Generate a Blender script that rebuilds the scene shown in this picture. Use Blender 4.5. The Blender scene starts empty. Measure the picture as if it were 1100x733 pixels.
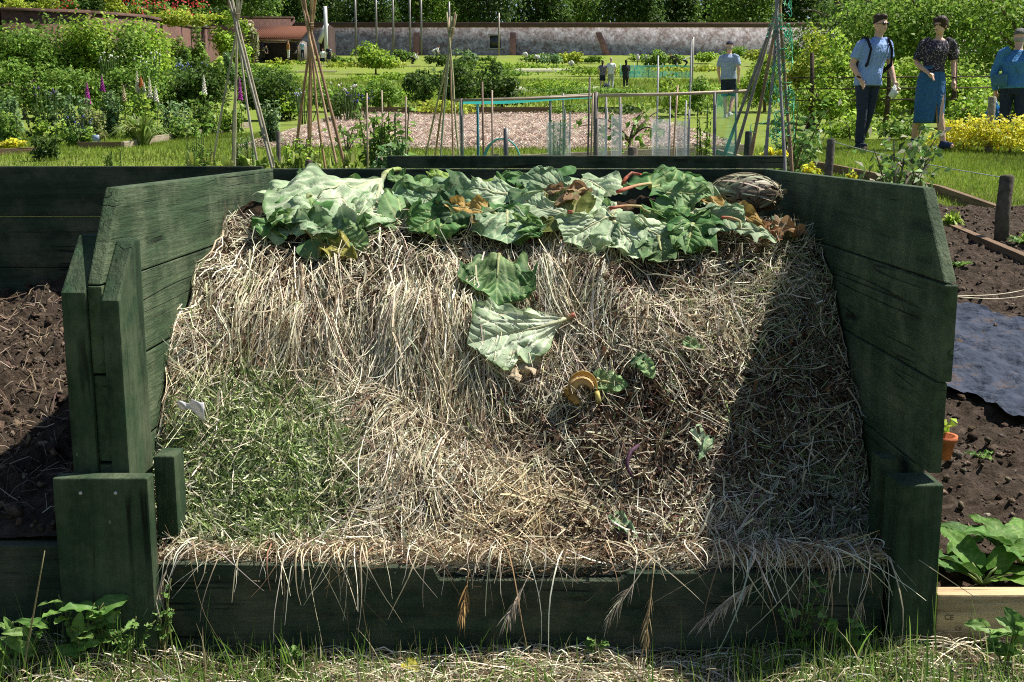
import bpy, bmesh, math, random
import numpy as np
from mathutils import Vector, Matrix, Quaternion

R = np.random.default_rng(7)
random.seed(7)
scene = bpy.context.scene
COL = scene.collection

# ------------------------------------------------------------------ camera model
CAM = np.array((0.0, 0.0, 1.1))
PITCH = math.radians(10.22)
CP, SP = math.cos(PITCH), math.sin(PITCH)
F = 1200.0

def pt(px, py, D):
    """the place at horizontal distance D from the camera seen at photo pixel (px, py)"""
    u, v = (px - 550) / F, (366.5 - py) / F
    d = np.array((u, CP + v * SP, -SP + v * CP))
    return CAM + d * (D / d[1])

def G(x, y):
    """height of the sloping garden"""
    y = np.asarray(y, float)
    return np.interp(y, [-50, 2.25, 15, 26.6, 63.6, 105, 120, 135, 700], [-.1, .01, .975, 1.6, 3.86, 7.86, 9.8, 10.6, 40])

def gp(px, D):
    """ground point under photo column px at distance D"""
    p = pt(px, 150, D)
    return np.array((p[0], D, float(G(p[0], D))))

def pg(px, py):
    Ds = np.linspace(2.3, 130, 6000)
    u, v = (px - 550) / F, (366.5 - py) / F
    d = np.array((u, CP + v * SP, -SP + v * CP))
    z = CAM[2] + d[2] / d[1] * Ds
    k = np.argmax(z <= G(0, Ds))
    return pt(px, py, Ds[k])

# ------------------------------------------------------------------ noise
def _h(ix, iy, iz, s):
    h = (ix.astype(np.int64) * 73856093) ^ (iy.astype(np.int64) * 19349663) ^ (iz.astype(np.int64) * 83492791) ^ (s * 2654435761)
    h = (h ^ (h >> 13)) * 1274126177 & 0x7fffffff
    h = (h ^ (h >> 15)) * 1103515245 & 0x7fffffff
    return (h & 0xffff) / 32767.5 - 1.0

def noise(p, s=0):
    p = np.asarray(p, float)
    i = np.floor(p).astype(np.int64); f = p - i; f = f * f * (3 - 2 * f)
    out = 0
    for a in (0, 1):
        for b in (0, 1):
            for c in (0, 1):
                w = (f[..., 0] if a else 1 - f[..., 0]) * (f[..., 1] if b else 1 - f[..., 1]) * (f[..., 2] if c else 1 - f[..., 2])
                out = out + w * _h(i[..., 0] + a, i[..., 1] + b, i[..., 2] + c, s)
    return out

def n2(x, y, sc, s=0):
    x, y = np.broadcast_arrays(np.asarray(x, float), np.asarray(y, float))
    return noise(np.stack([x * sc, y * sc, np.zeros_like(x) + .37], -1), s)

def unit(v):
    return v / np.maximum(np.linalg.norm(v, axis=-1, keepdims=True), 1e-9)

def rand_dirs(n):
    return unit(R.normal(size=(n, 3)))

# ------------------------------------------------------------------ meshes
class MB:
    """collects vertices, faces and colours of ONE mesh"""
    def __init__(s):
        s.V, s.C, s.q, s.t, s.n, s.poly = [], [], [], [], 0, []
    def add(s, V, quads=None, tris=None, col=(.5, .5, .5), polys=None):
        V = np.asarray(V, float).reshape(-1, 3)
        c = np.asarray(col, float)
        if c.ndim == 1: c = np.tile(c[:3], (len(V), 1))
        s.V.append(V); s.C.append(c[:, :3])
        if quads is not None: s.q.append(np.asarray(quads, np.int64).reshape(-1, 4) + s.n)
        if tris is not None: s.t.append(np.asarray(tris, np.int64).reshape(-1, 3) + s.n)
        if polys is not None: s.poly += [[i + s.n for i in p] for p in polys]
        s.n += len(V)
        return s
    def box(s, c, d, rot=None, col=(.5, .5, .5)):
        V = np.array([(x, y, z) for z in (-.5, .5) for y in (-.5, .5) for x in (-.5, .5)]) * np.asarray(d)
        if rot is not None: V = V @ np.array(rot.to_3x3()).T
        return s.add(V + np.asarray(c), [(0, 2, 3, 1), (4, 5, 7, 6), (0, 1, 5, 4), (1, 3, 7, 5), (3, 2, 6, 7), (2, 0, 4, 6)], col=col)
    def tube(s, pts, rad, n=8, col=(.5, .5, .5), cap=True, flat=None):
        P = np.asarray(pts, float); K = len(P)
        r = np.broadcast_to(np.asarray(rad, float), (K,)) if np.ndim(rad) < 2 else np.asarray(rad, float)
        T = unit(np.gradient(P, axis=0))
        a = np.array((0, 0, 1.)) if abs(T[0][2]) < .9 else np.array((1., 0, 0))
        A = unit(np.cross(T, np.cross(a, T[0]) if False else a)); 
        for k in range(1, K):                         # parallel transport
            v = A[k - 1] - T[k] * np.dot(A[k - 1], T[k]); A[k] = v / max(np.linalg.norm(v), 1e-9)
        B = np.cross(T, A)
        th = np.linspace(0, 2 * math.pi, n, endpoint=False)
        r1, r2 = (r, r) if r.ndim == 1 else (r[:, 0], r[:, 1])
        V = P[:, None] + A[:, None] * (np.cos(th)[None, :, None] * r1[:, None, None]) + B[:, None] * (np.sin(th)[None, :, None] * r2[:, None, None])
        i = np.arange(K - 1)[:, None] * n; j = np.arange(n)[None]; jn = (j + 1) % n
        Q = np.stack([i + j, i + jn, i + n + jn, i + n + j], -1).reshape(-1, 4)
        c = np.asarray(col, float)
        if c.ndim == 2: c = np.repeat(c, n, 0)
        pol = [list(range(n))[::-1], list(range((K - 1) * n, K * n))] if cap else None
        return s.add(V.reshape(-1, 3), Q, col=c, polys=pol)
    def rings(s, rings, n=16, col=(.5, .5, .5), power=2.0):
        """closed loft of horizontal ellipses: (x, y, z, rx, ry)"""
        th = np.linspace(0, 2 * math.pi, n, endpoint=False)
        ct, st = np.cos(th), np.sin(th)
        ct = np.sign(ct) * np.abs(ct) ** (2 / power); st = np.sign(st) * np.abs(st) ** (2 / power)
        V = np.array([np.stack([x + rx * ct, y + ry * st, np.full(n, z)], -1) for x, y, z, rx, ry in rings])
        K = len(rings)
        i = np.arange(K - 1)[:, None] * n; j = np.arange(n)[None]; jn = (j + 1) % n
        Q = np.stack([i + j, i + jn, i + n + jn, i + n + j], -1).reshape(-1, 4)
        return s.add(V.reshape(-1, 3), Q, col=col, polys=[list(range(n))[::-1], list(range((K - 1) * n, K * n))])
    def grid(s, P, col=(.5, .5, .5), closed=False):
        """P: rows x cols x 3"""
        a, b = P.shape[:2]
        i = np.arange(a - 1)[:, None] * b; j = np.arange(b - 1)[None]
        Q = np.stack([i + j, i + j + 1, i + b + j + 1, i + b + j], -1).reshape(-1, 4)
        c = np.asarray(col, float)
        if c.ndim == 3: c = c.reshape(-1, 3)
        return s.add(P.reshape(-1, 3), Q, col=c)
    def ball(s, c, r, col=(.5, .5, .5), n=8, m=6, jitter=0):
        th = np.linspace(0, 2 * math.pi, n, endpoint=False); ph = np.linspace(.12, math.pi - .12, m)
        r = np.broadcast_to(np.asarray(r, float), (3,))
        V = np.array([[(math.sin(p) * math.cos(t), math.sin(p) * math.sin(t), math.cos(p)) for t in th] for p in ph]).reshape(-1, 3)
        if jitter: V = V * (1 + jitter * R.normal(size=(len(V), 1)))
        V = V * r + np.asarray(c)
        i = np.arange(m - 1)[:, None] * n; j = np.arange(n)[None]; jn = (j + 1) % n
        Q = np.stack([i + j, i + n + j, i + n + jn, i + jn], -1).reshape(-1, 4)
        return s.add(V, Q, col=col, polys=[list(range(n)), list(range((m - 1) * n, m * n))[::-1]])
    def mesh(s, name, smooth=False):
        me = bpy.data.meshes.new(name)
        V = np.concatenate(s.V); C = np.concatenate(s.C)
        Q = np.concatenate(s.q) if s.q else np.zeros((0, 4), np.int64)
        T = np.concatenate(s.t) if s.t else np.zeros((0, 3), np.int64)
        pl = [len(p) for p in s.poly]; pi = [i for p in s.poly for i in p]
        idx = np.concatenate([Q.ravel(), T.ravel(), np.array(pi, np.int64)]).astype(np.int32)
        tot = np.concatenate([np.full(len(Q), 4), np.full(len(T), 3), np.array(pl, np.int64)]).astype(np.int32)
        me.vertices.add(len(V)); me.vertices.foreach_set('co', V.astype(np.float32).ravel())
        me.loops.add(len(idx)); me.loops.foreach_set('vertex_index', idx)
        me.polygons.add(len(tot)); st = np.concatenate([[0], np.cumsum(tot)[:-1]]).astype(np.int32)
        me.polygons.foreach_set('loop_start', st); me.polygons.foreach_set('loop_total', tot)
        if smooth: me.polygons.foreach_set('use_smooth', np.ones(len(tot), bool))
        at = me.color_attributes.new('Col', 'FLOAT_COLOR', 'POINT')
        at.data.foreach_set('color', np.c_[np.clip(C, 0, 1), np.ones(len(C))].astype(np.float32).ravel())
        me.update(calc_edges=True); me.validate()
        return me

def obj(name, mesh, mat=None, parent=None, loc=None):
    if isinstance(mesh, MB): mesh = mesh.mesh(name)
    o = bpy.data.objects.new(name, mesh); COL.objects.link(o)
    if mat is not None:
        for m in (mat if isinstance(mat, (list, tuple)) else [mat]): mesh.materials.append(m)
    if loc is not None: o.location = loc
    if parent is not None: o.parent = parent
    return o

def tag(o, label=None, cat=None, group=None, kind=None):
    if label: o['label'] = label
    if cat: o['category'] = cat
    if group: o['group'] = group
    if kind: o['kind'] = kind
    return o

def thing(name, label, cat, loc=(0, 0, 0), rz=0, group=None):
    o = bpy.data.objects.new(name, None); COL.objects.link(o)
    o.location = loc; o.rotation_euler = (0, 0, rz); o.empty_display_size = .1
    return tag(o, label, cat, group)

def dup(root, loc=None, rz=None, scale=None, label=None):
    r = root.copy(); COL.objects.link(r)
    if loc is not None: r.location = loc
    if rz is not None: r.rotation_euler = (0, 0, rz)
    if scale is not None: r.scale = scale if hasattr(scale, '__len__') else (scale,) * 3
    if label: r['label'] = label
    for ch in list(root.children):
        c = ch.copy(); COL.objects.link(c); c.parent = r
        for g in list(ch.children):
            d = g.copy(); COL.objects.link(d); d.parent = c
    return r

# ------------------------------------------------------------------ materials
def new_mat(name):
    m = bpy.data.materials.new(name); m.use_nodes = True
    nt = m.node_tree; nt.nodes.clear()
    return m, nt, nt.nodes, nt.links

def N(ns, t, **kw):
    n = ns.new(t)
    for k, v in kw.items():
        if k in n.inputs: n.inputs[k].default_value = v
        else: setattr(n, k, v)
    return n

def ramp(ns, stops):
    r = ns.new('ShaderNodeValToRGB'); e = r.color_ramp.elements
    while len(e) < len(stops): e.new(.5)
    for k, (p, c) in zip(e, stops):
        k.position = p; k.color = (*c, 1) if len(c) == 3 else c
    return r

def col_mat(name, rough=.6, spec=.3, transl=.0, nscale=0, namt=.25, bump=0, bscale=60, sheen=0):
    """material that takes the thing's own colours from its 'Col' attribute"""
    m, nt, ns, ln = new_mat(name)
    out = ns.new('ShaderNodeOutputMaterial')
    at = N(ns, 'ShaderNodeAttribute', attribute_name='Col')
    c = at.outputs['Color']
    if nscale:
        tc = ns.new('ShaderNodeTexCoord')
        nz = N(ns, 'ShaderNodeTexNoise', Scale=nscale, Detail=3)
        ln.new(tc.outputs['Object'], nz.inputs['Vector'])
        mr = N(ns, 'ShaderNodeMapRange'); mr.inputs['From Min'].default_value = .3; mr.inputs['From Max'].default_value = .7
        mr.inputs['To Min'].default_value = 1 - namt; mr.inputs['To Max'].default_value = 1 + namt
        ln.new(nz.outputs['Fac'], mr.inputs['Value'])
        mx = N(ns, 'ShaderNodeVectorMath', operation='SCALE'); ln.new(c, mx.inputs[0]); ln.new(mr.outputs[0], mx.inputs['Scale'])
        c = mx.outputs[0]
    bs = N(ns, 'ShaderNodeBsdfPrincipled', Roughness=rough); bs.inputs['Specular IOR Level'].default_value = spec
    ln.new(c, bs.inputs['Base Color'])
    if bump:
        tc = ns.new('ShaderNodeTexCoord'); nb = N(ns, 'ShaderNodeTexNoise', Scale=bscale, Detail=4)
        ln.new(tc.outputs['Object'], nb.inputs['Vector'])
        b = N(ns, 'ShaderNodeBump', Strength=bump, Distance=.01); ln.new(nb.outputs['Fac'], b.inputs['Height']); ln.new(b.outputs[0], bs.inputs['Normal'])
    s = bs.outputs[0]
    if transl:
        tr = ns.new('ShaderNodeBsdfTranslucent'); ln.new(c, tr.inputs['Color'])
        mx = N(ns, 'ShaderNodeMixShader', Fac=transl); ln.new(s, mx.inputs[1]); ln.new(tr.outputs[0], mx.inputs[2]); s = mx.outputs[0]
    ln.new(s, out.inputs['Surface'])
    return m

def wood_mat(name, base, worn, grain=1.0, rough=.75, worn_amt=.35, axis='X', bump=.8, spec=.2):
    """painted or bare timber, grain along the board's own length"""
    m, nt, ns, ln = new_mat(name)
    out = ns.new('ShaderNodeOutputMaterial'); bs = N(ns, 'ShaderNodeBsdfPrincipled', Roughness=rough)
    bs.inputs['Specular IOR Level'].default_value = spec
    tc = ns.new('ShaderNodeTexCoord'); oi = ns.new('ShaderNodeObjectInfo')
    mp = ns.new('ShaderNodeMapping'); sc = {'X': (1.2, 16, 16), 'Y': (16, 1.2, 16), 'Z': (16, 16, 1.2)}[axis]
    mp.inputs['Scale'].default_value = sc
    off = N(ns, 'ShaderNodeVectorMath', operation='SCALE'); off.inputs[0].default_value = (7, 13, 5); ln.new(oi.outputs['Random'], off.inputs['Scale'])
    ln.new(tc.outputs['Object'], mp.inputs['Vector']); ln.new(off.outputs[0], mp.inputs['Location'])
    g = N(ns, 'ShaderNodeTexNoise', Scale=2.2 * grain, Detail=7, Roughness=.65, Distortion=.6); ln.new(mp.outputs[0], g.inputs['Vector'])
    fine = N(ns, 'ShaderNodeTexNoise', Scale=9 * grain, Detail=4, Roughness=.7); ln.new(mp.outputs[0], fine.inputs['Vector'])
    big = N(ns, 'ShaderNodeTexNoise', Scale=5, Detail=6, Roughness=.7); ln.new(tc.outputs['Object'], big.inputs['Vector'])
    r1 = ramp(ns, [(.27, [c * .32 for c in base]), (.47, base), (.74, [c * 1.7 for c in base])]); ln.new(g.outputs['Fac'], r1.inputs[0])
    r2 = ramp(ns, [(.44, (0, 0, 0)), (.68, (1, 1, 1))]); ln.new(big.outputs['Fac'], r2.inputs[0])
    mul = N(ns, 'ShaderNodeMath', operation='MULTIPLY'); ln.new(r2.outputs[0], mul.inputs[0]); ln.new(fine.outputs['Fac'], mul.inputs[1])
    m2 = N(ns, 'ShaderNodeMath', operation='MULTIPLY'); m2.inputs[1].default_value = worn_amt * 2; ln.new(mul.outputs[0], m2.inputs[0])
    mix = N(ns, 'ShaderNodeMix', data_type='RGBA'); ln.new(m2.outputs[0], mix.inputs[0]); ln.new(r1.outputs[0], mix.inputs[6]); mix.inputs[7].default_value = (*worn, 1)
    # chips and specks of bare wood
    ch = N(ns, 'ShaderNodeTexVoronoi', Scale=34); mp2 = ns.new('ShaderNodeMapping')
    mp2.inputs['Scale'].default_value = {'X': (.5, 1, 1), 'Y': (1, .5, 1), 'Z': (1, 1, .5)}[axis]
    ln.new(tc.outputs['Object'], mp2.inputs['Vector']); ln.new(off.outputs[0], mp2.inputs['Location']); ln.new(mp2.outputs[0], ch.inputs['Vector'])
    r3 = ramp(ns, [(.05, (1, 1, 1)), (.1, (0, 0, 0))]); ln.new(ch.outputs['Distance'], r3.inputs[0])
    cz = N(ns, 'ShaderNodeMath', operation='GREATER_THAN'); cz.inputs[1].default_value = .93
    sepc = ns.new('ShaderNodeSeparateColor'); ln.new(ch.outputs['Color'], sepc.inputs[0]); ln.new(sepc.outputs[0], cz.inputs[0])
    chm = N(ns, 'ShaderNodeMath', operation='MULTIPLY'); ln.new(r3.outputs[0], chm.inputs[0]); ln.new(cz.outputs[0], chm.inputs[1])
    mix2 = N(ns, 'ShaderNodeMix', data_type='RGBA'); ln.new(chm.outputs[0], mix2.inputs[0]); ln.new(mix.outputs[2], mix2.inputs[6]); mix2.inputs[7].default_value = (*[min(1, c * 1.6 + .02) for c in worn], 1)
    ln.new(mix2.outputs[2], bs.inputs['Base Color'])
    # drying cracks that follow the grain
    mp3 = ns.new('ShaderNodeMapping'); mp3.inputs['Scale'].default_value = {'X': (.3, 10, 10), 'Y': (10, .3, 10), 'Z': (10, 10, .3)}[axis]
    ln.new(tc.outputs['Object'], mp3.inputs['Vector']); ln.new(off.outputs[0], mp3.inputs['Location'])
    cn = N(ns, 'ShaderNodeTexNoise', Scale=1.6, Detail=1); ln.new(mp3.outputs[0], cn.inputs['Vector'])
    cr = ramp(ns, [(.488, (1, 1, 1)), (.5, (.12, .12, .12)), (.512, (1, 1, 1))]); ln.new(cn.outputs['Fac'], cr.inputs[0])
    ck = N(ns, 'ShaderNodeTexNoise', Scale=3.5, Detail=2); ln.new(tc.outputs['Object'], ck.inputs['Vector']); ckr = ramp(ns, [(.52, (1, 1, 1)), (.6, (0, 0, 0))]); ln.new(ck.outputs['Fac'], ckr.inputs[0])
    cmx = N(ns, 'ShaderNodeMath', operation='MAXIMUM'); ln.new(cr.outputs[0], cmx.inputs[0]); ln.new(ckr.outputs[0], cmx.inputs[1])
    cv = N(ns, 'ShaderNodeVectorMath', operation='SCALE'); ln.new(mix2.outputs[2], cv.inputs[0]); ln.new(cmx.outputs[0], cv.inputs['Scale']); ln.new(cv.outputs[0], bs.inputs['Base Color'])
    b0 = N(ns, 'ShaderNodeBump', Strength=.7, Distance=.006); ln.new(cmx.outputs[0], b0.inputs['Height'])
    b = N(ns, 'ShaderNodeBump', Strength=bump, Distance=.004); ln.new(b0.outputs[0], b.inputs['Normal']); ln.new(fine.outputs['Fac'], b.inputs['Height'])
    b2 = N(ns, 'ShaderNodeBump', Strength=bump, Distance=.006); ln.new(g.outputs['Fac'], b2.inputs['Height']); ln.new(b.outputs[0], b2.inputs['Normal'])
    ln.new(b2.outputs[0], bs.inputs['Normal'])
    ln.new(bs.outputs[0], out.inputs['Surface'])
    return m

def noise_mat(name, stops, scale=8, detail=8, rough=.9, bump=.6, bscale=40, bdist=.02, second=None, spec=.1):
    m, nt, ns, ln = new_mat(name)
    out = ns.new('ShaderNodeOutputMaterial'); bs = N(ns, 'ShaderNodeBsdfPrincipled', Roughness=rough); bs.inputs['Specular IOR Level'].default_value = spec
    tc = ns.new('ShaderNodeTexCoord')
    nz = N(ns, 'ShaderNodeTexNoise', Scale=scale, Detail=detail, Roughness=.68); ln.new(tc.outputs['Object'], nz.inputs['Vector'])
    r = ramp(ns, stops); ln.new(nz.outputs['Fac'], r.inputs[0]); c = r.outputs[0]
    if second:
        sc2, col2, lo, hi = second
        n3 = N(ns, 'ShaderNodeTexNoise', Scale=sc2, Detail=5); ln.new(tc.outputs['Object'], n3.inputs['Vector'])
        rr = ramp(ns, [(lo, (0, 0, 0)), (hi, (1, 1, 1))]); ln.new(n3.outputs['Fac'], rr.inputs[0])
        mx = N(ns, 'ShaderNodeMix', data_type='RGBA'); ln.new(rr.outputs[0], mx.inputs[0]); ln.new(c, mx.inputs[6]); mx.inputs[7].default_value = (*col2, 1); c = mx.outputs[2]
    ln.new(c, bs.inputs['Base Color'])
    if bump:
        nb = N(ns, 'ShaderNodeTexNoise', Scale=bscale, Detail=8, Roughness=.7); ln.new(tc.outputs['Object'], nb.inputs['Vector'])
        b = N(ns, 'ShaderNodeBump', Strength=bump, Distance=bdist); ln.new(nb.outputs['Fac'], b.inputs['Height']); ln.new(b.outputs[0], bs.inputs['Normal'])
    ln.new(bs.outputs[0], out.inputs['Surface'])
    return m

M_STRAW = col_mat('straw', rough=.55, spec=.25, transl=.12)
M_LEAF = col_mat('leaf', rough=.5, spec=.25, transl=.42)
M_FARLEAF = col_mat('far_leaf', rough=.6, spec=.2, transl=.4)
M_RHUB = col_mat('rhubarb_leaf', rough=.6, spec=.2, transl=.25, nscale=30, namt=.15, bump=.25, bscale=90)
M_FLOWER = col_mat('petal', rough=.6, spec=.2, transl=.3)
M_BARK = col_mat('bark', rough=.85, spec=.1, nscale=18, namt=.4, bump=.5, bscale=30)
M_CANE = col_mat('cane', rough=.6, spec=.25, nscale=9, namt=.3, bump=.2, bscale=40)
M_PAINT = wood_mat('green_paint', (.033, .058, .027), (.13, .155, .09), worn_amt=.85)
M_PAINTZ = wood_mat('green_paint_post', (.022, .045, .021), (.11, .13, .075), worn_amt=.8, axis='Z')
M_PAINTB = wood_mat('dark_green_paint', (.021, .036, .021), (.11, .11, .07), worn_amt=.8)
M_PINE = wood_mat('pine', (.50, .36, .19), (.62, .5, .32), worn_amt=.5, rough=.7)
M_GREYWOOD = wood_mat('weathered_wood', (.13, .10, .07), (.3, .27, .22), worn_amt=.5)
M_METAL = col_mat('metal', rough=.4, spec=.5)
# ------------------------------------------------------------------ compost bin
def prism(poly, t, bev=.004):
    """board of outline poly (x along its length, z up), thickness t in y, edges eased"""
    bm = bmesh.new()
    f = [bm.verts.new((x, -t / 2, z)) for x, z in poly]; b = [bm.verts.new((x, t / 2, z)) for x, z in poly]
    bm.faces.new(f); bm.faces.new(b[::-1]); n = len(poly)
    for i in range(n): bm.faces.new((f[i], b[i], b[(i + 1) % n], f[(i + 1) % n]))
    bmesh.ops.recalc_face_normals(bm, faces=bm.faces[:])
    if bev: bmesh.ops.bevel(bm, geom=bm.edges[:], offset=bev, segments=2, profile=.6, affect='EDGES')
    me = bpy.data.meshes.new('board'); bm.to_mesh(me); bm.free()
    return me

def board(name, poly, t, loc, rz, mat, parent, label=None, bev=.004, tilt=0):
    me = prism(poly, t, bev); o = obj(name, me, mat, parent)
    o.location = loc; o.rotation_euler = (tilt, 0, rz)
    if label: o['label'] = label
    return o

def rect(L, H, x0=0, z0=0): return [(x0, z0), (x0 + L, z0), (x0 + L, z0 + H), (x0, z0 + H)]

def post(name, w, d, poly_yz, loc, mat, parent, label=None):
    """upright of width w (x), side outline poly_yz"""
    me = prism(poly_yz, w, .004); o = obj(name, me, mat, parent)
    o.location = loc; o.rotation_euler = (0, 0, math.pi / 2)
    if label: o['label'] = label
    return o

bin_ = thing('compost_bin', 'dark green timber compost bin filled with hay and rhubarb leaves', 'compost bin', (0, 2.2, 0))
def inbin(x, y, z): return (x, y - 2.2, z)
HP = math.pi / 2
# left side panel: planks run along +y  (local x -> world y, local y -> world -x)
XL = -.8335; tk = .0295
board('side_plank', [(-.0, .815), (1.66, .815), (1.66, 1.002), (.135, 1.002)], tk, inbin(XL, 2.215, 0), HP, M_PAINT, bin_, 'top plank of the sunlit side with a slanted front end')
board('side_plank', rect(1.72, .178, 0, .634), tk, inbin(XL, 2.212, 0), HP, M_PAINT, bin_)
board('side_plank', rect(1.72, .18, 0, .449), tk, inbin(XL, 2.216, 0), HP, M_PAINT, bin_)
board('side_plank', rect(1.72, .19, 0, .253), tk, inbin(XL, 2.213, 0), HP, M_PAINT, bin_)
board('side_plank', rect(1.72, .20, 0, .05), tk, inbin(XL, 2.235, 0), HP, M_PAINT, bin_)
# uprights that clamp the left planks, tops cut on the slant
sl = [(0, .1), (.15, .1), (.15, .905), (.115, .905), (0, .80)]
post('post', .050, .1, sl, inbin(-.874, 2.205, 0), M_PAINTZ, bin_)
post('post', .036, .1, [(0, .1), (.15, .1), (.15, .895), (.11, .895), (0, .785)], inbin(-.800, 2.2, 0), M_PAINTZ, bin_)
board('front_board_end', rect(.19, .405, 0, .03), .04, inbin(-.918, 2.165, 0), 0, M_PAINTZ, bin_, 'broad upright board fixed over the front of the sunlit side with two screws')
post('stub_post', .045, .07, rect(.07, .40, 0, .04), inbin(-.738, 2.285, 0), M_PAINTZ, bin_)
for sx in (-.862, -.792):
    s = MB(); s.tube([(0, 0, 0), (0, -.002, 0)], .0035, 10)
    o = obj('screw', s, M_METAL, bin_, inbin(sx, 2.1435, .405)); o.data.attributes['Col'].data.foreach_set('color', np.tile((.55, .52, .5, 1), len(o.data.vertices)).astype(np.float32))
# right side panel
XR = .866
board('side_plank', [(.0, .822), (1.62, .822), (1.62, 1.002), (.15, 1.002)], .026, inbin(XR, 2.19, 0), HP, M_PAINT, bin_, 'top plank of the shaded side with a slanted front end')
board('side_plank', rect(1.6, .196, 0, .622), .027, inbin(XR + .001, 2.185, 0), HP, M_PAINT, bin_)
board('side_plank', rect(1.6, .19, 0, .428), .026, inbin(XR - .001, 2.2, 0), HP, M_PAINT, bin_)
board('side_plank', rect(1.5, .20, 0, .224), .026, inbin(XR, 2.29, 0), HP, M_PAINT, bin_)
board('side_plank', rect(1.5, .18, 0, .04), .026, inbin(XR, 2.29, 0), HP, M_PAINT, bin_)
post('corner_post', .09, .09, rect(.09, .40, 0, .01), inbin(.832, 2.178, 0), M_PAINTZ, bin_)
post('stub_post', .04, .06, rect(.06, .40, 0, .03), inbin(.806, 2.30, 0), M_PAINTZ, bin_)
# front board with a broken top edge, and the thinner board behind it
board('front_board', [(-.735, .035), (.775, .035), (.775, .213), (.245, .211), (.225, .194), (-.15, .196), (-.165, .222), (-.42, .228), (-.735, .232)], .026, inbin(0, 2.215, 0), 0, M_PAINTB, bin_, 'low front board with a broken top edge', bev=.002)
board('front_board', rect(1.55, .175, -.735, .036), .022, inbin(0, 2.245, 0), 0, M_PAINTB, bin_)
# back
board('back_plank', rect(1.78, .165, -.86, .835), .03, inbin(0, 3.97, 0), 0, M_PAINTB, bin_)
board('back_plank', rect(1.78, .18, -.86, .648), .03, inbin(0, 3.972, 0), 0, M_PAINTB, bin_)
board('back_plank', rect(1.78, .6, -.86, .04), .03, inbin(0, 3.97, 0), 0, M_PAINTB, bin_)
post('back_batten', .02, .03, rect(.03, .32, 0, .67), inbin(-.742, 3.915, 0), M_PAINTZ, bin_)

# the bay next door shares the sunlit side
nb = thing('neighbouring_bin', 'empty dark green timber bay of bare soil beside the full compost bin', 'compost bin', (-1.7, 2.2, 0))
def innb(x, y, z): return (x + 1.7, y - 2.2, z)
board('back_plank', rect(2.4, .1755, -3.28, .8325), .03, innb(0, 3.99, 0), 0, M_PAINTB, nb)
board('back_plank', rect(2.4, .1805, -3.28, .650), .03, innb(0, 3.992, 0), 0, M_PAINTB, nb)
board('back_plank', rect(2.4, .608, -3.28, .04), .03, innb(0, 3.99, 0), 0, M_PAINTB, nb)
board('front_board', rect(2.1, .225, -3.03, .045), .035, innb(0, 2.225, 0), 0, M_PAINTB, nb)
post('back_post', .05, .06, rect(.06, .95, 0, .04), innb(-2.9, 3.91, 0), M_PAINTZ, nb)

# timber beam of the bed behind
bb = thing('raised_bed_frame', 'dark timber frame of the raised bed behind the compost bin', 'raised bed', (0, 4.7, 0))
board('beam', rect(1.62, .05, -.51, .985), .06, (0, -.05, 0), 0, M_PAINTB, bb)
board('plank', rect(1.58, .08, -.50, .885), .03, (0, -.03, 0), 0, M_GREYWOOD, bb)
board('plank', rect(1.58, .5, -.50, .38), .03, (0, -.03, 0), 0, M_GREYWOOD, bb)
board('plank', rect(1.7, .16, -1.6, .80), .04, (-.2, .35, 0), .02, M_GREYWOOD, bb)

# pale timber edging at the right
eb = thing('timber_edging', 'pale new timber edging board with a stamped mark beside the corner post', 'garden edging', (.9, 2.2, 0))
board('plank', rect(1.1, .108, -.012, .058), .045, (0, .02, 0), 0, M_PINE, eb)
board('peg', rect(.035, .10, -.008, -.03), .02, (0, -.012, 0), 0, M_PINE, eb)
def lettering(text, size, loc, rot, col, parent, name='stamp', ext=.0003):
    cu = bpy.data.curves.new(name, 'FONT'); cu.body = text; cu.size = size; cu.extrude = ext
    tmp = bpy.data.objects.new('tmp', cu); COL.objects.link(tmp)
    bpy.context.view_layer.update()
    me = bpy.data.meshes.new_from_object(tmp.evaluated_get(bpy.context.evaluated_depsgraph_get()))
    bpy.data.objects.remove(tmp); 
    m = noise_mat(name + '_ink', [(.3, col), (.7, [c * 1.6 for c in col])], bump=0)
    o = obj(name, me, m, parent, loc); o.rotation_euler = rot
    return o
lettering('CE', .016, (.004, -.0035, .112), (HP, .06, 0), (.14, .10, .06), eb)
lettering('CE', .012, (.028, -.0035, .088), (HP, .06, 0), (.16, .11, .065), eb)

# ------------------------------------------------------------------ compost heap: height field
_xs = np.array([-.86, 0., .88])
_pr = np.array([
    [(2.235, .20), (2.33, .255), (2.48, .36), (2.6, .51), (2.71, .665), (2.86, .80), (3.4, .87), (3.97, .89)],
    [(2.235, .20), (2.33, .255), (2.46, .325), (2.60, .44), (2.75, .61), (2.92, .755), (3.25, .85), (3.97, .90)],
    [(2.235, .20), (2.34, .212), (2.47, .235), (2.62, .40), (2.84, .625), (2.99, .735), (3.3, .80), (3.97, .83)]])
def profile(X):
    X = np.asarray(X, float); t = np.clip((X - _xs[0]) / (_xs[1] - _xs[0]), 0, 1)[..., None, None]; t2 = np.clip((X - _xs[1]) / (_xs[2] - _xs[1]), 0, 1)[..., None, None]
    return np.where(X[..., None, None] < 0, _pr[0] * (1 - t) + _pr[1] * t, _pr[1] * (1 - t2) + _pr[2] * t2)
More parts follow.
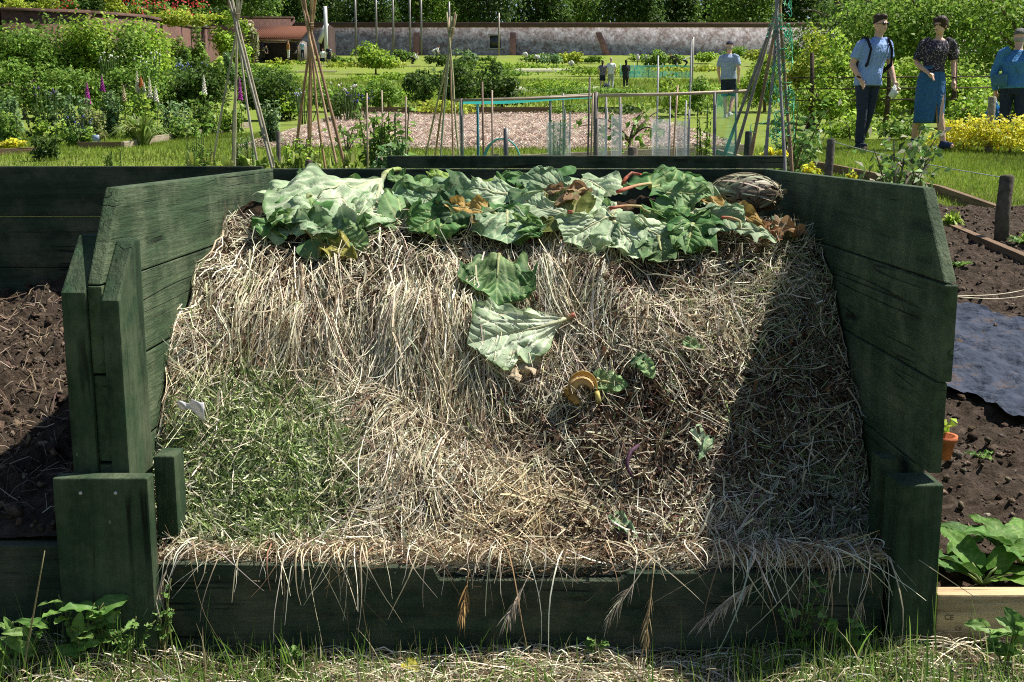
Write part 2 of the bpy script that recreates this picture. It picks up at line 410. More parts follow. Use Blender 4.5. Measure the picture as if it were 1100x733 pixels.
def hz(X, Y):
    X, Y = np.broadcast_arrays(np.asarray(X, float), np.asarray(Y, float))
    pr = profile(X); z = np.full(X.shape, .20)
    for k in range(7):
        y0, z0, y1, z1 = pr[..., k, 0], pr[..., k, 1], pr[..., k + 1, 0], pr[..., k + 1, 1]
        f = np.clip((Y - y0) / (y1 - y0), 0, 1); z = z + f * (z1 - z0)
    e = np.clip((Y - 2.25) / .2, 0, 1)
    z = z + e * (.055 * n2(X, Y, 4.2, 1) + .05 * n2(X, Y, 9, 2) + .022 * n2(X, Y, 24, 3) + .009 * n2(X, Y, 55, 4))
    z = z + .055 * np.exp(-((Y - 3.45) / .25) ** 2) * np.clip((X + .78) / .2, 0, 1) * np.clip((.72 - X) / .2, 0, 1)
    # mound of clippings, blond hay cushion
    for dx, dy, wx, wy, am in ((-.62, 2.67, .14, .05, -.06), (.33, 2.93, .13, .07, -.05), (.19, 2.62, .2, .07, -.045), (-.2, 2.60, .16, .05, -.035), (-.35, 2.74, .3, .06, .03), (.62, 3.05, .2, .12, .04)): z = z + am * np.exp(-(((X - dx) / wx) ** 2 + ((Y - dy) / wy) ** 2))
    z = z + .065 * np.exp(-(((X + .53) / .2) ** 2 + ((Y - 2.5) / .13) ** 2)) + .045 * np.exp(-(((X - .0) / .17) ** 2 + ((Y - 2.40) / .09) ** 2))
    return z
def hs(X, Y):
    return (hz(X, Y) + hz(X + .03, Y) + hz(X - .03, Y) + hz(X, Y + .025) + hz(X, Y - .025)) / 5
def hnorm(X, Y, e=.03):
    gx = (hz(X + e, Y) - hz(X - e, Y)) / (2 * e); gy = (hz(X, Y + e) - hz(X, Y - e)) / (2 * e)
    return unit(np.stack([-gx, -gy, np.ones_like(gx)], -1)), gx, gy
def rh(px, py, lift=0):
    """point of the heap seen at photo pixel"""
    Ds = np.linspace(2.24, 3.95, 700)
    u, v = (px - 550) / F, (366.5 - py) / F
    d = np.array((u, CP + v * SP, -SP + v * CP))
    P = CAM + d * (Ds / d[1])[:, None]
    hit = P[:, 2] <= hz(P[:, 0], P[:, 1]) + lift
    k = np.argmax(hit) if hit.any() else len(Ds) - 1
    return P[k]
def proj(P):
    d = P - CAM; f = d[..., 1] * CP - d[..., 2] * SP; up = d[..., 1] * SP + d[..., 2] * CP
    return 550 + F * d[..., 0] / f, 366.5 - F * up / f

def ribbons(P, w, side, col):
    """P n x K x 3, w n x K, side n x 3 or n x K x 3, col n x 3"""
    n, K = P.shape[:2]
    if side.ndim == 2: side = side[:, None]
    A = P + side * w[..., None] / 2; B = P - side * w[..., None] / 2
    V = np.stack([A, B], 2).reshape(-1, 3)
    base = np.arange(n)[:, None] * (2 * K) + np.arange(K - 1)[None] * 2
    Q = np.stack([base, base + 1, base + 3, base + 2], -1).reshape(-1, 4)
    c = np.repeat(col, 2 * K, 0) if col.ndim == 2 else np.repeat(col.reshape(-1, 3), 2, 0)
    return V, Q, c

def palette(n, cols, weights, jit=.15):
    k = R.choice(len(cols), size=n, p=np.array(weights) / sum(weights))
    c = np.array(cols)[k] * (1 + jit * R.normal(size=(n, 1))) 
    return np.clip(c * (1 + .05 * R.normal(size=(n, 3))), .004, .95)

def strands(X, Y, th, L, w, K, lift0, lift1, curl, wob=.012):
    """strands lying on the heap, th measured from downhill"""
    n = len(X); P = np.zeros((n, K, 3)); x, y = X.copy(), Y.copy(); ds = L / (K - 1)
    l0 = lift0; 
    ph = R.uniform(0, 6.28, n); am = R.uniform(0, wob, n)
    for k in range(K):
        z = hs(x, y); t = k / (K - 1)
        lift = l0 * (1 - t) ** 2 + lift1 * t ** 2 + am * np.sin(ph + t * 5) + .003
        nr, gx, gy = hnorm(x, y)
        P[:, k] = np.stack([x, y, z], -1) + nr * lift[:, None]
        e1 = unit(np.stack([np.ones(n), np.zeros(n), gx], -1)); e2 = unit(np.stack([np.zeros(n), -np.ones(n), -gy], -1))
        d = np.cos(th)[:, None] * e2 + np.sin(th)[:, None] * e1
        x = np.clip(x + d[:, 0] * ds, -.815, .845); y = np.clip(y + d[:, 1] * ds, 2.236, 3.95); th = th + curl / (K - 1)
    T = unit(P[:, -1] - P[:, 0]); side = unit(np.cross(T, unit(nr + .7 * R.normal(size=(n, 3)))))
    tt = np.linspace(0, 1, K)[None]; W = w[:, None] * (1 - .75 * tt ** 3)
    return P, W, side

def heap_points(n, smin=0., smax=5.8, xmin=-.81, xmax=.84):
    X = R.uniform(xmin, xmax, n); pr = profile(X); s = R.uniform(smin, smax, n)
    k = np.minimum(s.astype(int), 6); f = s - k; i = np.arange(n)
    Y = pr[i, k, 0] * (1 - f) + pr[i, k + 1, 0] * f
    P = np.stack([X, Y, hz(X, Y)], -1); px, py = proj(P)
    return X, Y, px, py

heap = MB()
gx_ = np.linspace(-.817, .848, 240); gy_ = np.concatenate([[2.22], np.linspace(2.232, 3.95, 240)])
XX, YY = np.meshgrid(gx_, gy_); ZZ = hz(XX, YY); ZZ[0] = .06
XX = np.where(YY < 2.33, np.clip(XX, -.71, .77), XX)
heap.grid(np.stack([XX, np.maximum(YY, 2.262), ZZ], -1), col=np.stack([.036 + .02 * n2(XX, YY, 30, 8), .024 + .012 * n2(XX, YY, 30, 8), .014 + .007 * n2(XX, YY, 30, 8)], -1))
M_COMPOST = col_mat('compost', rough=.95, spec=.1, nscale=60, namt=.6, bump=1.0, bscale=90)
heap_o = obj('compost_heap', heap, M_COMPOST)
tag(heap_o, 'bank of dry hay, grass clippings and rotting stems filling the compost bin', 'compost heap')

STR = [(.84, .76, .57), (.61, .53, .36), (.42, .36, .24), (.42, .40, .33), (.21, .145, .085), (.27, .28, .14)]
def el(px, py, cx, cy, rx, ry): return np.exp(-(((px - cx) / rx) ** 2 + ((py - cy) / ry) ** 2) ** 1.5)

# long dry hay: brown under layer, shade between straws put into its colour, then bold pale stalks on top
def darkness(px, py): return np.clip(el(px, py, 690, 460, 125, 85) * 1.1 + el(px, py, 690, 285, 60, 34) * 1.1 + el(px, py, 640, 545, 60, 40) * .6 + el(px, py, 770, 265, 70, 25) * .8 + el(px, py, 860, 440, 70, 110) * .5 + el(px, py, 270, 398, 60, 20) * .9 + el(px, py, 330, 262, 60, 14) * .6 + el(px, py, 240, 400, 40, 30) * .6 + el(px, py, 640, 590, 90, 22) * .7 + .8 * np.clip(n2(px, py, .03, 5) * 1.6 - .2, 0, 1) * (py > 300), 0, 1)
m = MB()
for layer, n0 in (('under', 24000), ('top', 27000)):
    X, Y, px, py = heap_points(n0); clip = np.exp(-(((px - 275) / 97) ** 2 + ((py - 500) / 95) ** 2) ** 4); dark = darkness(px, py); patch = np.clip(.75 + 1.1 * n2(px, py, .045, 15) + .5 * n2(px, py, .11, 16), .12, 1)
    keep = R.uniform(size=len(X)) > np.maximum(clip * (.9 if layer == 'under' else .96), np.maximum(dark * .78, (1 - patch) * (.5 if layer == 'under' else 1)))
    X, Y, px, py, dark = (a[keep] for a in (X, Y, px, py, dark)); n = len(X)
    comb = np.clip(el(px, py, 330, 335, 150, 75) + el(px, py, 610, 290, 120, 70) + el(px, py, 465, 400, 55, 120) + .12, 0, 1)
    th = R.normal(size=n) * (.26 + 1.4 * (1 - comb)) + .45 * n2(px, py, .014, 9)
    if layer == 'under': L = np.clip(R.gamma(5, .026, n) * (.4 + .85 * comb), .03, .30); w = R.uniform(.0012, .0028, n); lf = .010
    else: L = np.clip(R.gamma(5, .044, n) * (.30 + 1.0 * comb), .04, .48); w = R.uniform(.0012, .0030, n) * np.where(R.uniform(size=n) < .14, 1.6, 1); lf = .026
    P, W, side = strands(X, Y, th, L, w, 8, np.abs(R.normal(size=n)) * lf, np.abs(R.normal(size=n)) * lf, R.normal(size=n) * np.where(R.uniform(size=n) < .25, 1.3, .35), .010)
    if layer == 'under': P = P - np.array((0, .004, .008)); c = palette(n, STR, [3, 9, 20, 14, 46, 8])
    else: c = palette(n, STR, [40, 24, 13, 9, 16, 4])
    g = (R.uniform(size=n) < .45 * np.clip((px - 780) / 100, 0, 1)); c[g] = palette(g.sum(), [(.23, .27, .12), (.3, .33, .2), (.17, .24, .09)], [1, 1, 1])
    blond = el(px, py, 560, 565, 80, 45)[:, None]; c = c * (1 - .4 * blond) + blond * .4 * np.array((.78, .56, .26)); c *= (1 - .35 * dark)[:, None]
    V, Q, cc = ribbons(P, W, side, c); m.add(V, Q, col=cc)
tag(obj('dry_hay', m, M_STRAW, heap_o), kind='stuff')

# short chaff everywhere
X, Y, px, py = heap_points(30000); k = R.uniform(size=len(X)) < np.clip(.5 + 1.2 * n2(px, py, .05, 17), .05, 1) * (1 - .8 * el(px, py, 275, 500, 90, 90)); X, Y = X[k], Y[k]; n = len(X)
P, W, side = strands(X, Y, R.uniform(-3.14, 3.14, n), R.uniform(.015, .06, n), R.uniform(.0015, .004, n), 3, np.abs(R.normal(size=n)) * .012, np.abs(R.normal(size=n)) * .012, R.normal(size=n))
c = palette(n, STR, [12, 16, 18, 12, 36, 6]); V, Q, c = ribbons(P, W, side, c)
m = MB(); m.add(V, Q, col=c); tag(obj('chaff', m, M_STRAW, heap_o), kind='stuff')

# green clippings
X, Y, px, py = heap_points(110000, 0, 4, -.8, -.2); k = R.uniform(size=len(X)) < 1.3 * np.exp(-(((px - 275 + 10 * n2(py, px, .05, 8)) / 97) ** 2 + ((py - 500) / 95) ** 2) ** 4) * np.clip(.75 + n2(px, py, .06, 6), .15, 1)
X2, Y2, px2, py2 = heap_points(5000, 0, 5.5); k2 = R.uniform(size=len(X2)) < (.15 + .9 * el(px2, py2, 850, 470, 60, 170) + .6 * el(px2, py2, 700, 390, 60, 30) + .5 * el(px2, py2, 810, 310, 60, 50))
X = np.concatenate([X[k], X2[k2]]); Y = np.concatenate([Y[k], Y2[k2]]); n = len(X)
P, W, side = strands(X, Y, R.uniform(-3.14, 3.14, n), R.uniform(.02, .085, n), R.uniform(.002, .0042, n), 4, np.abs(R.normal(size=n)) * .016, np.abs(R.normal(size=n)) * .016, R.normal(size=n) * .8)
c = palette(n, [(.25, .35, .10), (.38, .46, .20), (.15, .22, .065), (.54, .55, .36), (.66, .62, .44), (.10, .12, .05)], [24, 20, 16, 15, 12, 10]); V, Q, c = ribbons(P, W, side, c)
m = MB(); m.add(V, Q, col=c); tag(obj('grass_clippings', m, M_STRAW, heap_o), kind='stuff')

# rotted brown litter
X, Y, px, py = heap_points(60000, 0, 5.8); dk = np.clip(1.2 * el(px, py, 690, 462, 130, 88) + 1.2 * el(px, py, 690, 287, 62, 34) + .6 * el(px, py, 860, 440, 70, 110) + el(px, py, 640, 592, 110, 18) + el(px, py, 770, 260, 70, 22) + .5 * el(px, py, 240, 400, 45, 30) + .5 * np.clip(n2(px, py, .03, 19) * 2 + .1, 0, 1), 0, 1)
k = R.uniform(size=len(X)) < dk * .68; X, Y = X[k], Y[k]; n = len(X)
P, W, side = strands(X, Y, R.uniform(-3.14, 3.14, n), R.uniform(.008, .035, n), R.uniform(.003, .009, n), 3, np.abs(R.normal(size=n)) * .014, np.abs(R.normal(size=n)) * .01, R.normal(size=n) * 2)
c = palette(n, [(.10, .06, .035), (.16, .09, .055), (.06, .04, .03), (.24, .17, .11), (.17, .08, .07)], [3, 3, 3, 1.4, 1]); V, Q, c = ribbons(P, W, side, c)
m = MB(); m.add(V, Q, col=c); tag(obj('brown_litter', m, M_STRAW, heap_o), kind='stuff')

# straws that hang out over the front board
n = 330; x0 = np.concatenate([R.uniform(-.70, .78, 110), R.normal(.58, .10, 120), R.normal(-.40, .10, 60), R.normal(-.69, .02, 14), R.normal(.02, .05, 26)]); x0 = np.clip(x0, -.71, .77)
L = np.clip(R.gamma(3, .035, n), .03, .26); L[110:] *= 1.3; K = 9; t = np.linspace(0, 1, K)
out = R.uniform(.25, .95, n) * .06 + .035; sway = R.normal(size=n) * np.where(R.uniform(size=n) < .6, .22, .6)
P = np.zeros((n, K, 3)); s = t[None] * L[:, None]
P[..., 0] = x0[:, None] + sway[:, None] * s + (.006 + .02 * R.uniform(size=(n, 1)) ** 2) * np.sin(R.uniform(0, 6, n)[:, None] + t * 4) * t
y = 2.285 - .09 * np.minimum(1, s / .09) - out[:, None] * np.clip((s - .05) / .15, 0, 1) ** .8 * .7
P[..., 1] = y; top = .238 + R.uniform(0, .02, n)[:, None]
P[..., 2] = np.maximum(top - np.clip(s - .085, 0, 1) * R.uniform(.6, 1.0, n)[:, None] + .01 * np.sin(t * 3.1), .03)
side = unit(R.normal(size=(n, 3)) * np.array((1, .4, .3))); W = (R.uniform(.0016, .0036, n)[:, None]) * (1 - .7 * t ** 3)
c = palette(n, STR[:5] + [(.32, .2, .11)], [20, 24, 14, 10, 10, 12]); V, Q, c = ribbons(P, W, side, c)
m = MB(); m.add(V, Q, col=c); tag(obj('overhanging_straw', m, M_STRAW, heap_o), kind='stuff')

# matted litter and rootlets caught along the top of the front board
k = 2600; x0 = R.uniform(-.72, .79, k); x0 = np.where(R.uniform(size=k) < .55, x0, np.clip(R.choice([-.62, -.45, -.2, .05, .5, .68], k) + R.normal(size=k) * .07, -.72, .79)); K = 6; t = np.linspace(0, 1, K); L = np.clip(R.gamma(2, .016, k), .01, .1)
a = R.uniform(0, 6.28, k); cv = R.normal(size=k) * 2.2; an = a[:, None] + cv[:, None] * t; st = L[:, None] / (K - 1); P = np.zeros((k, K, 3))
P[..., 0] = x0[:, None] + np.cumsum(np.cos(an) * st, 1); P[..., 1] = np.minimum(2.27, 2.20 + .07 * R.uniform(size=(k, 1)) ** .7 + .3 * np.cumsum(np.sin(an) * st, 1)); P[..., 2] = .232 + .02 * R.uniform(size=(k, 1)) - np.clip(2.222 - P[..., 1], 0, 1) * 2.2 * R.uniform(size=(k, 1)) + .4 * np.cumsum(np.sin(an * 1.3) * st, 1)
V, Q, c = ribbons(P, R.uniform(.001, .0032, (k, 1)) * np.ones((1, K)), unit(R.normal(size=(k, 3))), palette(k, [(.5, .4, .26), (.34, .22, .13), (.2, .12, .07), (.66, .56, .4), (.3, .27, .15)], [4, 4, 3, 3, 1]))
m = MB(); m.add(V, Q, col=c); tag(obj('matted_litter', m, M_STRAW, heap_o), kind='stuff')

# seed heads hanging over the front board
def seed_head(px, py, px2, py2, label, D=2.15, col=(.55, .47, .36), nb=46, wd=.012):
    a, b = pt(px, py, D + .06), pt(px2, py2, D); m = MB(); ax = b - a; Ln = np.linalg.norm(ax)
    stem = np.array([a + ax * t + np.array((0, .0, -.02 * t * t)) for t in np.linspace(0, .75, 6)])
    m.tube(stem, .0013, 5, col=[c * .8 for c in col])
    t0 = R.uniform(.35, .95, nb); base = a + ax * t0[:, None]; dirs = unit(ax / Ln + .35 * R.normal(size=(nb, 3)) + np.array((0, 0, -.3)))
    ln = R.uniform(.02, .05, nb); tt = np.linspace(0, 1, 4)
    P = base[:, None] + dirs[:, None] * (ln[:, None] * tt)[..., None] + np.array((0, 0, -.012)) * (tt ** 2)[None, :, None]
    V, Q, c = ribbons(P, wd * .16 * np.ones((nb, 1)) * np.array([.6, 1, .7, .1]), unit(R.normal(size=(nb, 3))), palette(nb, [col, [q * .7 for q in col]], [1, 1]))
    m.add(V, Q, col=c); o = obj('seed_head', m, M_STRAW); tag(o, label, 'seed head'); return o
seed_head(840, 603, 752, 668, 'pale feathery grass plume hanging over the shaded end of the front board', nb=90, wd=.022)
seed_head(700, 600, 652, 664, 'bristly barley ear hanging beside the notch in the front board', nb=50)
seed_head(703, 606, 692, 700, 'long drooping barley ear hanging nearly to the ground', nb=36, col=(.5, .37, .2))
seed_head(572, 610, 545, 662, 'twin bristly barley ears hanging left of the notch in the front board', nb=60)
seed_head(186, 590, 165, 650, 'pale bristly grass head hanging beside the broad front upright', nb=60)
seed_head(935, 618, 915, 682, 'tan grass heads hanging next to the front corner post', nb=50, col=(.5, .4, .25))
seed_head(504, 612, 497, 660, 'withered brown leaf tuft hanging from the middle of the front board', nb=30, col=(.36, .22, .09), wd=.04)
# ------------------------------------------------------------------ rhubarb leaves
UP_G = dict(base=(.075, .18, .05), vein=(.30, .40, .15))
UP_L = dict(base=(.16, .28, .11), vein=(.36, .44, .2))
PALE = dict(base=(.34, .45, .26), vein=(.64, .69, .50))
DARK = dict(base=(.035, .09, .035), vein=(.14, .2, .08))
BROWN = dict(base=(.30, .20, .11), vein=(.40, .25, .13))
OCHRE = dict(base=(.36, .23, .06), vein=(.42, .32, .12))
GREYED = dict(base=(.19, .30, .16), vein=(.42, .48, .30))

def leaf_mesh(b, t, W, c, nrm, fold=.12, droop=.0, ruffle=.02, crumple=.012, curl=0., seed=0, shape='heart', drape=True, maxlift=.085, edge=None, nu=76, nv=60, lobes=.12, hole=0):
    b, t = np.asarray(b, float), np.asarray(t, float); L = np.linalg.norm(t - b); ay = (t - b) / L
    if shape == 'fan': crumple = crumple * .55
    nz_ = np.asarray(nrm, float); nz_ = unit(nz_ - ay * np.dot(nz_, ay)); ax = np.cross(ay, nz_)
    T, S = np.meshgrid(np.linspace(0, 1, nu), np.linspace(-1, 1, nv), indexing='ij')
    f = np.sin(math.pi * np.clip(T, .002, .9995) ** .52) ** .55
    if shape == 'fan': f = np.where(T < .72, np.sin(math.pi / 2 * np.clip(T / .72, 0, 1)) ** 1.05, np.sqrt(np.clip(1 - ((T - .72) / .285) ** 2, 0, 1)) ** .8) + .03
    rag = 1 + lobes * n2(T * 1., S * 0 + np.sign(S) * 3 + seed, 6, seed) + .05 * n2(T, np.sign(S) * 5 + seed, 30, seed + 1)
    hw = W / 2 * f * np.where(np.abs(S) > .0, 1 + (rag - 1) * np.abs(S), 1)
    back = (.16 if shape == 'heart' else .0) * np.abs(S) ** 1.5 * (1 - T) ** 3 + (.10 * np.abs(S) ** 2 * T if shape == 'fan' else 0)                        # heart-shaped base
    x = S * hw; y = (T - back) * L
    vein = np.zeros_like(x)
    for y0, ang, wd in ([(0, sg * q, .006 - .002 * q) for q in (.196, .393, .589, .785) for sg in (1, -1)] if shape == 'fan' else []) + [(0, 0, .006), (0, .42, .0042), (0, -.42, .0042), (0, .95, .0036), (0, -.95, .0036)] + [(L * q, sg * .75, .0026) for q in (.28, .42, .56, .7, .82) for sg in (1, -1)] + [(L * q, sg * 1.25, .0018) for q in (.2, .35, .5) for sg in (1, -1)]:
        dx, dy = math.sin(ang), math.cos(ang); rx, ry = x, y - y0
        al = rx * dx + ry * dy; d = np.abs(rx * dy - ry * dx + .006 * n2(x, y, 14, 3))
        ww = wd * 1.5 * (W / .3) * np.clip(1.15 - al / L, .3, 1)
        vein = np.maximum(vein, np.exp(-(d / ww) ** 2) * (al > -.004))
    pl = np.arctan2(x, y + .02 * L)
    z = W / .3 * (-.012 * vein + ((.028 * T ** .7 * np.abs(np.sin(pl * 8 + .25 * n2(x, y, 6, seed)))) if shape == 'fan' else .015 * np.abs(np.sin(pl * 5 + .6 * n2(x, y, 6, seed))) * np.clip(T * 2, 0, 1))) + 1.4 * crumple * (n2(x, y, 13, seed + 2) + .3 * n2(x, y, 34, seed + 3)) * np.clip(T * 4, 0, 1)
    z = z + np.abs(x) * math.tan(fold) + 1.7 * ruffle * np.sin(T * 14 + 3 * np.sign(S) + seed + 2 * n2(T, S, 3, seed)) * np.abs(S) ** 2.2 * np.sin(math.pi * T) ** .5
    z = z + curl * np.abs(S) ** 3 * W - droop * L * T ** 2
    P = b + x[..., None] * ax + y[..., None] * ay + z[..., None] * nz_
    if drape:
        h = hz(P[..., 0], P[..., 1]); inside = (P[..., 1] > 2.24) & (P[..., 1] < 3.93)
        P[..., 2] = np.where(inside, np.maximum(P[..., 2], h + .018 + .012 * n2(x, y, 25, seed) + .01 * (seed % 7) / 3), P[..., 2]); P[..., 2] = np.where(inside, h + .02 + np.minimum(P[..., 2] - h - .02, maxlift * np.tanh(np.maximum(P[..., 2] - h - .02, 0) / maxlift) + np.minimum(P[..., 2] - h - .02, 0)), P[..., 2])
    cb, cv = np.array(c['base']), np.array(c['vein'])
    k = (vein * .95)[..., None]; C = cb * (1 - k) + cv * k
    C = C * (1 + .30 * n2(x, y, 11, seed + 5) + .18 * n2(x, y, 50, seed + 6))[..., None]
    if edge is not None:
        e = np.clip((np.abs(S) ** 4 + T ** 6) * (1 + .8 * n2(x, y, 12, seed + 7)) - .35, 0, 1)[..., None]; C = C * (1 - e) + np.array(edge) * e
    return P, C

def rleaf(label, base, tip, W, c, nrm=(0, -.55, 1), stalk=None, stalk_col=((.50, .13, .09), (.50, .46, .22)), seed=None, lift=0., name='rhubarb_leaf', group=None, sr=.008, **kw):
    seed = seed if seed is not None else (hash(label) if False else int(R.integers(0, 900)))
    B = pt(*base) if len(base) == 3 and base[2] is not None else rh(base[0], base[1]) + np.array((0, -.026, .022))
    T = pt(*tip) if len(tip) == 3 and tip[2] is not None else rh(tip[0], tip[1]) + np.array((0, -.024, .018))
    P, C = leaf_mesh(B, T, W, c, nrm, seed=seed, **kw); P = P + unit(np.array(nrm, float)) * lift
    m = MB(); m.grid(P - B, C); me = m.mesh(name, True)
    o = obj(name, me, M_RHUB, loc=B); tag(o, label, 'rhubarb leaf' if name == 'rhubarb_leaf' else name.replace('_', ' '), group)
    # the thick midrib runs on into the stalk
    nu = P.shape[0]; mid = P[:int(nu * .62), P.shape[1] // 2] - B; k = len(mid)
    r = np.linspace(sr * .7, sr * .2, k)
    sb = MB(); off = np.array(nrm, float) / np.linalg.norm(nrm) * .001
    pts = list(mid[::3] + off); rr = list(r[::3]); cc = [np.array(stalk_col[1]) * .5 + np.array(c['vein']) * .5] * len(pts)
    if stalk:
        E = pt(*stalk) if len(stalk) == 3 else rh(*stalk) + np.array((0, -.034, .028)); E = E - B
        q = [E * (1 - f) + np.array((0, 0, .004 * math.sin(f * 3.1))) for f in np.linspace(0, .95, 7)]
        pts = q + pts; rr = list(np.linspace(sr, sr * .75, 7)) + rr
        cc = [np.array(stalk_col[0]) * (1 - f) + np.array(stalk_col[1]) * f for f in np.linspace(0, 1, 7)] + cc
    ra = np.array(rr); sb.tube(pts, np.stack([ra * 1.25, ra * .8], -1), 8, col=np.array(cc))
    obj('stalk', sb.mesh('stalk', True), M_RHUB, o)
    return o

# -- left group
rleaf('biggest pale rhubarb leaf lying underside up, ribs fanning from its green stalk', (412, 187, 3.45), (292, 236, 3.05), .33, PALE, (0.1, -.8, .9), fold=-.05, crumple=.016, ruffle=.028, stalk=(428, 182, 3.6), stalk_col=((.3, .4, .1), (.45, .5, .22)), sr=.010, edge=(.12, .22, .08), seed=11, shape='fan')
rleaf('pale ribbed lobe hanging below the biggest pale leaf', (408, 196, 3.35), (398, 262, 3.02), .17, PALE, (0, -1, .6), fold=-.2, crumple=.016, ruffle=.02, sr=.007, seed=12, edge=(.1, .2, .07), shape='fan')
rleaf('dark crumpled rhubarb leaf at the very end beside the sunlit side panel', (335, 222, 3.2), (272, 248, 3.05), .19, UP_G, (-.2, -.7, .9), fold=.15, ruffle=.04, crumple=.022, seed=13)
rleaf('pale rhubarb leaf folded upright above the dark crumpled leaf', (312, 250, 3.05), (310, 203, 3.25), .13, PALE, (-.3, -1, .4), fold=.18, ruffle=.03, seed=14)
rleaf('curled leaf with bright edge and olive inside, above the flat green leaf', (368, 252, 3.02), (317, 232, 3.1), .12, GREYED, (0, -.6, 1), fold=.5, curl=.15, seed=15, edge=(.4, .45, .3))
rleaf('flat mid green leaf lying lowest on the hay at the sunlit end', (337, 262), (398, 268), .17, UP_L, (0, -.85, .7), fold=.05, crumple=.009, ruffle=.014, stalk=(331, 258), stalk_col=((.4, .1, .04), (.4, .35, .12)), sr=.006, seed=16)
rleaf('small yellowing leaf edge under the flat green leaf', (345, 268), (385, 286), .09, dict(base=(.28, .26, .05), vein=(.35, .32, .1)), (0, -.8, .7), seed=17)
rleaf('dark leaf behind the biggest pale leaf, against the back boards', (390, 192, 3.6), (318, 200, 3.5), .22, UP_G, (0, -.5, 1), fold=.13, ruffle=.04, seed=18)
# -- middle group
rleaf('crumpled green leaf with yellow-green tip standing up at the crest', (435, 240, 3.1), (462, 184, 3.45), .19, UP_L, (.2, -.9, .6), fold=.20, ruffle=.04, crumple=.02, seed=21)
rleaf('greyish folded leaf to the right of the biggest pale leaf', (500, 222, 3.15), (425, 208, 3.25), .17, GREYED, (0, -.8, .8), fold=.13, ruffle=.035, crumple=.02, seed=22)
rleaf('bright yellow-green leaf catching the sun at the top of the pile', (515, 195, 3.5), (460, 183, 3.6), .16, dict(base=(.22, .34, .06), vein=(.36, .44, .2)), (0, -.5, 1), fold=.25, ruffle=.03, seed=23)
rleaf('dark green leaf drooping below the folded greyish leaf', (485, 225, 3.12), (440, 246, 3.0), .16, UP_G, (0, -.9, .6), fold=.13, ruffle=.03, seed=24)
rleaf('ochre edged leaf in the middle of the pile', (530, 228, 3.1), (468, 216, 3.15), .12, OCHRE, (0, -.7, .9), fold=.15, ruffle=.03, seed=25)
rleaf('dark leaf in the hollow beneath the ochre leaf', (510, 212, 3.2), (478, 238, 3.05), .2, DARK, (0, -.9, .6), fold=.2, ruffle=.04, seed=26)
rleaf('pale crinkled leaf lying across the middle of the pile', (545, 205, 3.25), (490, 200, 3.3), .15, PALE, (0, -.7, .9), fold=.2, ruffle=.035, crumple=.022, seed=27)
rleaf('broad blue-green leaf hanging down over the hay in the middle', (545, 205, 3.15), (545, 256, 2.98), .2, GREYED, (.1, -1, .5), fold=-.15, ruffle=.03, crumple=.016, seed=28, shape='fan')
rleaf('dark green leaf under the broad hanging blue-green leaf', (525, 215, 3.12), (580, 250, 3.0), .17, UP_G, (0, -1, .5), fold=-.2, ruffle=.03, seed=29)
rleaf('large green leaf rising highest against the beam', (600, 190, 3.45), (538, 178, 3.55), .24, UP_G, (0, -.8, .8), fold=.2, ruffle=.035, crumple=.02, seed=30)
rleaf('pale grey leaf draped below the highest leaf', (625, 200, 3.35), (556, 187, 3.4), .16, GREYED, (0, -.8, .8), fold=.2, ruffle=.03, crumple=.018, seed=31, shape='fan')
rleaf('shrivelled brown leaf lying on the pale leaves', (632, 205, 3.2), (584, 200, 3.24), .075, BROWN, (0, -.7, .9), fold=.18, ruffle=.04, crumple=.026, seed=32)
rleaf('second shrivelled brown leaf below the first, torn at its edge', (628, 198, 3.2), (596, 212, 3.12), .06, BROWN, (0, -.8, .8), fold=.13, ruffle=.04, crumple=.025, seed=33)
rleaf('olive leaf in the shade below the shrivelled brown leaves', (615, 232, 3.06), (572, 206, 3.2), .2, dict(base=(.15, .17, .04), vein=(.34, .33, .14)), (0, -.9, .6), fold=.15, ruffle=.02, stalk=(612, 228, 3.04), sr=.007, seed=34)
rleaf('pale wrinkled leaf with long ribs at the left of the hanging blue-green leaf', (612, 226, 3.06), (552, 208, 3.2), .12, PALE, (0, -.8, .8), fold=.2, ruffle=.03, crumple=.02, seed=35, shape='fan')
# -- right group
rleaf('pale ribbed leaf folded lengthways, hanging below the crest', (628, 190, 3.35), (645, 240, 3.05), .15, PALE, (.1, -1, .5), fold=-.4, ruffle=.02, crumple=.016, seed=41, shape='fan')
rleaf('whitish crinkled leaf with lobes hanging over the hay under the red stalks', (652, 232, 3.06), (606, 258, 2.98), .17, PALE, (0, -1, .5), fold=-.15, ruffle=.03, crumple=.02, seed=42, shape='fan')
rleaf('pale leaf lying flat behind the red stalk', (625, 190, 3.5), (672, 205, 3.3), .17, PALE, (0, -.6, 1), fold=.15, ruffle=.03, seed=43)
rleaf('large green leaf whose pinkish stalk points at the middle of the pile', (700, 197, 3.3), (775, 190, 3.5), .25, UP_G, (0, -.8, .8), fold=.13, ruffle=.04, crumple=.02, stalk=(664, 206, 3.15), sr=.007, seed=44)
rleaf('dark green leaf with parallel ribs and red stalk in front of the pinkish stalk', (690, 222, 3.12), (765, 238, 3.05), .23, UP_G, (0, -1, .5), fold=.15, ruffle=.03, stalk=(655, 224, 3.08), sr=.006, seed=45, shape='fan')
rleaf('pale ribbed leaf hanging over the dark leaf with parallel ribs', (675, 222, 3.08), (735, 262, 2.96), .15, PALE, (0, -1, .5), fold=-.2, ruffle=.025, crumple=.018, seed=46, shape='fan')
rleaf('crinkled whitish leaf hanging under the red stalked leaf', (660, 235, 3.04), (690, 268, 2.96), .16, PALE, (0, -1, .5), fold=.1, ruffle=.03, crumple=.022, seed=47)
rleaf('green leaf tip pointing straight down at the lowest edge of the pile', (708, 238, 3.0), (712, 280, 2.93), .13, UP_L, (0, -1, .4), fold=.2, ruffle=.03, seed=48)
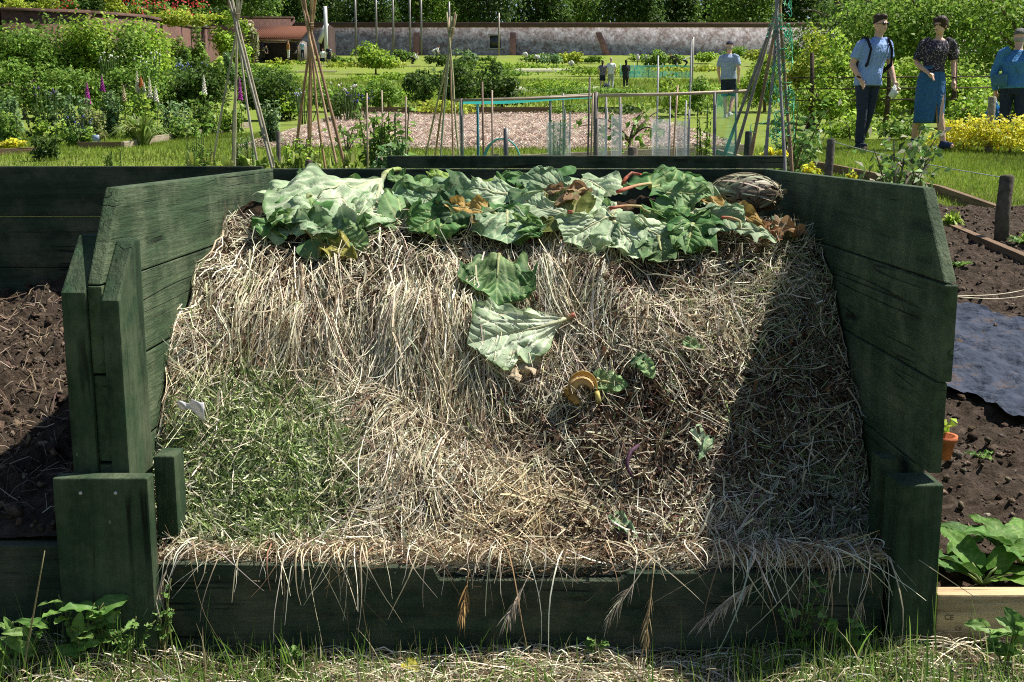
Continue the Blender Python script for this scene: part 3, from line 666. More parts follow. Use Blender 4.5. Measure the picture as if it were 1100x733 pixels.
rleaf('mid green leaf with curled edge in front of the woven dry bundle', (715, 205, 3.25), (765, 205, 3.2), .17, UP_L, (0, -.8, .8), fold=.18, ruffle=.045, seed=49)
rleaf('bright green leaf lying against the beam at the top of the right group', (700, 188, 3.6), (758, 184, 3.6), .16, dict(base=(.12, .26, .05), vein=(.34, .42, .2)), (0, -.6, 1), fold=.13, ruffle=.03, seed=50)
rleaf('silvery leaf lying over the hay between the green leaves and the ochre leaf', (735, 218, 3.12), (800, 236, 3.02), .16, GREYED, (0, -.9, .7), fold=.15, ruffle=.035, crumple=.02, seed=51, shape='fan')
rleaf('green lobed leaf hanging at the right of the down-pointing tip', (745, 225, 3.05), (738, 272, 2.95), .15, UP_G, (0, -1, .5), fold=.2, ruffle=.035, seed=52)
rleaf('ochre withered leaf below the woven dry bundle', (765, 215, 3.2), (822, 238, 3.0), .075, OCHRE, (0, -.8, .8), fold=.15, ruffle=.02, stalk=(760, 212, 3.2), seed=53)
rleaf('ribbed pale leaf end with a pink stalk lying over the hay', (796, 238, 3.0), (835, 248, 2.97), .05, PALE, (0, -.8, .8), fold=.3, stalk=(775, 234, 3.02), sr=.006, seed=54)
rleaf('curled rusty leaf against the shaded side panel', (832, 248, 3.05), (866, 252, 3.05), .05, BROWN, (0, -.6, 1), fold=.5, ruffle=.03, seed=55)
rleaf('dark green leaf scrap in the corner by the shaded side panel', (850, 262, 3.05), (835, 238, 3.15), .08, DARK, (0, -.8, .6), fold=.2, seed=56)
rleaf('little rusty leaf on the hay below the pink stalk', (815, 254), (840, 262), .06, dict(base=(.36, .2, .11), vein=(.45, .3, .17)), (0, -.8, .7), fold=.13, ruffle=.02, seed=57)
# smaller crumpled leaves that fill the pile
for i in range(15):
    px = 295 + 32 * i + R.uniform(-14, 14); py = R.uniform(196, 244) - (6 if 420 < px < 700 else 0); D = np.interp(py, [190, 250], [3.45, 3.03]) + R.uniform(-.04, .04); an = R.uniform(-1.1, 1.1) + (math.pi if i % 2 else 0); ln = R.uniform(34, 62)
    rleaf('small crumpled rhubarb leaf tucked among the larger leaves of the pile', (px, py, D), (px + ln * math.cos(an), py + ln * .55 * math.sin(an) + 8, D - .05), R.uniform(.08, .15), [PALE, UP_G, GREYED, UP_L, DARK, UP_G, GREYED][i % 7], (R.normal() * .5, -.8, R.uniform(.1, .9)), fold=R.uniform(-.5, .7), ruffle=.03, crumple=.02, seed=200 + i, shape='fan' if i % 3 else 'heart', nu=44, nv=34, sr=.004, maxlift=.12, group='small leaves filling the pile')
# red bent stalk at the crest
m = MB(); a = [pt(668, 200, 3.4), pt(672, 192, 3.42), pt(679, 186, 3.44), pt(688, 188, 3.42), pt(694, 196, 3.38)]
m.tube(a, [.006, .006, .0055, .005, .005], 8, col=np.array([(.4, .12, .05), (.5, .12, .07), (.6, .3, .2), (.5, .1, .06), (.4, .14, .06)]))
tag(obj('rhubarb_stalk', m.mesh('s', True), M_RHUB), 'bent red rhubarb stalk sticking up before the beam', 'rhubarb stalk')
# -- on the face of the hay
rleaf('green leaf hanging from its red stalk end in the middle of the hay face', (537, 287), (534, 336), .20, dict(base=(.05, .13, .035), vein=(.26, .36, .15)), (0, -.95, .5), fold=-.3, ruffle=.03, crumple=.014, stalk=(537, 281), sr=.007, seed=61, lift=.028, maxlift=.09, shape='fan')
rleaf('large pale leaf spread in the middle of the hay face, with red stalk end', (606, 352), (503, 376), .20, dict(base=(.42, .52, .34), vein=(.66, .70, .54)), (0, -.9, .55), fold=-.06, ruffle=.022, crumple=.012, stalk=(616, 348), sr=.009, seed=62, lift=.014, maxlift=.09, edge=(.2, .3, .13), shape='fan')
rleaf('bleached curled tip under the large pale leaf', (570, 388), (538, 408), .08, dict(base=(.55, .46, .32), vein=(.5, .35, .2)), (0, -.9, .5), fold=.13, ruffle=.02, seed=63)
rleaf('green leaf end beside the banana skin', (640, 412), (673, 418), .06, UP_L, (0, -.9, .6), fold=.1, crumple=.006, ruffle=.01, seed=64)
for i, (x, y, x2, y2, W, c, lab) in enumerate([(660, 560, 682, 582, .035, GREYED, 'small grey-green leaf low on the hay above the rust leaf'), (655, 566, 672, 576, .02, UP_L, 'narrow green leaf low on the hay'),
        (690, 395, 700, 412, .04, UP_L, 'small green leaf on the dark litter beside the banana skin'), (735, 372, 752, 380, .03, UP_L, 'small green leaf high on the litter near the shadow edge'),
        (745, 470, 758, 490, .03, PALE, 'silvery leaf scrap at the shadow edge'), (760, 478, 748, 500, .022, GREYED, 'greyish leaf scrap below the silvery one'), (680, 398, 692, 386, .03, DARK, 'dark leaf scrap in the brown litter')]):
    rleaf(lab, (x, y), (x2, y2), W, c, (0, -.9, .6), fold=.2, crumple=.004, ruffle=.006, sr=.002, seed=70 + i, nu=24, nv=16, name='leaf_scrap')
# rust leaf on the board
rleaf('curled rust brown leaf on the top edge of the front board', (722, 602, 2.27), (745, 604, 2.27), .035, dict(base=(.42, .14, .05), vein=(.45, .2, .1)), (0, -.6, 1), fold=.5, crumple=.004, ruffle=.003, sr=.0015, drape=False, seed=81, nu=24, nv=16, name='dry_leaf')
rleaf('yellow fallen leaf on the ground before the front board', (436, 712, 2.12), (450, 722, 2.1), .03, dict(base=(.55, .5, .07), vein=(.5, .5, .15)), (0, -.6, 1), fold=.15, crumple=.002, ruffle=.002, sr=.001, drape=False, seed=82, nu=24, nv=16, name='dry_leaf')

# banana skin: three peeled strips curling from the stem
def strip(pts, w, col_in, col_out, nrm):
    P = np.array(pts); T = unit(np.gradient(P, axis=0)); S = unit(np.cross(T, np.asarray(nrm, float))); K = len(P)
    wd = w * np.sin(np.linspace(.25, math.pi - .35, K)) ** .6
    s = np.linspace(-1, 1, 7); out = np.zeros((K, 7, 3)); C = np.zeros((K, 7, 3))
    for j, q in enumerate(s):
        out[:, j] = P + S * (q * wd)[:, None] + np.asarray(nrm) * (-.006 * q * q)
        C[:, j] = np.array(col_in) * (1 - .5 * (abs(q) > .8)) * (1 + .25 * n2(np.arange(K) * .3, j * .3, 1.3, 4))[:, None]
    return out, C
o = rh(626, 428) + np.array((0, -.02, .015)); ux, uz, un = np.array((1., 0, 0)), unit(np.array((0, .5, .85))), unit(np.array((0, -.85, .5)))
bp = thing('banana_skin', 'brown and yellow curled banana skin lying on the dark litter', 'banana skin', o)
def q3(x, y, d): return ux * x + uz * y + un * d
arc = [q3(.034 * math.cos(a) - .004, .034 * math.sin(a) + .005, .018 + .008 * math.sin(a)) for a in np.linspace(-.35, 3.6, 16)]
for nm, pts, ci, nr in (('outer_peel', arc, (.6, .38, .12), un * .3 + uz * .2 + ux * .1),
                       ('inner_peel', [p * .72 + un * .006 for p in arc[2:]], (.72, .52, .24), un),
                       ('hanging_peel', [q3(-.038 + .05 * t * .5, .0 - .03 * t, .02 + .008 * t) for t in np.linspace(-.3, 1.0, 8)], (.5, .3, .08), un)):
    m = MB()
    if nm == 'outer_peel':       # band standing on edge
        P = np.array(pts); wv = un * .03; K = len(P); s = np.linspace(0, 1, 6); grid = P[:, None] + wv * s[None, :, None] * np.sin(np.linspace(.5, 2.9, K))[:, None, None]
        C = np.array((.62, .41, .13)) * (1 + .3 * n2(np.arange(K)[:, None] * .5, s[None] * 3, 1., 3))[..., None]; m.grid(grid, C)
    else:
        g, C = strip(pts, .012, ci, ci, nr); m.grid(g, C)
    ob = obj(nm, m.mesh(nm, True), M_RHUB, bp); md = ob.modifiers.new('thick', 'SOLIDIFY'); md.thickness = .0025
m = MB(); m.tube([q3(.03, -.002, .03), q3(.034, -.02, .026), q3(.036, -.035, .02)], [.006, .006, .003], 8, col=np.array([(.6, .5, .15), (.6, .52, .2), (.1, .06, .03)]))
obj('stem', m.mesh('stem', True), M_RHUB, bp)

# white paper scrap
o = rh(212, 446) + np.array((0, -.025, .02)); m = MB()
P = np.array([[(-.03 + .06 * t, -.004 + (.004 + .008 * t) * s - .016 * t + .006 * math.sin(t * 7) * s, .012 + .010 * math.sin(t * 9 + s * 2) + .008 * s) for s in np.linspace(-1, 1, 7) * 1] for t in np.linspace(0, 1, 18)]); P[..., 1] *= 1; P = np.stack([P[..., 0], -.004 - .4 * P[..., 2], P[..., 1] + .006 + P[..., 2] * .6], -1)
P[..., 2] *= np.where(np.linspace(0, 1, 18) < .5, .7, 1.5)[:, None]
m.grid(P, (.74, .72, .75)); w = obj('paper_scrap', m.mesh('p', True), M_FLOWER, loc=o + np.array((0, -.012, .01))); tag(w, 'crumpled white paper scrap on the hay beside the sunlit side panel', 'paper scrap')
md = w.modifiers.new('thick', 'SOLIDIFY'); md.thickness = .001
# purple stem
m = MB(); pts = [rh(x, y) + np.array((0, -.03, .025)) for x, y in ((684, 486), (676, 492), (672, 502), (673, 512), (678, 520))]; m.tube(pts, [.004, .005, .005, .004, .003], 8, col=(.11, .055, .09))
tag(obj('purple_stem', m.mesh('s', True), M_RHUB), 'curved dark purple stem lying in the litter', 'plant stem')

# woven bundle of dry leaves: a ball of wrapped strap leaves
o = pt(800, 208, 3.42); bw = thing('dry_leaf_bundle', 'brown ball of plaited dry strap leaves in the back corner', 'dry leaf bundle', o)
m = MB(); m.ball((0, 0, 0), (.085, .066, .044), (.07, .055, .04), 16, 12); obj('core', m.mesh('core', True), M_RHUB, bw)
m = MB()
for i in range(170):
    a = unit(R.normal(size=3)); b = unit(np.cross(a, R.normal(size=3))); t0 = R.uniform(0, 6.28); ln = R.uniform(.7, 2.2); t = np.linspace(t0, t0 + ln, 12); r = R.uniform(.98, 1.12)
    pp = (np.cos(t)[:, None] * a + np.sin(t)[:, None] * b) * np.array((.098, .075, .052)) * r; nrm = unit(pp)
    T = unit(np.gradient(pp, axis=0)); S = np.cross(T, nrm) + nrm * R.normal() * .5; wd = R.uniform(.008, .02) * np.sin(np.linspace(.3, 2.9, 12)) ** .5
    c = palette(1, [(.34, .29, .20), (.24, .19, .12), (.43, .37, .27), (.15, .12, .08), (.3, .3, .2)], [3, 3, 2, 2, 1])[0]
    m.grid(np.stack([pp + S * wd[:, None] * .5, pp + nrm * .003, pp - S * wd[:, None] * .5], 1), c)
obj('wrapped_leaves', m, M_STRAW, bw)
for j, (x, y) in enumerate(((846, 206), (838, 226))):
    rleaf(['dry grey leaf tip sticking out of the plaited bundle', 'grey withered leaf hanging below the plaited bundle'][j], (826, 206, 3.4), (x, y, 3.4), .04, dict(base=(.26, .26, .18), vein=(.3, .3, .2)), (0, -1, .2), fold=.2, drape=False, seed=90 + j, name='leaf_scrap', nu=24, nv=16, sr=.003)
# ------------------------------------------------------------------ ground
ys = np.concatenate([np.linspace(-6, 2, 10), np.linspace(2.1, 16, 100), np.linspace(16.5, 140, 140), np.linspace(150, 700, 12)])
xs = np.concatenate([np.linspace(-300, -14, 14), np.linspace(-12, 12, 97), np.linspace(14, 300, 14)])
XX, YY = np.meshgrid(xs, ys); ZZ = G(XX, YY) + .02 * n2(XX, YY, .9, 31) * (YY > 5) + .015 * n2(XX, YY, 2.3, 32)
ZZ = ZZ - np.where((YY > 2.15) & (YY < 4.6) & (np.abs(XX) < 4), .05, 0)
m = MB(); m.grid(np.stack([XX, YY, ZZ], -1))
M_GROUND = noise_mat('lawn_ground', [(.3, (.12, .17, .022)), (.5, (.18, .24, .035)), (.7, (.25, .29, .07))], scale=5, bump=.8, bscale=55, bdist=.03, second=(.35, (.17, .19, .07), .5, .72))
tag(obj('ground', m.mesh('ground', True), M_GROUND), kind='structure')

# trampled strip in front: earth and straw
x = np.linspace(-2.2, 2.2, 160); y = np.linspace(.9, 2.225, 60); XX, YY = np.meshgrid(x, y)
EZ = lambda X, Y: .026 + .03 * np.clip((np.abs(X + .05) - .45) / .3, 0, 1) + .012 * n2(X, Y, 6, 41) + .006 * n2(X, Y, 22, 42)
m = MB(); m.grid(np.stack([XX, YY, EZ(XX, YY)], -1))
M_EARTH = noise_mat('trampled_earth', [(.3, (.05, .035, .022)), (.55, (.11, .08, .05)), (.75, (.2, .15, .1))], scale=14, bump=1, bscale=70, bdist=.02)
tag(obj('trampled_strip', m.mesh('strip', True), M_EARTH), kind='structure')

# soil of the bay next door and of the bed at the right
M_SOIL = noise_mat('soil', [(.3, (.038, .028, .02)), (.5, (.078, .057, .041)), (.72, (.15, .113, .084))], scale=22, bump=1, bscale=60, bdist=.03)
def soil_l(X, Y):
    return np.interp(Y, [2.24, 2.5, 3.0, 3.6, 3.97], [.272, .31, .42, .53, .58]) + np.clip((Y - 2.2) / .25, .15, 1) * (.05 * n2(X, Y, 5, 51) + .028 * n2(X, Y, 13, 52) + .026 * n2(X, Y, 30, 53) + .014 * n2(X, Y, 70, 54))
def soil_r(X, Y):
    return .05 + .088 * (Y - 2.3) + .03 * n2(X, Y, 4, 55) + .022 * n2(X, Y, 14, 56) + .02 * n2(X, Y, 30, 57) + .011 * n2(X, Y, 66, 58)
for nm, fn, x0, x1, y0, y1 in (('soil_bay', soil_l, -3.2, -.855, 2.238, 3.975), ('soil_bed', soil_r, .9, 5.2, 2.24, 8.6)):
    n = (300, 240) if nm == 'soil_bay' else (300, 460)
    XX, YY = np.meshgrid(np.linspace(x0, x1, n[0]), np.linspace(y0, y1, n[1])); Z = fn(XX, YY)
    m = MB(); m.grid(np.stack([XX, YY, Z], -1)); tag(obj(nm, m.mesh(nm, True), M_SOIL), kind='structure')
    # clods and crumbs
    k = 8000 if nm == 'soil_bay' else 14000
    X = R.uniform(x0 + .02, min(x1, x0 + 3.4) - .02, k); Y = y0 + .02 + (y1 - y0 - .05) * R.uniform(size=k) ** (1 if nm == 'soil_bay' else 1.6); m = MB()
    r = np.clip(R.gamma(1.6, .0030, k), .0018, .016)
    bv = np.array([(1, 0, 0), (-1, 0, 0), (0, 1, 0), (0, -1, 0), (0, 0, 1), (0, 0, -1), (.6, .6, .6), (-.6, .6, .6), (.6, -.6, .6), (-.6, -.6, .6)])
    tri = np.array([(0, 2, 6), (2, 4, 6), (4, 0, 6), (2, 1, 7), (1, 4, 7), (4, 2, 7), (3, 0, 8), (0, 4, 8), (4, 3, 8), (1, 3, 9), (3, 4, 9), (4, 1, 9), (2, 0, 5), (1, 2, 5), (3, 1, 5), (0, 3, 5)])
    V = bv[None] * (1 + .42 * R.normal(size=(k, 10, 1)).clip(-1.8, 1.8)) * r[:, None, None] * (.7 + .6 * R.uniform(size=(k, 1, 3))) + np.stack([X, Y, fn(X, Y) + r * .35], -1)[:, None]
    Tt = (tri[None] + (np.arange(k) * 10)[:, None, None]).reshape(-1, 3)
    cc = np.repeat(palette(k, [(.08, .058, .042), (.13, .098, .072), (.055, .04, .029), (.3, .26, .21)], [5, 4, 3, .25], .25), 10, 0)
    m.add(V.reshape(-1, 3), tris=Tt, col=cc)
    tag(obj('soil_clods', m, col_mat('clod', rough=.95, spec=.08, nscale=90, namt=.4, bump=.8, bscale=120)), kind='stuff')
# fibrous litter on the soil of the bay
k = 2000; X = R.uniform(-2.6, -.87, k); Y = R.uniform(2.3, 3.9, k); K = 4
L = R.uniform(.02, .11, k); a = R.uniform(0, 6.28, k); t = np.linspace(-.5, .5, K)
P = np.stack([X[:, None] + np.cos(a)[:, None] * L[:, None] * t, Y[:, None] + np.sin(a)[:, None] * L[:, None] * t, 0 * t + np.zeros((k, 1))], -1)
P[..., 2] = soil_l(P[..., 0], P[..., 1]) + .008 + .02 * R.uniform(size=(k, 1)) * (1 - 3 * t * t)
V, Q, c = ribbons(P, R.uniform(.0015, .0035, (k, 1)) * np.ones((1, K)), unit(R.normal(size=(k, 3)) * (1, 1, .5)), palette(k, [(.2, .14, .09), (.32, .25, .17), (.1, .07, .05), (.42, .36, .27)], [4, 2, 3, .8]))
m = MB(); m.add(V, Q, col=c); tag(obj('soil_litter', m, M_STRAW), kind='stuff')

# ------------------------------------------------------------------ grass and straw in front
def grass(n, X, Y, Zf, L, w, cols, wts, K=5, lean=.5, name='grass', mat=None):
    a = R.uniform(0, 6.28, n); le = np.abs(R.normal(size=n)) * lean; t = np.linspace(0, 1, K)
    d = np.stack([np.cos(a) * np.sin(le), np.sin(a) * np.sin(le), np.cos(le)], -1)
    P = np.stack([X, Y, Zf], -1)[:, None] + d[:, None] * (L[:, None] * t)[..., None]
    P[..., 2] -= (np.sin(le) * .5)[:, None] * L[:, None] * t ** 2.2
    bend = R.normal(size=(n, 1)) * .15 * L[:, None] * t ** 2; P[..., 0] += bend * np.cos(a)[:, None]; P[..., 1] += bend * np.sin(a)[:, None]
    side = unit(np.stack([-np.sin(a), np.cos(a), .2 * R.normal(size=n)], -1) + .4 * R.normal(size=(n, 3)))
    V, Q, c = ribbons(P, w[:, None] * (1 - t ** 2 * .92), side, palette(n, cols, wts, .2))
    m = MB(); m.add(V, Q, col=c); return tag(obj(name, m, mat or M_LEAF), kind='stuff')
GR = [(.15, .27, .045), (.22, .35, .07), (.10, .19, .035), (.30, .33, .13), (.42, .37, .22)]
n = 44000; X = R.uniform(-1.15, 1.15, n); Y = 1.84 + .37 * R.uniform(size=n)
px, py = proj(np.stack([X, Y, 0 * X], -1)); dens = np.clip(.62 + .9 * n2(X, Y, 3.2, 61), 0.05, 1) * np.where((px > 350) & (px < 780), .45, 1)
k = R.uniform(size=n) < dens; X, Y = X[k], Y[k]; n = len(X)
grass(n, X, Y, EZ(X, Y), R.gamma(4, .011, n), R.uniform(.002, .0042, n), GR, [22, 20, 14, 11, 12], lean=1.05)
# dry straw lying on the ground
n = 8500; X = R.uniform(-1.15, 1.15, n); Y = 1.9 + .31 * R.uniform(size=n); px, py = proj(np.stack([X, Y, 0 * X], -1))
k = R.uniform(size=n) < np.where((px > 330) & (px < 800), .8, .22); X, Y = X[k], Y[k]; n = len(X); K = 5
L = np.clip(R.gamma(3, .03, n), .02, .3); a = R.normal(size=n) * .9 + np.where(R.uniform(size=n) < .5, 0, math.pi); t = np.linspace(-.5, .5, K); cv = R.normal(size=n) * .25
P = np.stack([X[:, None] + np.cos(a)[:, None] * L[:, None] * t - cv[:, None] * L[:, None] * t * t * np.sin(a)[:, None], Y[:, None] + .75 * np.sin(a)[:, None] * L[:, None] * t, np.zeros((n, K))], -1)
P[..., 1] = np.minimum(P[..., 1], 2.19); P[..., 2] = EZ(P[..., 0], P[..., 1]) + .003 + R.uniform(0, .03, (n, 1)) * (1 - 3.2 * t * t)
V, Q, c = ribbons(P, R.uniform(.0014, .0034, (n, 1)) * np.ones((1, K)), unit(R.normal(size=(n, 3)) * (1, 1, .6)), palette(n, STR[:5], [20, 24, 20, 12, 16]))
m = MB(); m.add(V, Q, col=c); tag(obj('ground_straw', m, M_STRAW), kind='stuff')
# tall grass at the foot of the boards
n = 150; X = np.concatenate([R.uniform(-1.15, -.4, 60), R.uniform(-.6, .5, 15), R.uniform(.35, 1.15, 75)]); Y = R.uniform(2.0, 2.19, n)
grass(n, X, Y, EZ(X, Y), R.uniform(.06, .2, n), R.uniform(.002, .004, n), GR, [22, 20, 12, 8, 9], K=7, lean=.75, name='tall_grass')

# ------------------------------------------------------------------ light and view
w = bpy.data.worlds.new('World'); scene.world = w; w.use_nodes = True
nt = w.node_tree; bg = nt.nodes['Background']; sky = nt.nodes.new('ShaderNodeTexSky'); sky.sky_type = 'NISHITA'; sky.sun_disc = False
SUN = Vector((.595, .22, 1.0)).normalized()
sky.sun_elevation = math.asin(SUN.z); sky.sun_rotation = math.atan2(SUN.x, SUN.y); sky.altitude = 50; sky.air_density = 1.0; sky.dust_density = .6
nt.links.new(sky.outputs[0], bg.inputs['Color']); bg.inputs['Strength'].default_value = .062
su = bpy.data.lights.new('sun', 'SUN'); su.energy = 5.0; su.angle = math.radians(.53); su.color = (1, .95, .86)
so = bpy.data.objects.new('sun', su); COL.objects.link(so); so.rotation_euler = (-SUN).to_track_quat('-Z', 'Y').to_euler(); so.location = (20, 10, 40)
cam = bpy.data.cameras.new('camera'); co = bpy.data.objects.new('camera', cam); COL.objects.link(co)
co.location = CAM; co.rotation_euler = (math.pi / 2 - PITCH, 0, 0); cam.sensor_width = 36; cam.lens = 36 * F / 1100; cam.clip_start = .05; cam.clip_end = 2000
scene.camera = co
vs = scene.view_settings; vs.view_transform = 'Standard'; vs.look = 'None'; vs.exposure = .78; vs.gamma = 1; vs.use_curve_mapping = False
scene.cycles.filter_width = 1.05; scene.cycles.max_bounces = 6; scene.cycles.transparent_max_bounces = 12
try: scene.cycles.use_denoising = False
except Exception: pass
# ------------------------------------------------------------------ vegetation builders
def leaf_cards(Pc, Nn, L, W, col, fold=.25):
    """one folded leaf per point: base, side, tip, side"""
    n = len(Pc); Nn = unit(Nn); a = unit(np.cross(Nn, R.normal(size=(n, 3)))); b = np.cross(Nn, a)
    L = np.broadcast_to(L, (n,))[:, None]; W = np.broadcast_to(W, (n,))[:, None]
    f = Nn * W * fold
    V = np.stack([Pc - a * L * .5, Pc + b * W * .5 + f - a * L * .05, Pc + a * L * .5 - Nn * L * .12, Pc - b * W * .5 + f - a * L * .05], 1).reshape(-1, 3)
    i = np.arange(n)[:, None] * 4
    return V, np.concatenate([i, i + 1, i + 2, i + 3], 1), np.repeat(col, 4, 0)

GREENS = dict(
    mid=[(0.098, 0.195, 0.033), (0.130, 0.247, 0.046), (0.072, 0.143, 0.029), (0.195, 0.312, 0.078)],
    dark=[(0.046, 0.098, 0.023), (0.065, 0.130, 0.029), (0.033, 0.072, 0.018), (0.091, 0.169, 0.039)],
    bright=[(0.182, 0.325, 0.039), (0.247, 0.403, 0.058), (0.130, 0.247, 0.033), (0.325, 0.468, 0.104)],
    yellow=[(0.325, 0.403, 0.039), (0.416, 0.468, 0.058), (0.234, 0.325, 0.039), (0.520, 0.546, 0.117)],
    blue_=[(0.156, 0.273, 0.130), (0.221, 0.351, 0.182), (0.104, 0.195, 0.091), (0.338, 0.455, 0.286)],
    gold=[(0.750, 0.676, 0.039), (0.650, 0.611, 0.052), (0.750, 0.750, 0.104), (0.390, 0.468, 0.065)])

GREENS['blue'] = [(.17, .29, .10), (.23, .36, .14), (.11, .20, .07), (.32, .44, .24)]
GREENS['mid'] = [(q[0] * 1.6, q[1] * 1.4, q[2] * 1.2) for q in GREENS['mid']]; GREENS['bright'] = [(q[0] * 1.35, q[1] * 1.2, q[2]) for q in GREENS['bright']]; GREENS['dark'] = [(q[0] * 1.35, q[1] * 1.2, q[2]) for q in GREENS['dark']]
def foliage_points(n, c, rad, lumps, flat=.0, zmin=None):
    c, rad = np.asarray(c, float), np.asarray(rad, float)
    d = rand_dirs(lumps); d[:, 2] = np.where(R.uniform(size=lumps) < .42, -np.abs(d[:, 2]) * .95, d[:, 2]); d[:, :2] /= np.maximum(.55, np.linalg.norm(d[:, :2], axis=1, keepdims=True))
    q = R.uniform(.3, .78, lumps)[:, None]
    lc = c + d * q * rad; lr = R.uniform(.26, .46, lumps)[:, None] * rad
    k = R.integers(0, lumps, n); dd = rand_dirs(n); dd[:, 2] = dd[:, 2] * .8 + .2
    rr = R.uniform(.55, 1.05, n)[:, None] ** .7
    P = lc[k] + dd * rr * lr[k]
    P += .06 * rad * R.normal(size=(n, 3))
    Nn = unit(dd * .8 + np.array((0, 0, .5)) + .6 * R.normal(size=(n, 3)))
    tint = (.75 + .5 * R.uniform(size=lumps))[k]
    if zmin is not None:
        kk = P[:, 2] > zmin + .0; P, Nn, tint = P[kk], Nn[kk], tint[kk]
    return P, Nn, tint

def crown_mesh(n, c, rad, lumps, leaf, cols, wts=(4, 4, 3, 1.2), zmin=None, aspect=.6):
    P, Nn, tint = foliage_points(n, c, rad, lumps, zmin=zmin); k = len(P)
    col = palette(k, cols, wts, .18) * tint[:, None]
    m = MB(); L = leaf * R.uniform(.6, 1.35, k); V, Q, C = leaf_cards(P, Nn, L, L * aspect, np.clip(col, .004, 1)); m.add(V, Q, col=C)
    return m

def branches(o, h, r, top, nb, parent, mat=None, name='trunk', col=(.16, .12, .085), spread=None):
    m = MB(); t = np.linspace(0, 1, 7)
    m.tube(np.stack([.04 * h * np.sin(t * 4 + R.uniform(0, 6)) * t, .04 * h * np.sin(t * 3 + 1) * t, h * .75 * t], -1), r * (1 - .6 * t), 7, col=col)
    for i in range(nb):
        a = i * 2.4 + R.uniform(0, 1); z0 = h * R.uniform(.2, .6); e = np.array((math.cos(a) * top[0] * .7, math.sin(a) * top[1] * .7, h * R.uniform(.6, .95)))
        s = np.array((0, 0, z0)); P = np.array([s + (e - s) * q + np.array((0, 0, .12 * h * math.sin(q * 3.1))) for q in np.linspace(0, 1, 5)])
        m.tube(P, r * .5 * (1 - .75 * np.linspace(0, 1, 5)), 6, col=col)
    return obj(name, m.mesh(name, True), mat or M_BARK, parent)

def bush(name, label, cat, px0, px1, pytop, D, cols='mid', leafpx=4.0, dens=1.0, depth=None, lumps=16, group=None, base_py=None, stem=True, h_over=None, mat=None, aspect=.6, part='foliage', nmax=9000):
    """shrub seen between photo columns px0..px1 with its top at row pytop, rooted at distance D"""
    pa, pb = pt(px0, pytop, D), pt(px1, pytop, D); cx = (pa[0] + pb[0]) / 2; rx = (pb[0] - pa[0]) / 2
    g = float(G(cx, D)); zb = g if base_py is None else pt(px0, base_py, D)[2]
    h = max(pa[2] - zb, .1); ry = depth / 2 if depth else min(rx, h) * .8
    o = thing(name, label, cat, (cx, D, zb), 0, group)
    leaf = leafpx * D / F
    area = 2 * rx * h; n = int(min(nmax, dens * 7.5 * area / (leaf * leaf * aspect)))
    m = crown_mesh(n, (0, 0, h * .52), (rx * 1.02, ry, h * .56), lumps, leaf, GREENS[cols] if isinstance(cols, str) else cols, zmin=.02, aspect=aspect)
    obj(part, m, mat or (M_FARLEAF if D > 20 else M_LEAF), o)
    if stem: branches(o, h * .8, max(.012, min(.035 * h, .12)), (rx, ry), 5, o, name='stem')
    return o

def tree(label, px, pytop, D, rx, cols='dark', leafpx=4.5, lumps=26, n=5000, group=None, name='tree', low=.12, zb=None):
    p = pt(px, pytop, D); g = float(G(p[0], D)) if zb is None else zb; h = p[2] - g
    o = thing(name, label, 'tree', (p[0], D, g), 0, group); leaf = leafpx * D / F
    m = crown_mesh(n, (0, 0, h * (.5 + low / 2)), (rx, rx * .8, h * (.5 - low / 2)), lumps, leaf, GREENS[cols] if isinstance(cols, str) else cols)
    obj('crown', m, M_FARLEAF, o); branches(o, h * .85, .035 * h ** .9, (rx, rx), 6, o)
    return o

def flowers_on(parent, n, rad, zr, size, cols, name='flower', y_front=True):
    """many small blossoms of one plant as one part"""
    d = rand_dirs(n); d[:, 1] = -np.abs(d[:, 1]); P = d * np.asarray(rad) * R.uniform(.75, 1.1, (n, 1)); P[:, 2] = R.uniform(zr[0], zr[1], n)
    V, Q, C = leaf_cards(P, d + (0, -.4, .6), size, size * .8, palette(n, cols, [1] * len(cols), .1)); m = MB(); m.add(V, Q, col=C)
    o = obj(name, m, M_FLOWER, parent); o['kind'] = 'stuff'; return o

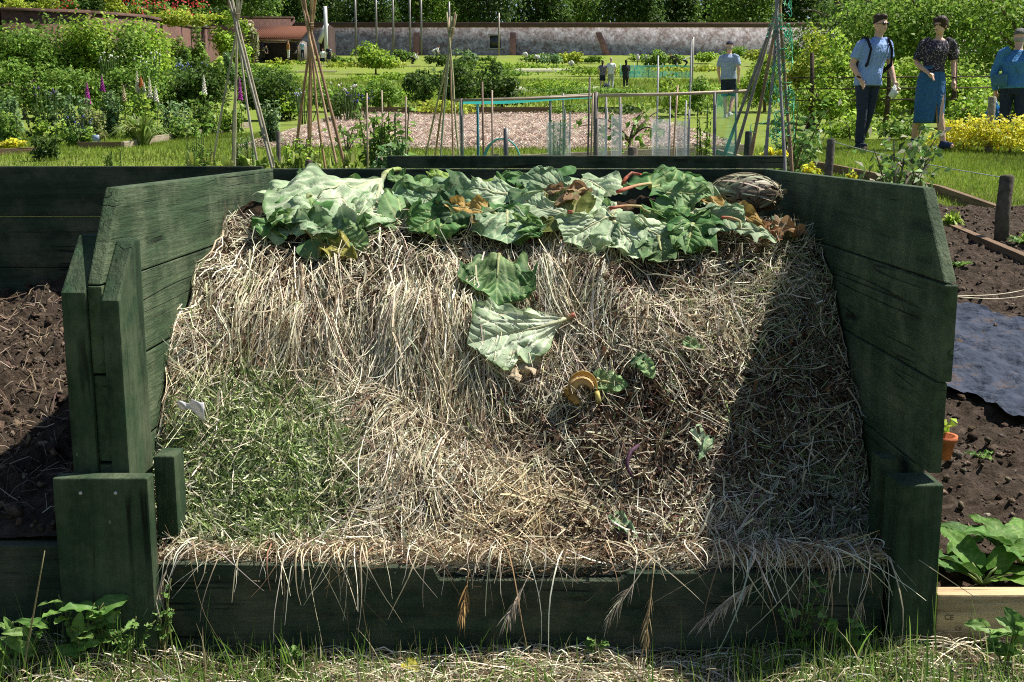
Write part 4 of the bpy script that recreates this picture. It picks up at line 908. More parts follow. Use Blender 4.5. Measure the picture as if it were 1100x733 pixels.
# ------------------------------------------------------------------ walls
def brick_mat(name, c1, c2, mort, wash=None, wash_amt=.5, scale=1.0, axis='X'):
    m, nt, ns, ln = new_mat(name); out = ns.new('ShaderNodeOutputMaterial'); bs = N(ns, 'ShaderNodeBsdfPrincipled', Roughness=.9)
    tc = ns.new('ShaderNodeTexCoord'); sp = ns.new('ShaderNodeSeparateXYZ'); cb = ns.new('ShaderNodeCombineXYZ'); ln.new(tc.outputs['Object'], sp.inputs[0])
    ln.new(sp.outputs['X' if axis == 'X' else 'Y'], cb.inputs['X']); ln.new(sp.outputs['Z'], cb.inputs['Y'])
    br = ns.new('ShaderNodeTexBrick'); ln.new(cb.outputs[0], br.inputs['Vector']); br.inputs['Scale'].default_value = 4 * scale
    br.inputs['Color1'].default_value = (*c1, 1); br.inputs['Color2'].default_value = (*c2, 1); br.inputs['Mortar'].default_value = (*mort, 1)
    nz = N(ns, 'ShaderNodeTexNoise', Scale=1.9, Detail=9, Roughness=.8); ln.new(tc.outputs['Object'], nz.inputs['Vector'])
    c = br.outputs[0]
    if wash:
        rr = ramp(ns, [(wash_amt - .1, (1, 1, 1)), (wash_amt + .1, (0, 0, 0))]); ln.new(nz.outputs['Fac'], rr.inputs[0])
        mx = N(ns, 'ShaderNodeMix', data_type='RGBA'); ln.new(rr.outputs[0], mx.inputs[0]); ln.new(c, mx.inputs[6]); mx.inputs[7].default_value = (*wash, 1); c = mx.outputs[2]
    n4 = N(ns, 'ShaderNodeTexNoise', Scale=3.2, Detail=9, Roughness=.8); ln.new(tc.outputs['Object'], n4.inputs['Vector'])
    mr = N(ns, 'ShaderNodeMapRange'); mr.inputs['From Min'].default_value = .3; mr.inputs['From Max'].default_value = .7; mr.inputs['To Min'].default_value = .3; mr.inputs['To Max'].default_value = 1.65; ln.new(n4.outputs['Fac'], mr.inputs['Value'])
    sc = N(ns, 'ShaderNodeVectorMath', operation='SCALE'); ln.new(c, sc.inputs[0]); ln.new(mr.outputs[0], sc.inputs['Scale'])
    ln.new(sc.outputs[0], bs.inputs['Base Color']); ln.new(bs.outputs[0], out.inputs['Surface']); return m
M_BRICK = brick_mat('red_brick', (.11, .042, .03), (.075, .032, .025), (.09, .055, .045))
M_BRICKY = brick_mat('weathered_brick', (.13, .05, .034), (.08, .034, .027), (.09, .06, .045), wash=(.2, .14, .12), wash_amt=.30)
M_WHITE = brick_mat('whitewashed_brick', (.20, .12, .10), (.16, .11, .10), (.22, .19, .18), wash=(.52, .49, .50), wash_amt=.50)
M_BUTT = brick_mat('lit_red_brick', (.42, .19, .13), (.36, .16, .11), (.3, .2, .16))  # brighter copy of the brick, sunlight on the buttresses put into its colour
M_TILE = noise_mat('red_tile', [(.3, (.09, .035, .022)), (.7, (.17, .075, .045))], scale=6, bump=.5, bscale=20)
M_COPING = noise_mat('coping', [(.3, (.08, .05, .042)), (.7, (.15, .09, .07))], scale=3, bump=.4)

def wall_seg(mb, a, b, za, zb, base_a, base_b, th):
    a, b = np.array(a, float), np.array(b, float); d = unit(b - a); nrm = np.array((-d[1], d[0])) * th / 2
    V = [(*(a + s * nrm), z) for s in (-1, 1) for z in (base_a, za)] + [(*(b + s * nrm), z) for s in (-1, 1) for z in (base_b, zb)]
    # 0 a-low,1 a-top(-) 2 a-low,3 a-top(+) ; 4.. b
    mb.add(V, [(0, 4, 5, 1), (2, 3, 7, 6), (1, 5, 7, 3), (0, 1, 3, 2), (4, 6, 7, 5)])

# far wall
DW = 120.0; gl = float(G(0, DW)); X0, X1 = pt(318, 60, DW)[0], pt(1300, 60, DW)[0]; zt = pt(500, 30, DW)[2]
fw = thing('garden_wall', 'long whitewashed brick garden wall closing the far end of the garden', 'garden wall', ((X0 + X1) / 2, DW, gl))
m = MB(); wall_seg(m, (X0 - (X0 + X1) / 2, 0), ((X1 - X0) / 2, 0), zt - gl, zt - gl, -1, -1, .5); obj('wall', m, M_WHITE, fw)
m = MB(); m.box((0, 0, zt - gl + .25), (X1 - X0, .8, .5)); obj('coping', m, M_COPING, fw)
for px, lean in ((448, 0), (551, 0), (648, .55), (1010, 0)):
    x = pt(px, 50, DW)[0] - (X0 + X1) / 2; m = MB(); hh = zt - gl - .5
    V = np.array([(x - .33, -.9, -.2), (x + .33, -.9, -.2), (x + .33, -.26, -.2), (x - .33, -.26, -.2), (x - .3 - lean, -.4, hh), (x + .3 - lean, -.4, hh), (x + .3 - lean, -.26, hh), (x - .3 - lean, -.26, hh)])
    V[:4, 0] += lean * .8; m.add(V, [(0, 1, 5, 4), (1, 2, 6, 5), (3, 0, 4, 7), (4, 5, 6, 7)]); obj('buttress', m, M_BUTT, fw)
m = MB(); x = pt(532, 50, DW)[0] - (X0 + X1) / 2; m.box((x, -.27, 1.3), (1.1, .05, 1.3), col=(.03, .03, .035)); wn = obj('window', m, col_mat('dark_glass', rough=.2, spec=.5), fw)
m = MB(); m.box((x, -.3, 2.0), (1.5, .12, .14), col=(.4, .38, .36)); m.box((x, -.3, .6), (1.5, .12, .1), col=(.4, .38, .36)); obj('frame', m, M_METAL, wn)
# red brick length behind the sheds
Xa, Xb = pt(225, 50, DW)[0], X0 - .05
rw = thing('garden_wall', 'bare red brick wall behind the open shed in the far corner', 'garden wall', ((Xa + Xb) / 2, DW, gl))
m = MB(); zr = pt(300, 21, DW)[2] - gl; wall_seg(m, (Xa - (Xa + Xb) / 2, 0), ((Xb - Xa) / 2, 0), zr, zr, -1, -1, .52); obj('wall', m, M_BRICK, rw)
m = MB(); m.box((0, 0, zr + .12), (Xb - Xa, .7, .24)); obj('coping', m, M_COPING, rw)
# side wall at the left, nearer
lw = thing('garden_wall', 'weathered red brick side wall with planting along its top, behind the tall shrubs', 'garden wall', (0, 0, 0))
m = MB(); cp = MB(); ps = [(-190, 44, 11), (0, 45, 12), (95, 47, 15), (150, 52, 19), (176, 64, 24), (205, 86, 30), (232, 119.6, 30)]
for (pa, da, ya), (pb_, db, yb) in zip(ps[:-1], ps[1:]):
    A, B = pt(pa, ya, da), pt(pb_, yb, db)
    wall_seg(m, A[:2], B[:2], A[2], B[2], G(0, da) - .6, G(0, db) - .6, .45); wall_seg(cp, A[:2], B[:2], A[2] + .12, B[2] + .12, A[2] + .003, B[2] + .003, .62)
obj('wall', m, M_BRICKY, lw); obj('coping', cp, M_COPING, lw)
# terrace ground behind the side wall
m = MB(); P = np.array([[(*pt(pa, ya + 2, da)[:2] + np.array((-1, 1.)) * o, pt(pa, ya + 2, da)[2] + o * .04) for o in (.0, 4, 60)] for pa, da, ya in ps]); m.grid(P)
tag(obj('terrace_ground', m, M_GROUND), kind='structure')

# ------------------------------------------------------------------ sheds
sx0, sx1 = pt(274, 60, 108)[0], pt(322, 60, 108)[0]; gs = float(G(0, 108)); cxs = (sx0 + sx1) / 2; wS = sx1 - sx0
sh = thing('open_shed', 'open fronted shed with red tiled lean-to roof against the brick wall', 'shed', (cxs, 108, gs)); M_PLANK = wood_mat('grey_planks', (.16, .14, .12), (.3, .28, .25), axis='Z')
ze = pt(300, 42, 108)[2] - gs; zr = pt(300, 31, 108)[2] - gs
for sx in (wS / 2 - .05, -wS / 2 + .05): m = MB(); m.box((sx, 2, ze / 2), (.1, 4, ze)); obj('side_wall', m, M_PLANK, sh)
m = MB(); m.box((0, 4, ze / 2), (wS - .2, .1, ze)); obj('back_wall', m, M_PLANK, sh)
m = MB(); V = np.array([(sx, y, z + dz) for dz in (0, .14) for sx, y, z in ((-wS / 2 - .3, -.5, ze - .1), (wS / 2 + .3, -.5, ze - .1), (wS / 2 + .3, 4.6, zr + .55), (-wS / 2 - .3, 4.6, zr + .55))])
m.add(V, [(0, 3, 2, 1), (4, 5, 6, 7), (0, 1, 5, 4), (1, 2, 6, 5), (2, 3, 7, 6), (3, 0, 4, 7)]); 
for i in range(26): xx = -wS / 2 - .25 + i * (wS + .5) / 25; m.tube([(xx, -.5, ze + .04), (xx, 2, (ze + zr + .55) / 2 + .04), (xx, 4.6, zr + .59)], .07, 6)
obj('roof', m, M_TILE, sh)
m = MB(); m.box((0, -.05, ze - .2), (wS, .12, .2)); obj('lintel', m, M_GREYWOOD, sh)
for sx in (-wS / 2 + .15, wS / 2 - .15, wS / 2 - 1.1):
    m = MB(); m.box((sx, -.05, ze / 2 - .15), (.16, .16, ze - .3)); obj('post', m, M_GREYWOOD, sh)
# lean-to end with white bargeboard at the right of the shed
lt = thing('lean_to', 'low lean-to with a white sloping bargeboard beside the tall white pole', 'shed', tuple(gp(343, 110)))
m = MB(); a = pt(343, 46, 110) - np.array(lt.location); b = pt(351, 25, 110) - np.array(lt.location); m.tube([a, b], .22, 4, col=(.7, .68, .66)); obj('bargeboard', m, M_METAL, lt)
m = MB(); V = [(a[0], 0.1, -.2), (b[0], 0.1, -.2), (b[0], .1, b[2]), (a[0], .1, a[2]), (a[0], 5, -.2), (b[0], 5, -.2), (b[0], 5, b[2]), (a[0], 5, a[2])]
m.add(V, [(0, 1, 2, 3), (4, 7, 6, 5), (3, 2, 6, 7), (1, 5, 6, 2), (0, 3, 7, 4)], col=(.05, .035, .03)); obj('body', m, M_BARK, lt)

# poles
def pole(px, y0, y1, D, r, label, col, name='pole', group=None, cat='pole'):
    a, b = pt(px, y1, D), pt(px, y0, D); m = MB(); m.tube([(0, 0, 0), (0, 0, (b[2] - a[2]) * .5), (0, 0, b[2] - a[2])], r, 7, col=col)
    o = obj(name, m.mesh(name, True), M_METAL, loc=(a[0], D, a[2])); return tag(o, label, cat, group)
pole(351, 7, 66, 106, .18, 'tall white pole beside the lean-to bargeboard', (.66, .66, .66))
for i, px in enumerate((383, 405, 423, 441, 453, 483)):
    pole(px, -8 if i != 5 else 2, 62, 119, .11, 'thin grey pole rising before the whitewashed wall', (.22, .2, .18), group='thin poles before the far wall')
pole(536, 14, 62, 118.8, .09, 'short pole standing at the window of the whitewashed wall', (.3, .26, .2))
pole(743, 40, 100, 60, .06, 'slender grey post in the far lawn before the wall end', (.3, .28, .25))
pole(706.5, 72, 110, 30, .022, 'thin stake rising behind the fruit cage', (.25, .2, .14))

# ------------------------------------------------------------------ trees beyond the walls
GT = 'dark trees beyond the far wall'
for i in range(17):
    px = 255 + i * 46 + R.uniform(-10, 10); D = 128 + 7 * (i % 3)
    tree('tall dark green tree standing beyond the whitewashed far wall', px, -42 - R.uniform(0, 25), D, R.uniform(4.2, 5.2), 'dark' if i % 4 else 'mid', leafpx=3.6, lumps=30, n=6500, group=GT, low=.0)
for i in range(9):
    px = -30 + i * 34; D = 96 + 8 * (i % 2)
    tree('dense evergreen tree on the terrace beyond the side wall', px, -55 - R.uniform(0, 20), D, 4.2, 'dark', leafpx=4, lumps=24, n=4500, group='evergreens beyond the side wall', low=.0, zb=float(pt(px, 24, D)[2]))
tree('broad bright green leafy tree behind the walking people', 1010, -62, 31, 2.9, [(.20, .33, .045), (.26, .40, .07), (.14, .25, .035), (.32, .44, .11)], leafpx=5, lumps=46, n=15000, low=.0)
tree('bright green tree at the edge behind the elderly man', 1110, -50, 28, 2.2, [(.22, .35, .045), (.27, .41, .07), (.15, .26, .035), (.34, .46, .11)], leafpx=5, lumps=30, n=9000, low=.0)
tree('rounded dark tree rising behind the walking man', 925, -40, 62, 4.4, 'dark', leafpx=4, lumps=26, n=6000, low=.0)

# terrace planting above the side wall
tp = [(-20, 30, -6, 'yellow', None), (25, 62, -8, 'yellow', None), (58, 85, -4, 'mid', (.45, .05, .05)), (80, 112, -10, 'dark', None), (106, 138, -8, 'yellow', None), (130, 160, -2, 'bright', (.5, .06, .05)), (155, 182, 0, 'mid', (.55, .08, .07)), (178, 205, 0, 'bright', (.5, .07, .08)), (200, 226, 2, 'mid', (.55, .08, .07)), (222, 250, 4, 'dark', None)]
for i, (a, b, yt, cl, fl) in enumerate(tp):
    D = 49 + i * 1.2 if i < 5 else 56 + (i - 5) * 9
    lab = {'yellow': 'golden shrub on the terrace above the side wall', 'mid': 'green shrub dotted with red flowers above the side wall', 'dark': 'dark shrub above the side wall', 'bright': 'light green shrub dotted with red blooms above the side wall'}[cl]
    o = bush('terrace_shrub', lab, 'shrub', a, b, yt, D, cl, 3.2, 1.0, base_py=22 + i, stem=False, group='shrubs along the top of the side wall')
    if fl: flowers_on(o, 60, ((b - a) * D / F / 2,) * 3, (.3 * D / 50, 1.1 * D / 50), 2.6 * D / F, [fl, (fl[0] * 1.3, fl[1], fl[2])])
bush('creeper', 'yellow-green creeper spilling over the top of the side wall', 'creeper', 150, 238, 13, 60, 'yellow', 3.2, 1.2, depth=2, base_py=32, stem=False)

# ------------------------------------------------------------------ shrubs and beds at the left
for a, b, yt, D, cl, lab in [(-30, 36, 26, 40, 'mid', 'big wall shrub leftmost of the row under the side wall'), (26, 80, 27, 40.5, 'mid', 'big rounded wall shrub with small brown gaps, under the red brick'),
                             (70, 120, 24, 41, 'bright', 'tallest bright green wall shrub reaching the top of the side wall'), (106, 150, 26, 41, 'mid', 'big wall shrub with upright shoots under the weathered brick'),
                             (142, 171, 27, 42, 'bright', 'slim wall shrub at the bend of the side wall')]:
    bush('wall_shrub', lab, 'shrub', a - 12, b + 12, yt - 3, D, cl, 4.0, 1.5, lumps=34, nmax=12000, depth=3)
for a, b, yt, D, cl, lab in [(178, 203, 32, 62, 'mid', 'climber in the middle of the pinkish part of the side wall'), (196, 222, 26, 70, 'mid', 'climber with brownish shoots at the end of the side wall'), (222, 268, 18, 84, 'bright', 'tall pale climber near the far corner of the side wall'),
                             (262, 280, 22, 100, [(.5, .48, .3), (.3, .33, .12), (.6, .58, .42), (.2, .25, .08)], 'cream flowering climber beside the open shed')]:
    bush('wall_climber', lab, 'climber', a, b, yt, D, cl, 3.4, 1.1)
for i, (a, b, yt, D, cl, lab) in enumerate([(-20, 64, 70, 26, 'mid', 'clipped fruit hedge before the leftmost wall shrub'), (52, 122, 73, 26, 'mid', 'fruit hedge behind the two purple foxgloves'), (112, 182, 72, 26, 'mid', 'fruit hedge behind the white foxgloves'), (172, 240, 74, 26.5, 'dark', 'dark fruit hedge behind the leftmost cane wigwam'), (258, 322, 80, 25, 'dark', 'dark rounded fruit bush between the two left wigwams')]):
    bush('fruit_hedge', lab, 'hedge', a - 8, b + 8, yt - 3, D, cl, 4.2, 1.1, depth=1.3, lumps=26, nmax=8000)
for i in range(9):
    a = 150 + 14 * i; bush('border_plant', 'small mixed flowering plant between the hedge and the side wall', 'plant', a, a + 20, 52 + R.uniform(0, 8) + i * .6, 45 + i * 2, ['mid', 'bright', 'blue', 'dark'][i % 4], 3.4, 1, group='mixed plants below the side wall', stem=False)

# border plants of the left bed (D 14.5 - 19)
def stem_plant(name, label, cat, px0, px1, pytop, D, cols, ns_=18, leafpx=6, aspect=.5, group=None, flower=None, base_py=None):
    pa, pb = pt(px0, pytop, D), pt(px1, pytop, D); cx = (pa[0] + pb[0]) / 2; rx = (pb[0] - pa[0]) / 2; zb = float(G(cx, D)); h = pa[2] - zb
    o = thing(name, label, cat, (cx, D, zb), 0, group); m = MB(); s = MB(); leaf = leafpx * D / F
    for i in range(ns_):
        bx, by = R.uniform(-.7, .7) * rx, R.uniform(-.5, .5) * rx; hh = h * R.uniform(.65, 1.03); tx, ty = bx + R.normal() * .25 * rx, by + R.normal() * .2 * rx
        t = np.linspace(0, 1, 5); P = np.stack([bx + (tx - bx) * t, by + (ty - by) * t, hh * t], -1); s.tube(P, .004 + .004 * (1 - t), 4, col=(.14, .2, .07), cap=False)
        k = int(12 + hh / leaf * 3); q = R.uniform(.12, 1, k); pp = np.stack([bx + (tx - bx) * q, by + (ty - by) * q, hh * q], -1); d = rand_dirs(k); d[:, 2] = np.abs(d[:, 2]) * .6
        L = leaf * R.uniform(.6, 1.3, k) * (1.2 - .5 * q); V, Q, C = leaf_cards(pp + d * L[:, None] * .6, d * .5 + np.array((0, -.3, .8)) + .5 * R.normal(size=(k, 3)), L, L * aspect, palette(k, cols, (4, 4, 3, 1.6), .2)); m.add(V, Q, col=C)
    obj('foliage', m, M_LEAF, o); obj('stem', s, M_LEAF, o)
    return o, h, rx
def strap_plant(name, label, cat, px0, px1, pytop, D, cols, n=90, wpx=2.6, group=None):
    pa, pb = pt(px0, pytop, D), pt(px1, pytop, D); cx = (pa[0] + pb[0]) / 2; rx = (pb[0] - pa[0]) / 2; zb = float(G(cx, D)); h = max(.08, pa[2] - zb)
    o = thing(name, label, cat, (cx, D, zb), 0, group); K = 7; t = np.linspace(0, 1, K); a = R.uniform(0, 6.28, n); out = R.uniform(.2, 1.0, n)
    r = rx * .15; P = np.zeros((n, K, 3)); reach = rx * out * .9
    P[..., 0] = (np.cos(a) * r)[:, None] + (np.cos(a) * reach)[:, None] * t ** 1.3; P[..., 1] = (np.sin(a) * r)[:, None] + (np.sin(a) * reach)[:, None] * t ** 1.3
    hh = h * R.uniform(.75, 1.1, n); P[..., 2] = hh[:, None] * (1.9 * t - (.9 + .7 * out[:, None] ** 2) * t * t)
    P[..., 2] = np.maximum(P[..., 2], .01); wd = wpx * D / F * R.uniform(.6, 1.2, n)
    V, Q, C = ribbons(P, wd[:, None] * np.sin(np.linspace(.5, math.pi - .15, K)), unit(np.stack([-np.sin(a), np.cos(a), 0 * a], -1) + .3 * R.normal(size=(n, 3))), palette(n, cols, [1] * len(cols), .2)); m = MB(); m.add(V, Q, col=C)
    obj('foliage', m, M_LEAF, o); return o
def flower_spike(label, px, y0, y1, D, col, col2, name='foxglove', group=None, rpx=4):
    a = gp(px, D); top = pt(px, y0, D); h = top[2] - a[2]; z0 = pt(px, y1, D)[2] - a[2]
    o = thing(name, label, name.replace('_', ' '), tuple(a), 0, group); m = MB(); m.tube([(0, 0, 0), (.01, 0, h * .5), (0, 0, h)], [.008, .006, .003], 5, col=(.15, .22, .08)); obj('stem', m, M_LEAF, o)
    m = MB(); r = rpx * D / F; k = 46
    for i in range(k):
        q = i / k; z = z0 + (h - z0) * q; an = i * 2.4; rr = r * (1 - .75 * q); c0 = np.array((math.cos(an) * rr * .25, math.sin(an) * rr * .25, z)); c1 = np.array((math.cos(an) * rr, math.sin(an) * rr, z - rr * .7))
        m.tube([c0, (c0 + c1) / 2, c1], [rr * .2, rr * .35, rr * .5], 5, col=np.clip(np.array(col if i % 3 else col2) * R.uniform(.8, 1.2), 0, 1), cap=False)
    obj('blossom', m, M_FLOWER, o)
    m = MB(); k = 26; pp = np.stack([R.normal(size=k) * r * 1.2, R.normal(size=k) * r, R.uniform(.05, max(.1, z0), k)], -1); V, Q, C = leaf_cards(pp, rand_dirs(k) + (0, 0, .5), 7 * D / F, 3.4 * D / F, palette(k, GREENS['mid'], (1, 1, 1, 1))); m.add(V, Q, col=C); obj('foliage', m, M_LEAF, o)
    return o
BL = GREENS['blue']
BED = [(-12, 30, 96, 17.5, BL, 'tall pale leaved plant leftmost in the border'), (28, 60, 112, 16.8, GREENS['dark'], 'dark leaved plant between the pale ones in the border'), (56, 98, 94, 17.2, BL, 'tall blue-green bean plant left of the bright foxglove'),
       (104, 132, 96, 17.6, BL, 'tall blue-green bean plant right of the two purple foxgloves'), (130, 170, 100, 17.4, GREENS['bright'], 'leafy tall plant below the white foxgloves'), (162, 205, 108, 17.8, BL, 'pale broad leaved plant right of the white foxgloves'),
       (200, 238, 108, 18.6, GREENS['mid'], 'bushy green plant left of the leftmost wigwam'), (228, 262, 112, 19, GREENS['bright'], 'leafy plant behind the leftmost wigwam'), (-5, 22, 118, 15.8, GREENS['mid'], 'low feathery plant at the border edge above the yellow cushion'),
       (38, 72, 128, 15.6, GREENS['bright'], 'light green plant beside the plant label, nearest the lawn'), (66, 100, 134, 15.5, GREENS['mid'], 'low bushy plant left of the blue plant label'), (82, 118, 116, 16.2, [(.2, .24, .07), (.25, .27, .1), (.15, .2, .05), (.3, .3, .14)], 'wispy yellowish plant between the foxgloves'),
       (180, 224, 126, 17.2, GREENS['mid'], 'low leafy plant at the bend of the border edge'), (280, 300, 108, 15.5, BL, 'grey-green broad leaved plant behind the wigwam canes')]
for a, b, yt, D, cl, lab in BED: stem_plant('border_plant', lab, 'plant', a, b, yt, D, cl, 16, 6, .55)
strap_plant('day_lily', 'large clump of arching strap leaves at the lawn edge of the border', 'day lily', 112, 190, 122, 15.6, [(.22, .31, .07), (.14, .22, .04), (.34, .40, .14)], 150)
strap_plant('day_lily', 'small clump of strap leaves left of the blue plant label', 'day lily', 36, 70, 142, 15.2, [(.2, .3, .06), (.12, .2, .04), (.3, .36, .1)], 60)
bush('yellow_cushion', 'yellow flowering cushion plant at the lawn edge by the frame border', 'plant', -14, 30, 148, 14.8, 'gold', 4, 1.2, stem=False)
for i, (px, y0, y1, c, c2, lab) in enumerate([(97, 88, 110, (.42, .05, .32), (.5, .1, .4), 'purple foxglove, the nearer of the pair above the blue plant label'), (113.5, 80, 97, (.3, .04, .26), (.4, .08, .36), 'purple foxglove, the smaller of the pair above the blue plant label'), (260, 82, 106, (.4, .05, .34), (.5, .1, .42), 'purple foxglove behind the leftmost wigwam'),
        (151, 76, 98, (.75, .72, .55), (.8, .78, .66), 'white foxglove standing tallest in the white group'), (158, 88, 104, (.78, .72, .6), (.8, .78, .7), 'white foxglove at the foot of the tallest white one'), (164, 82, 104, (.8, .78, .66), (.72, .66, .5), 'white foxglove second from the tallest white one'), (170, 92, 108, (.8, .78, .7), (.75, .7, .6), 'short white foxglove ending the white group'),
        (155, 82, 92, (.55, .2, .06), (.6, .3, .1), 'rusty orange flower spike among the white foxgloves'), (222, 80, 100, (.8, .78, .72), (.75, .72, .62), 'lone white foxglove before the dark hedge'), (136, 92, 108, (.6, .5, .3), (.66, .6, .44), 'cream flower spike left of the white group')]):
    flower_spike(lab, px, y0, y1, 17.6, c, c2, 'foxglove' if 'foxglove' in lab else 'flower_spike', rpx=2.5 if i else 3)
for px, py, D, cl, lab in [(92, 136, 15.6, (.12, .12, .42), 'blue iris flowers above the plant label'), (124, 62, 38, (.7, .68, .66), 'white blossom in front of the big wall shrubs'), (165, 66, 36, (.66, .64, .7), 'white blossom group right of the wall shrubs'), (384, 104, 24, (.13, .11, .4), 'purple iris flowers before the fruit bushes'), (206, 72, 40, (.2, .22, .5), 'blue flowers below the side wall end'), (326, 104, 23, (.55, .55, .72), 'pale blue flower between the wigwams'), (376, 97, 24, (.8, .78, .74), 'white flower beside the purple irises'), (55, 100, 18, (.14, .1, .22), 'dark purple flowers in the border')]:
    o = thing('flower_group', lab, 'flowers', tuple(gp(px, D))); g = gp(px, D); z = pt(px, py, D)[2] - g[2]; m = MB(); k = 16; s = 3.4 * D / F
    pp = np.stack([R.normal(size=k) * 7 * D / F, R.normal(size=k) * .1, z + R.normal(size=k) * 4 * D / F], -1)
    for p in pp: m.ball(p, s * R.uniform(.18, .42), np.clip(np.array(cl) * R.uniform(.8, 1.3), 0, 1), 6, 4, .2)
    obj('blossom', m, M_FLOWER, o); m = MB()
    for p in pp: m.tube([(p[0] * .4, p[1], 0), p], .15 * s, 4, col=(.12, .2, .06), cap=False)
    obj('stem', m, M_LEAF, o)
# plant label, timber edging of the border
pl = thing('plant_label', 'small blue-grey plant label on a stick in the border', 'plant label', tuple(pg(104, 160)))
D0 = pl.location.y; k = D0 / F; m = MB(); m.tube([(0, 0, 0), (0, 0, 9 * k)], .6 * k, 6, col=(.5, .5, .5)); obj('stick', m, M_METAL, pl)
m = MB(); m.box((0, -.01, 11 * k), (7 * k, .01, 7 * k), col=(.28, .36, .5)); obj('plate', m, M_METAL, pl)
def edging(label, pts, h=.12, th=.05, mat=None, name='timber_edging', zlift=0):
    q = [pg(*p) for p in pts]; o = thing(name, label, 'garden edging', tuple(q[0]))
    for a, b in zip(q[:-1], q[1:]):
        d = b - a; L = float(np.hypot(d[0], d[1])); me = prism(rect(L - .004, h), th, .003); e = obj('plank', me, mat or M_GREYWOOD, o, tuple(a - q[0] + np.array((0, 0, zlift)))); e.rotation_euler = (0, -math.atan2(d[2], L), math.atan2(d[1], d[0]))
    return o
M_PALEW = wood_mat('pale_edging', (.26, .21, .15), (.42, .37, .3), worn_amt=.5); M_BROWNW = wood_mat('brown_edging', (.15, .095, .055), (.26, .19, .13), worn_amt=.4)
edging('dark timber edge of the left border below the plant label', [(84, 161), (132, 161)], .1, .05, M_BROWNW)
edging('pale timber edge of the left border beyond the day lily', [(132, 161), (165, 154), (236, 143), (268, 137)], .1, .05, M_PALEW)
edging('dark timber edge of the left border at the yellow cushion', [(-20, 168), (40, 165)], .08, .05, M_BROWNW)

# ------------------------------------------------------------------ middle: straw mulched bed
c4 = [pg(255, 161), pg(800, 161), pg(690, 123.5), pg(372, 123.5)]
uu = np.linspace(0, 1, 60); A = c4[0][:2] + (c4[1][:2] - c4[0][:2]) * uu[:, None]; B = c4[3][:2] + (c4[2][:2] - c4[3][:2]) * uu[:, None]
XY = A[None] + (B - A)[None] * np.linspace(0, 1, 60)[:, None, None]; Z = G(XY[..., 0], XY[..., 1]) + .03 + .025 * n2(XY[..., 0], XY[..., 1], 2, 71); Z[0] -= .06; Z[-1] -= .06; Z[:, 0] -= .06; Z[:, -1] -= .06
m = MB(); m.grid(np.concatenate([XY, Z[..., None]], -1))
M_MULCH = noise_mat('straw_mulch', [(.3, (.30, .22, .17)), (.5, (.46, .36, .29)), (.7, (.58, .48, .40))], scale=7, bump=1, bscale=28, bdist=.05)
tag(obj('straw_mulch_bed', m.mesh('mulch', True), M_MULCH), kind='structure')
k = 16000; f1, f2 = R.uniform(size=k), R.uniform(size=k) ** 1.5; q = c4[0][:2] + (c4[1][:2] - c4[0][:2]) * f1[:, None]; q = q + ((c4[3][:2] + (c4[2][:2] - c4[3][:2]) * f1[:, None]) - q) * f2[:, None]
a = R.uniform(0, 6.28, k); L = R.uniform(.05, .2, k); t = np.linspace(-.5, .5, 3); P = np.stack([q[:, :1] + np.cos(a)[:, None] * L[:, None] * t, q[:, 1:] + np.sin(a)[:, None] * L[:, None] * t, np.zeros((k, 3))], -1)
P[..., 2] = G(P[..., 0], P[..., 1]) + .03 + .025 * n2(P[..., 0], P[..., 1], 2, 71) + .012 + R.uniform(0, .05, (k, 1)) * (1 - 4 * t * t)
V, Q, C = ribbons(P, R.uniform(.006, .013, (k, 1)) * np.ones((1, 3)), unit(R.normal(size=(k, 3))), palette(k, [(.58, .47, .38), (.46, .35, .28), (.68, .57, .47), (.27, .19, .14)], [3, 3, 2, 2])); m = MB(); m.add(V, Q, col=C); tag(obj('mulch_straw', m, M_STRAW), kind='stuff')
edging('brown timber edge at the far side of the straw mulched bed', [(372, 123), (690, 123)], .18, .06, M_BROWNW)
edging('pale timber edge at the slanting side of the straw mulched bed', [(300, 149), (372, 123.2)], .08, .06, M_PALEW)
for a, b, yt, D, cl, lab in [(434, 480, 68, 33, 'dark', 'dark fruit bush left of the narrow wigwam'), (470, 522, 66, 32, 'dark', 'dark fruit bush behind the narrow wigwam, tallest of the middle bushes'), (512, 566, 68, 33, 'dark', 'dark fruit bush behind the teal netted cage'),
                             (362, 400, 84, 31, 'mid', 'loose fruit bush behind the purple irises'), (396, 438, 86, 31, 'mid', 'loose fruit bush between the irises and the dark bushes'), (355, 374, 97, 24, 'dark', 'clipped yew block behind the second wigwam'), (300, 322, 96, 25, 'bright', 'clipped box block beside the rounded fruit bush'),
                             (440, 520, 108, 28, 'yellow', 'low yellowish box hedge beyond the straw bed'), (585, 640, 112, 28, 'mid', 'low box hedge beyond the straw bed, behind the cage'), (636, 690, 112, 28, 'dark', 'low dark box hedge right of the mid green one'),
                             (704, 742, 80, 27, 'bright', 'light fruit bush left of the man in the cap'), (736, 772, 78, 28.5, 'mid', 'fruit bush behind the man in the cap'), (795, 852, 62, 30, 'bright', 'leafy bush between the man in the cap and the right wigwam'), (378, 428, 46, 84, 'bright', 'green mound of shrubs before the whitewashed wall'), (330, 372, 84, 30, 'mid', 'leafy bush behind the second wigwam')]:
    bush('fruit_bush' if 'fruit' in lab else 'garden_bush', lab, 'bush', a, b, yt, D, cl, 4.0, 1.1, lumps=20, depth=1.6 if D < 40 else None, nmax=7000)
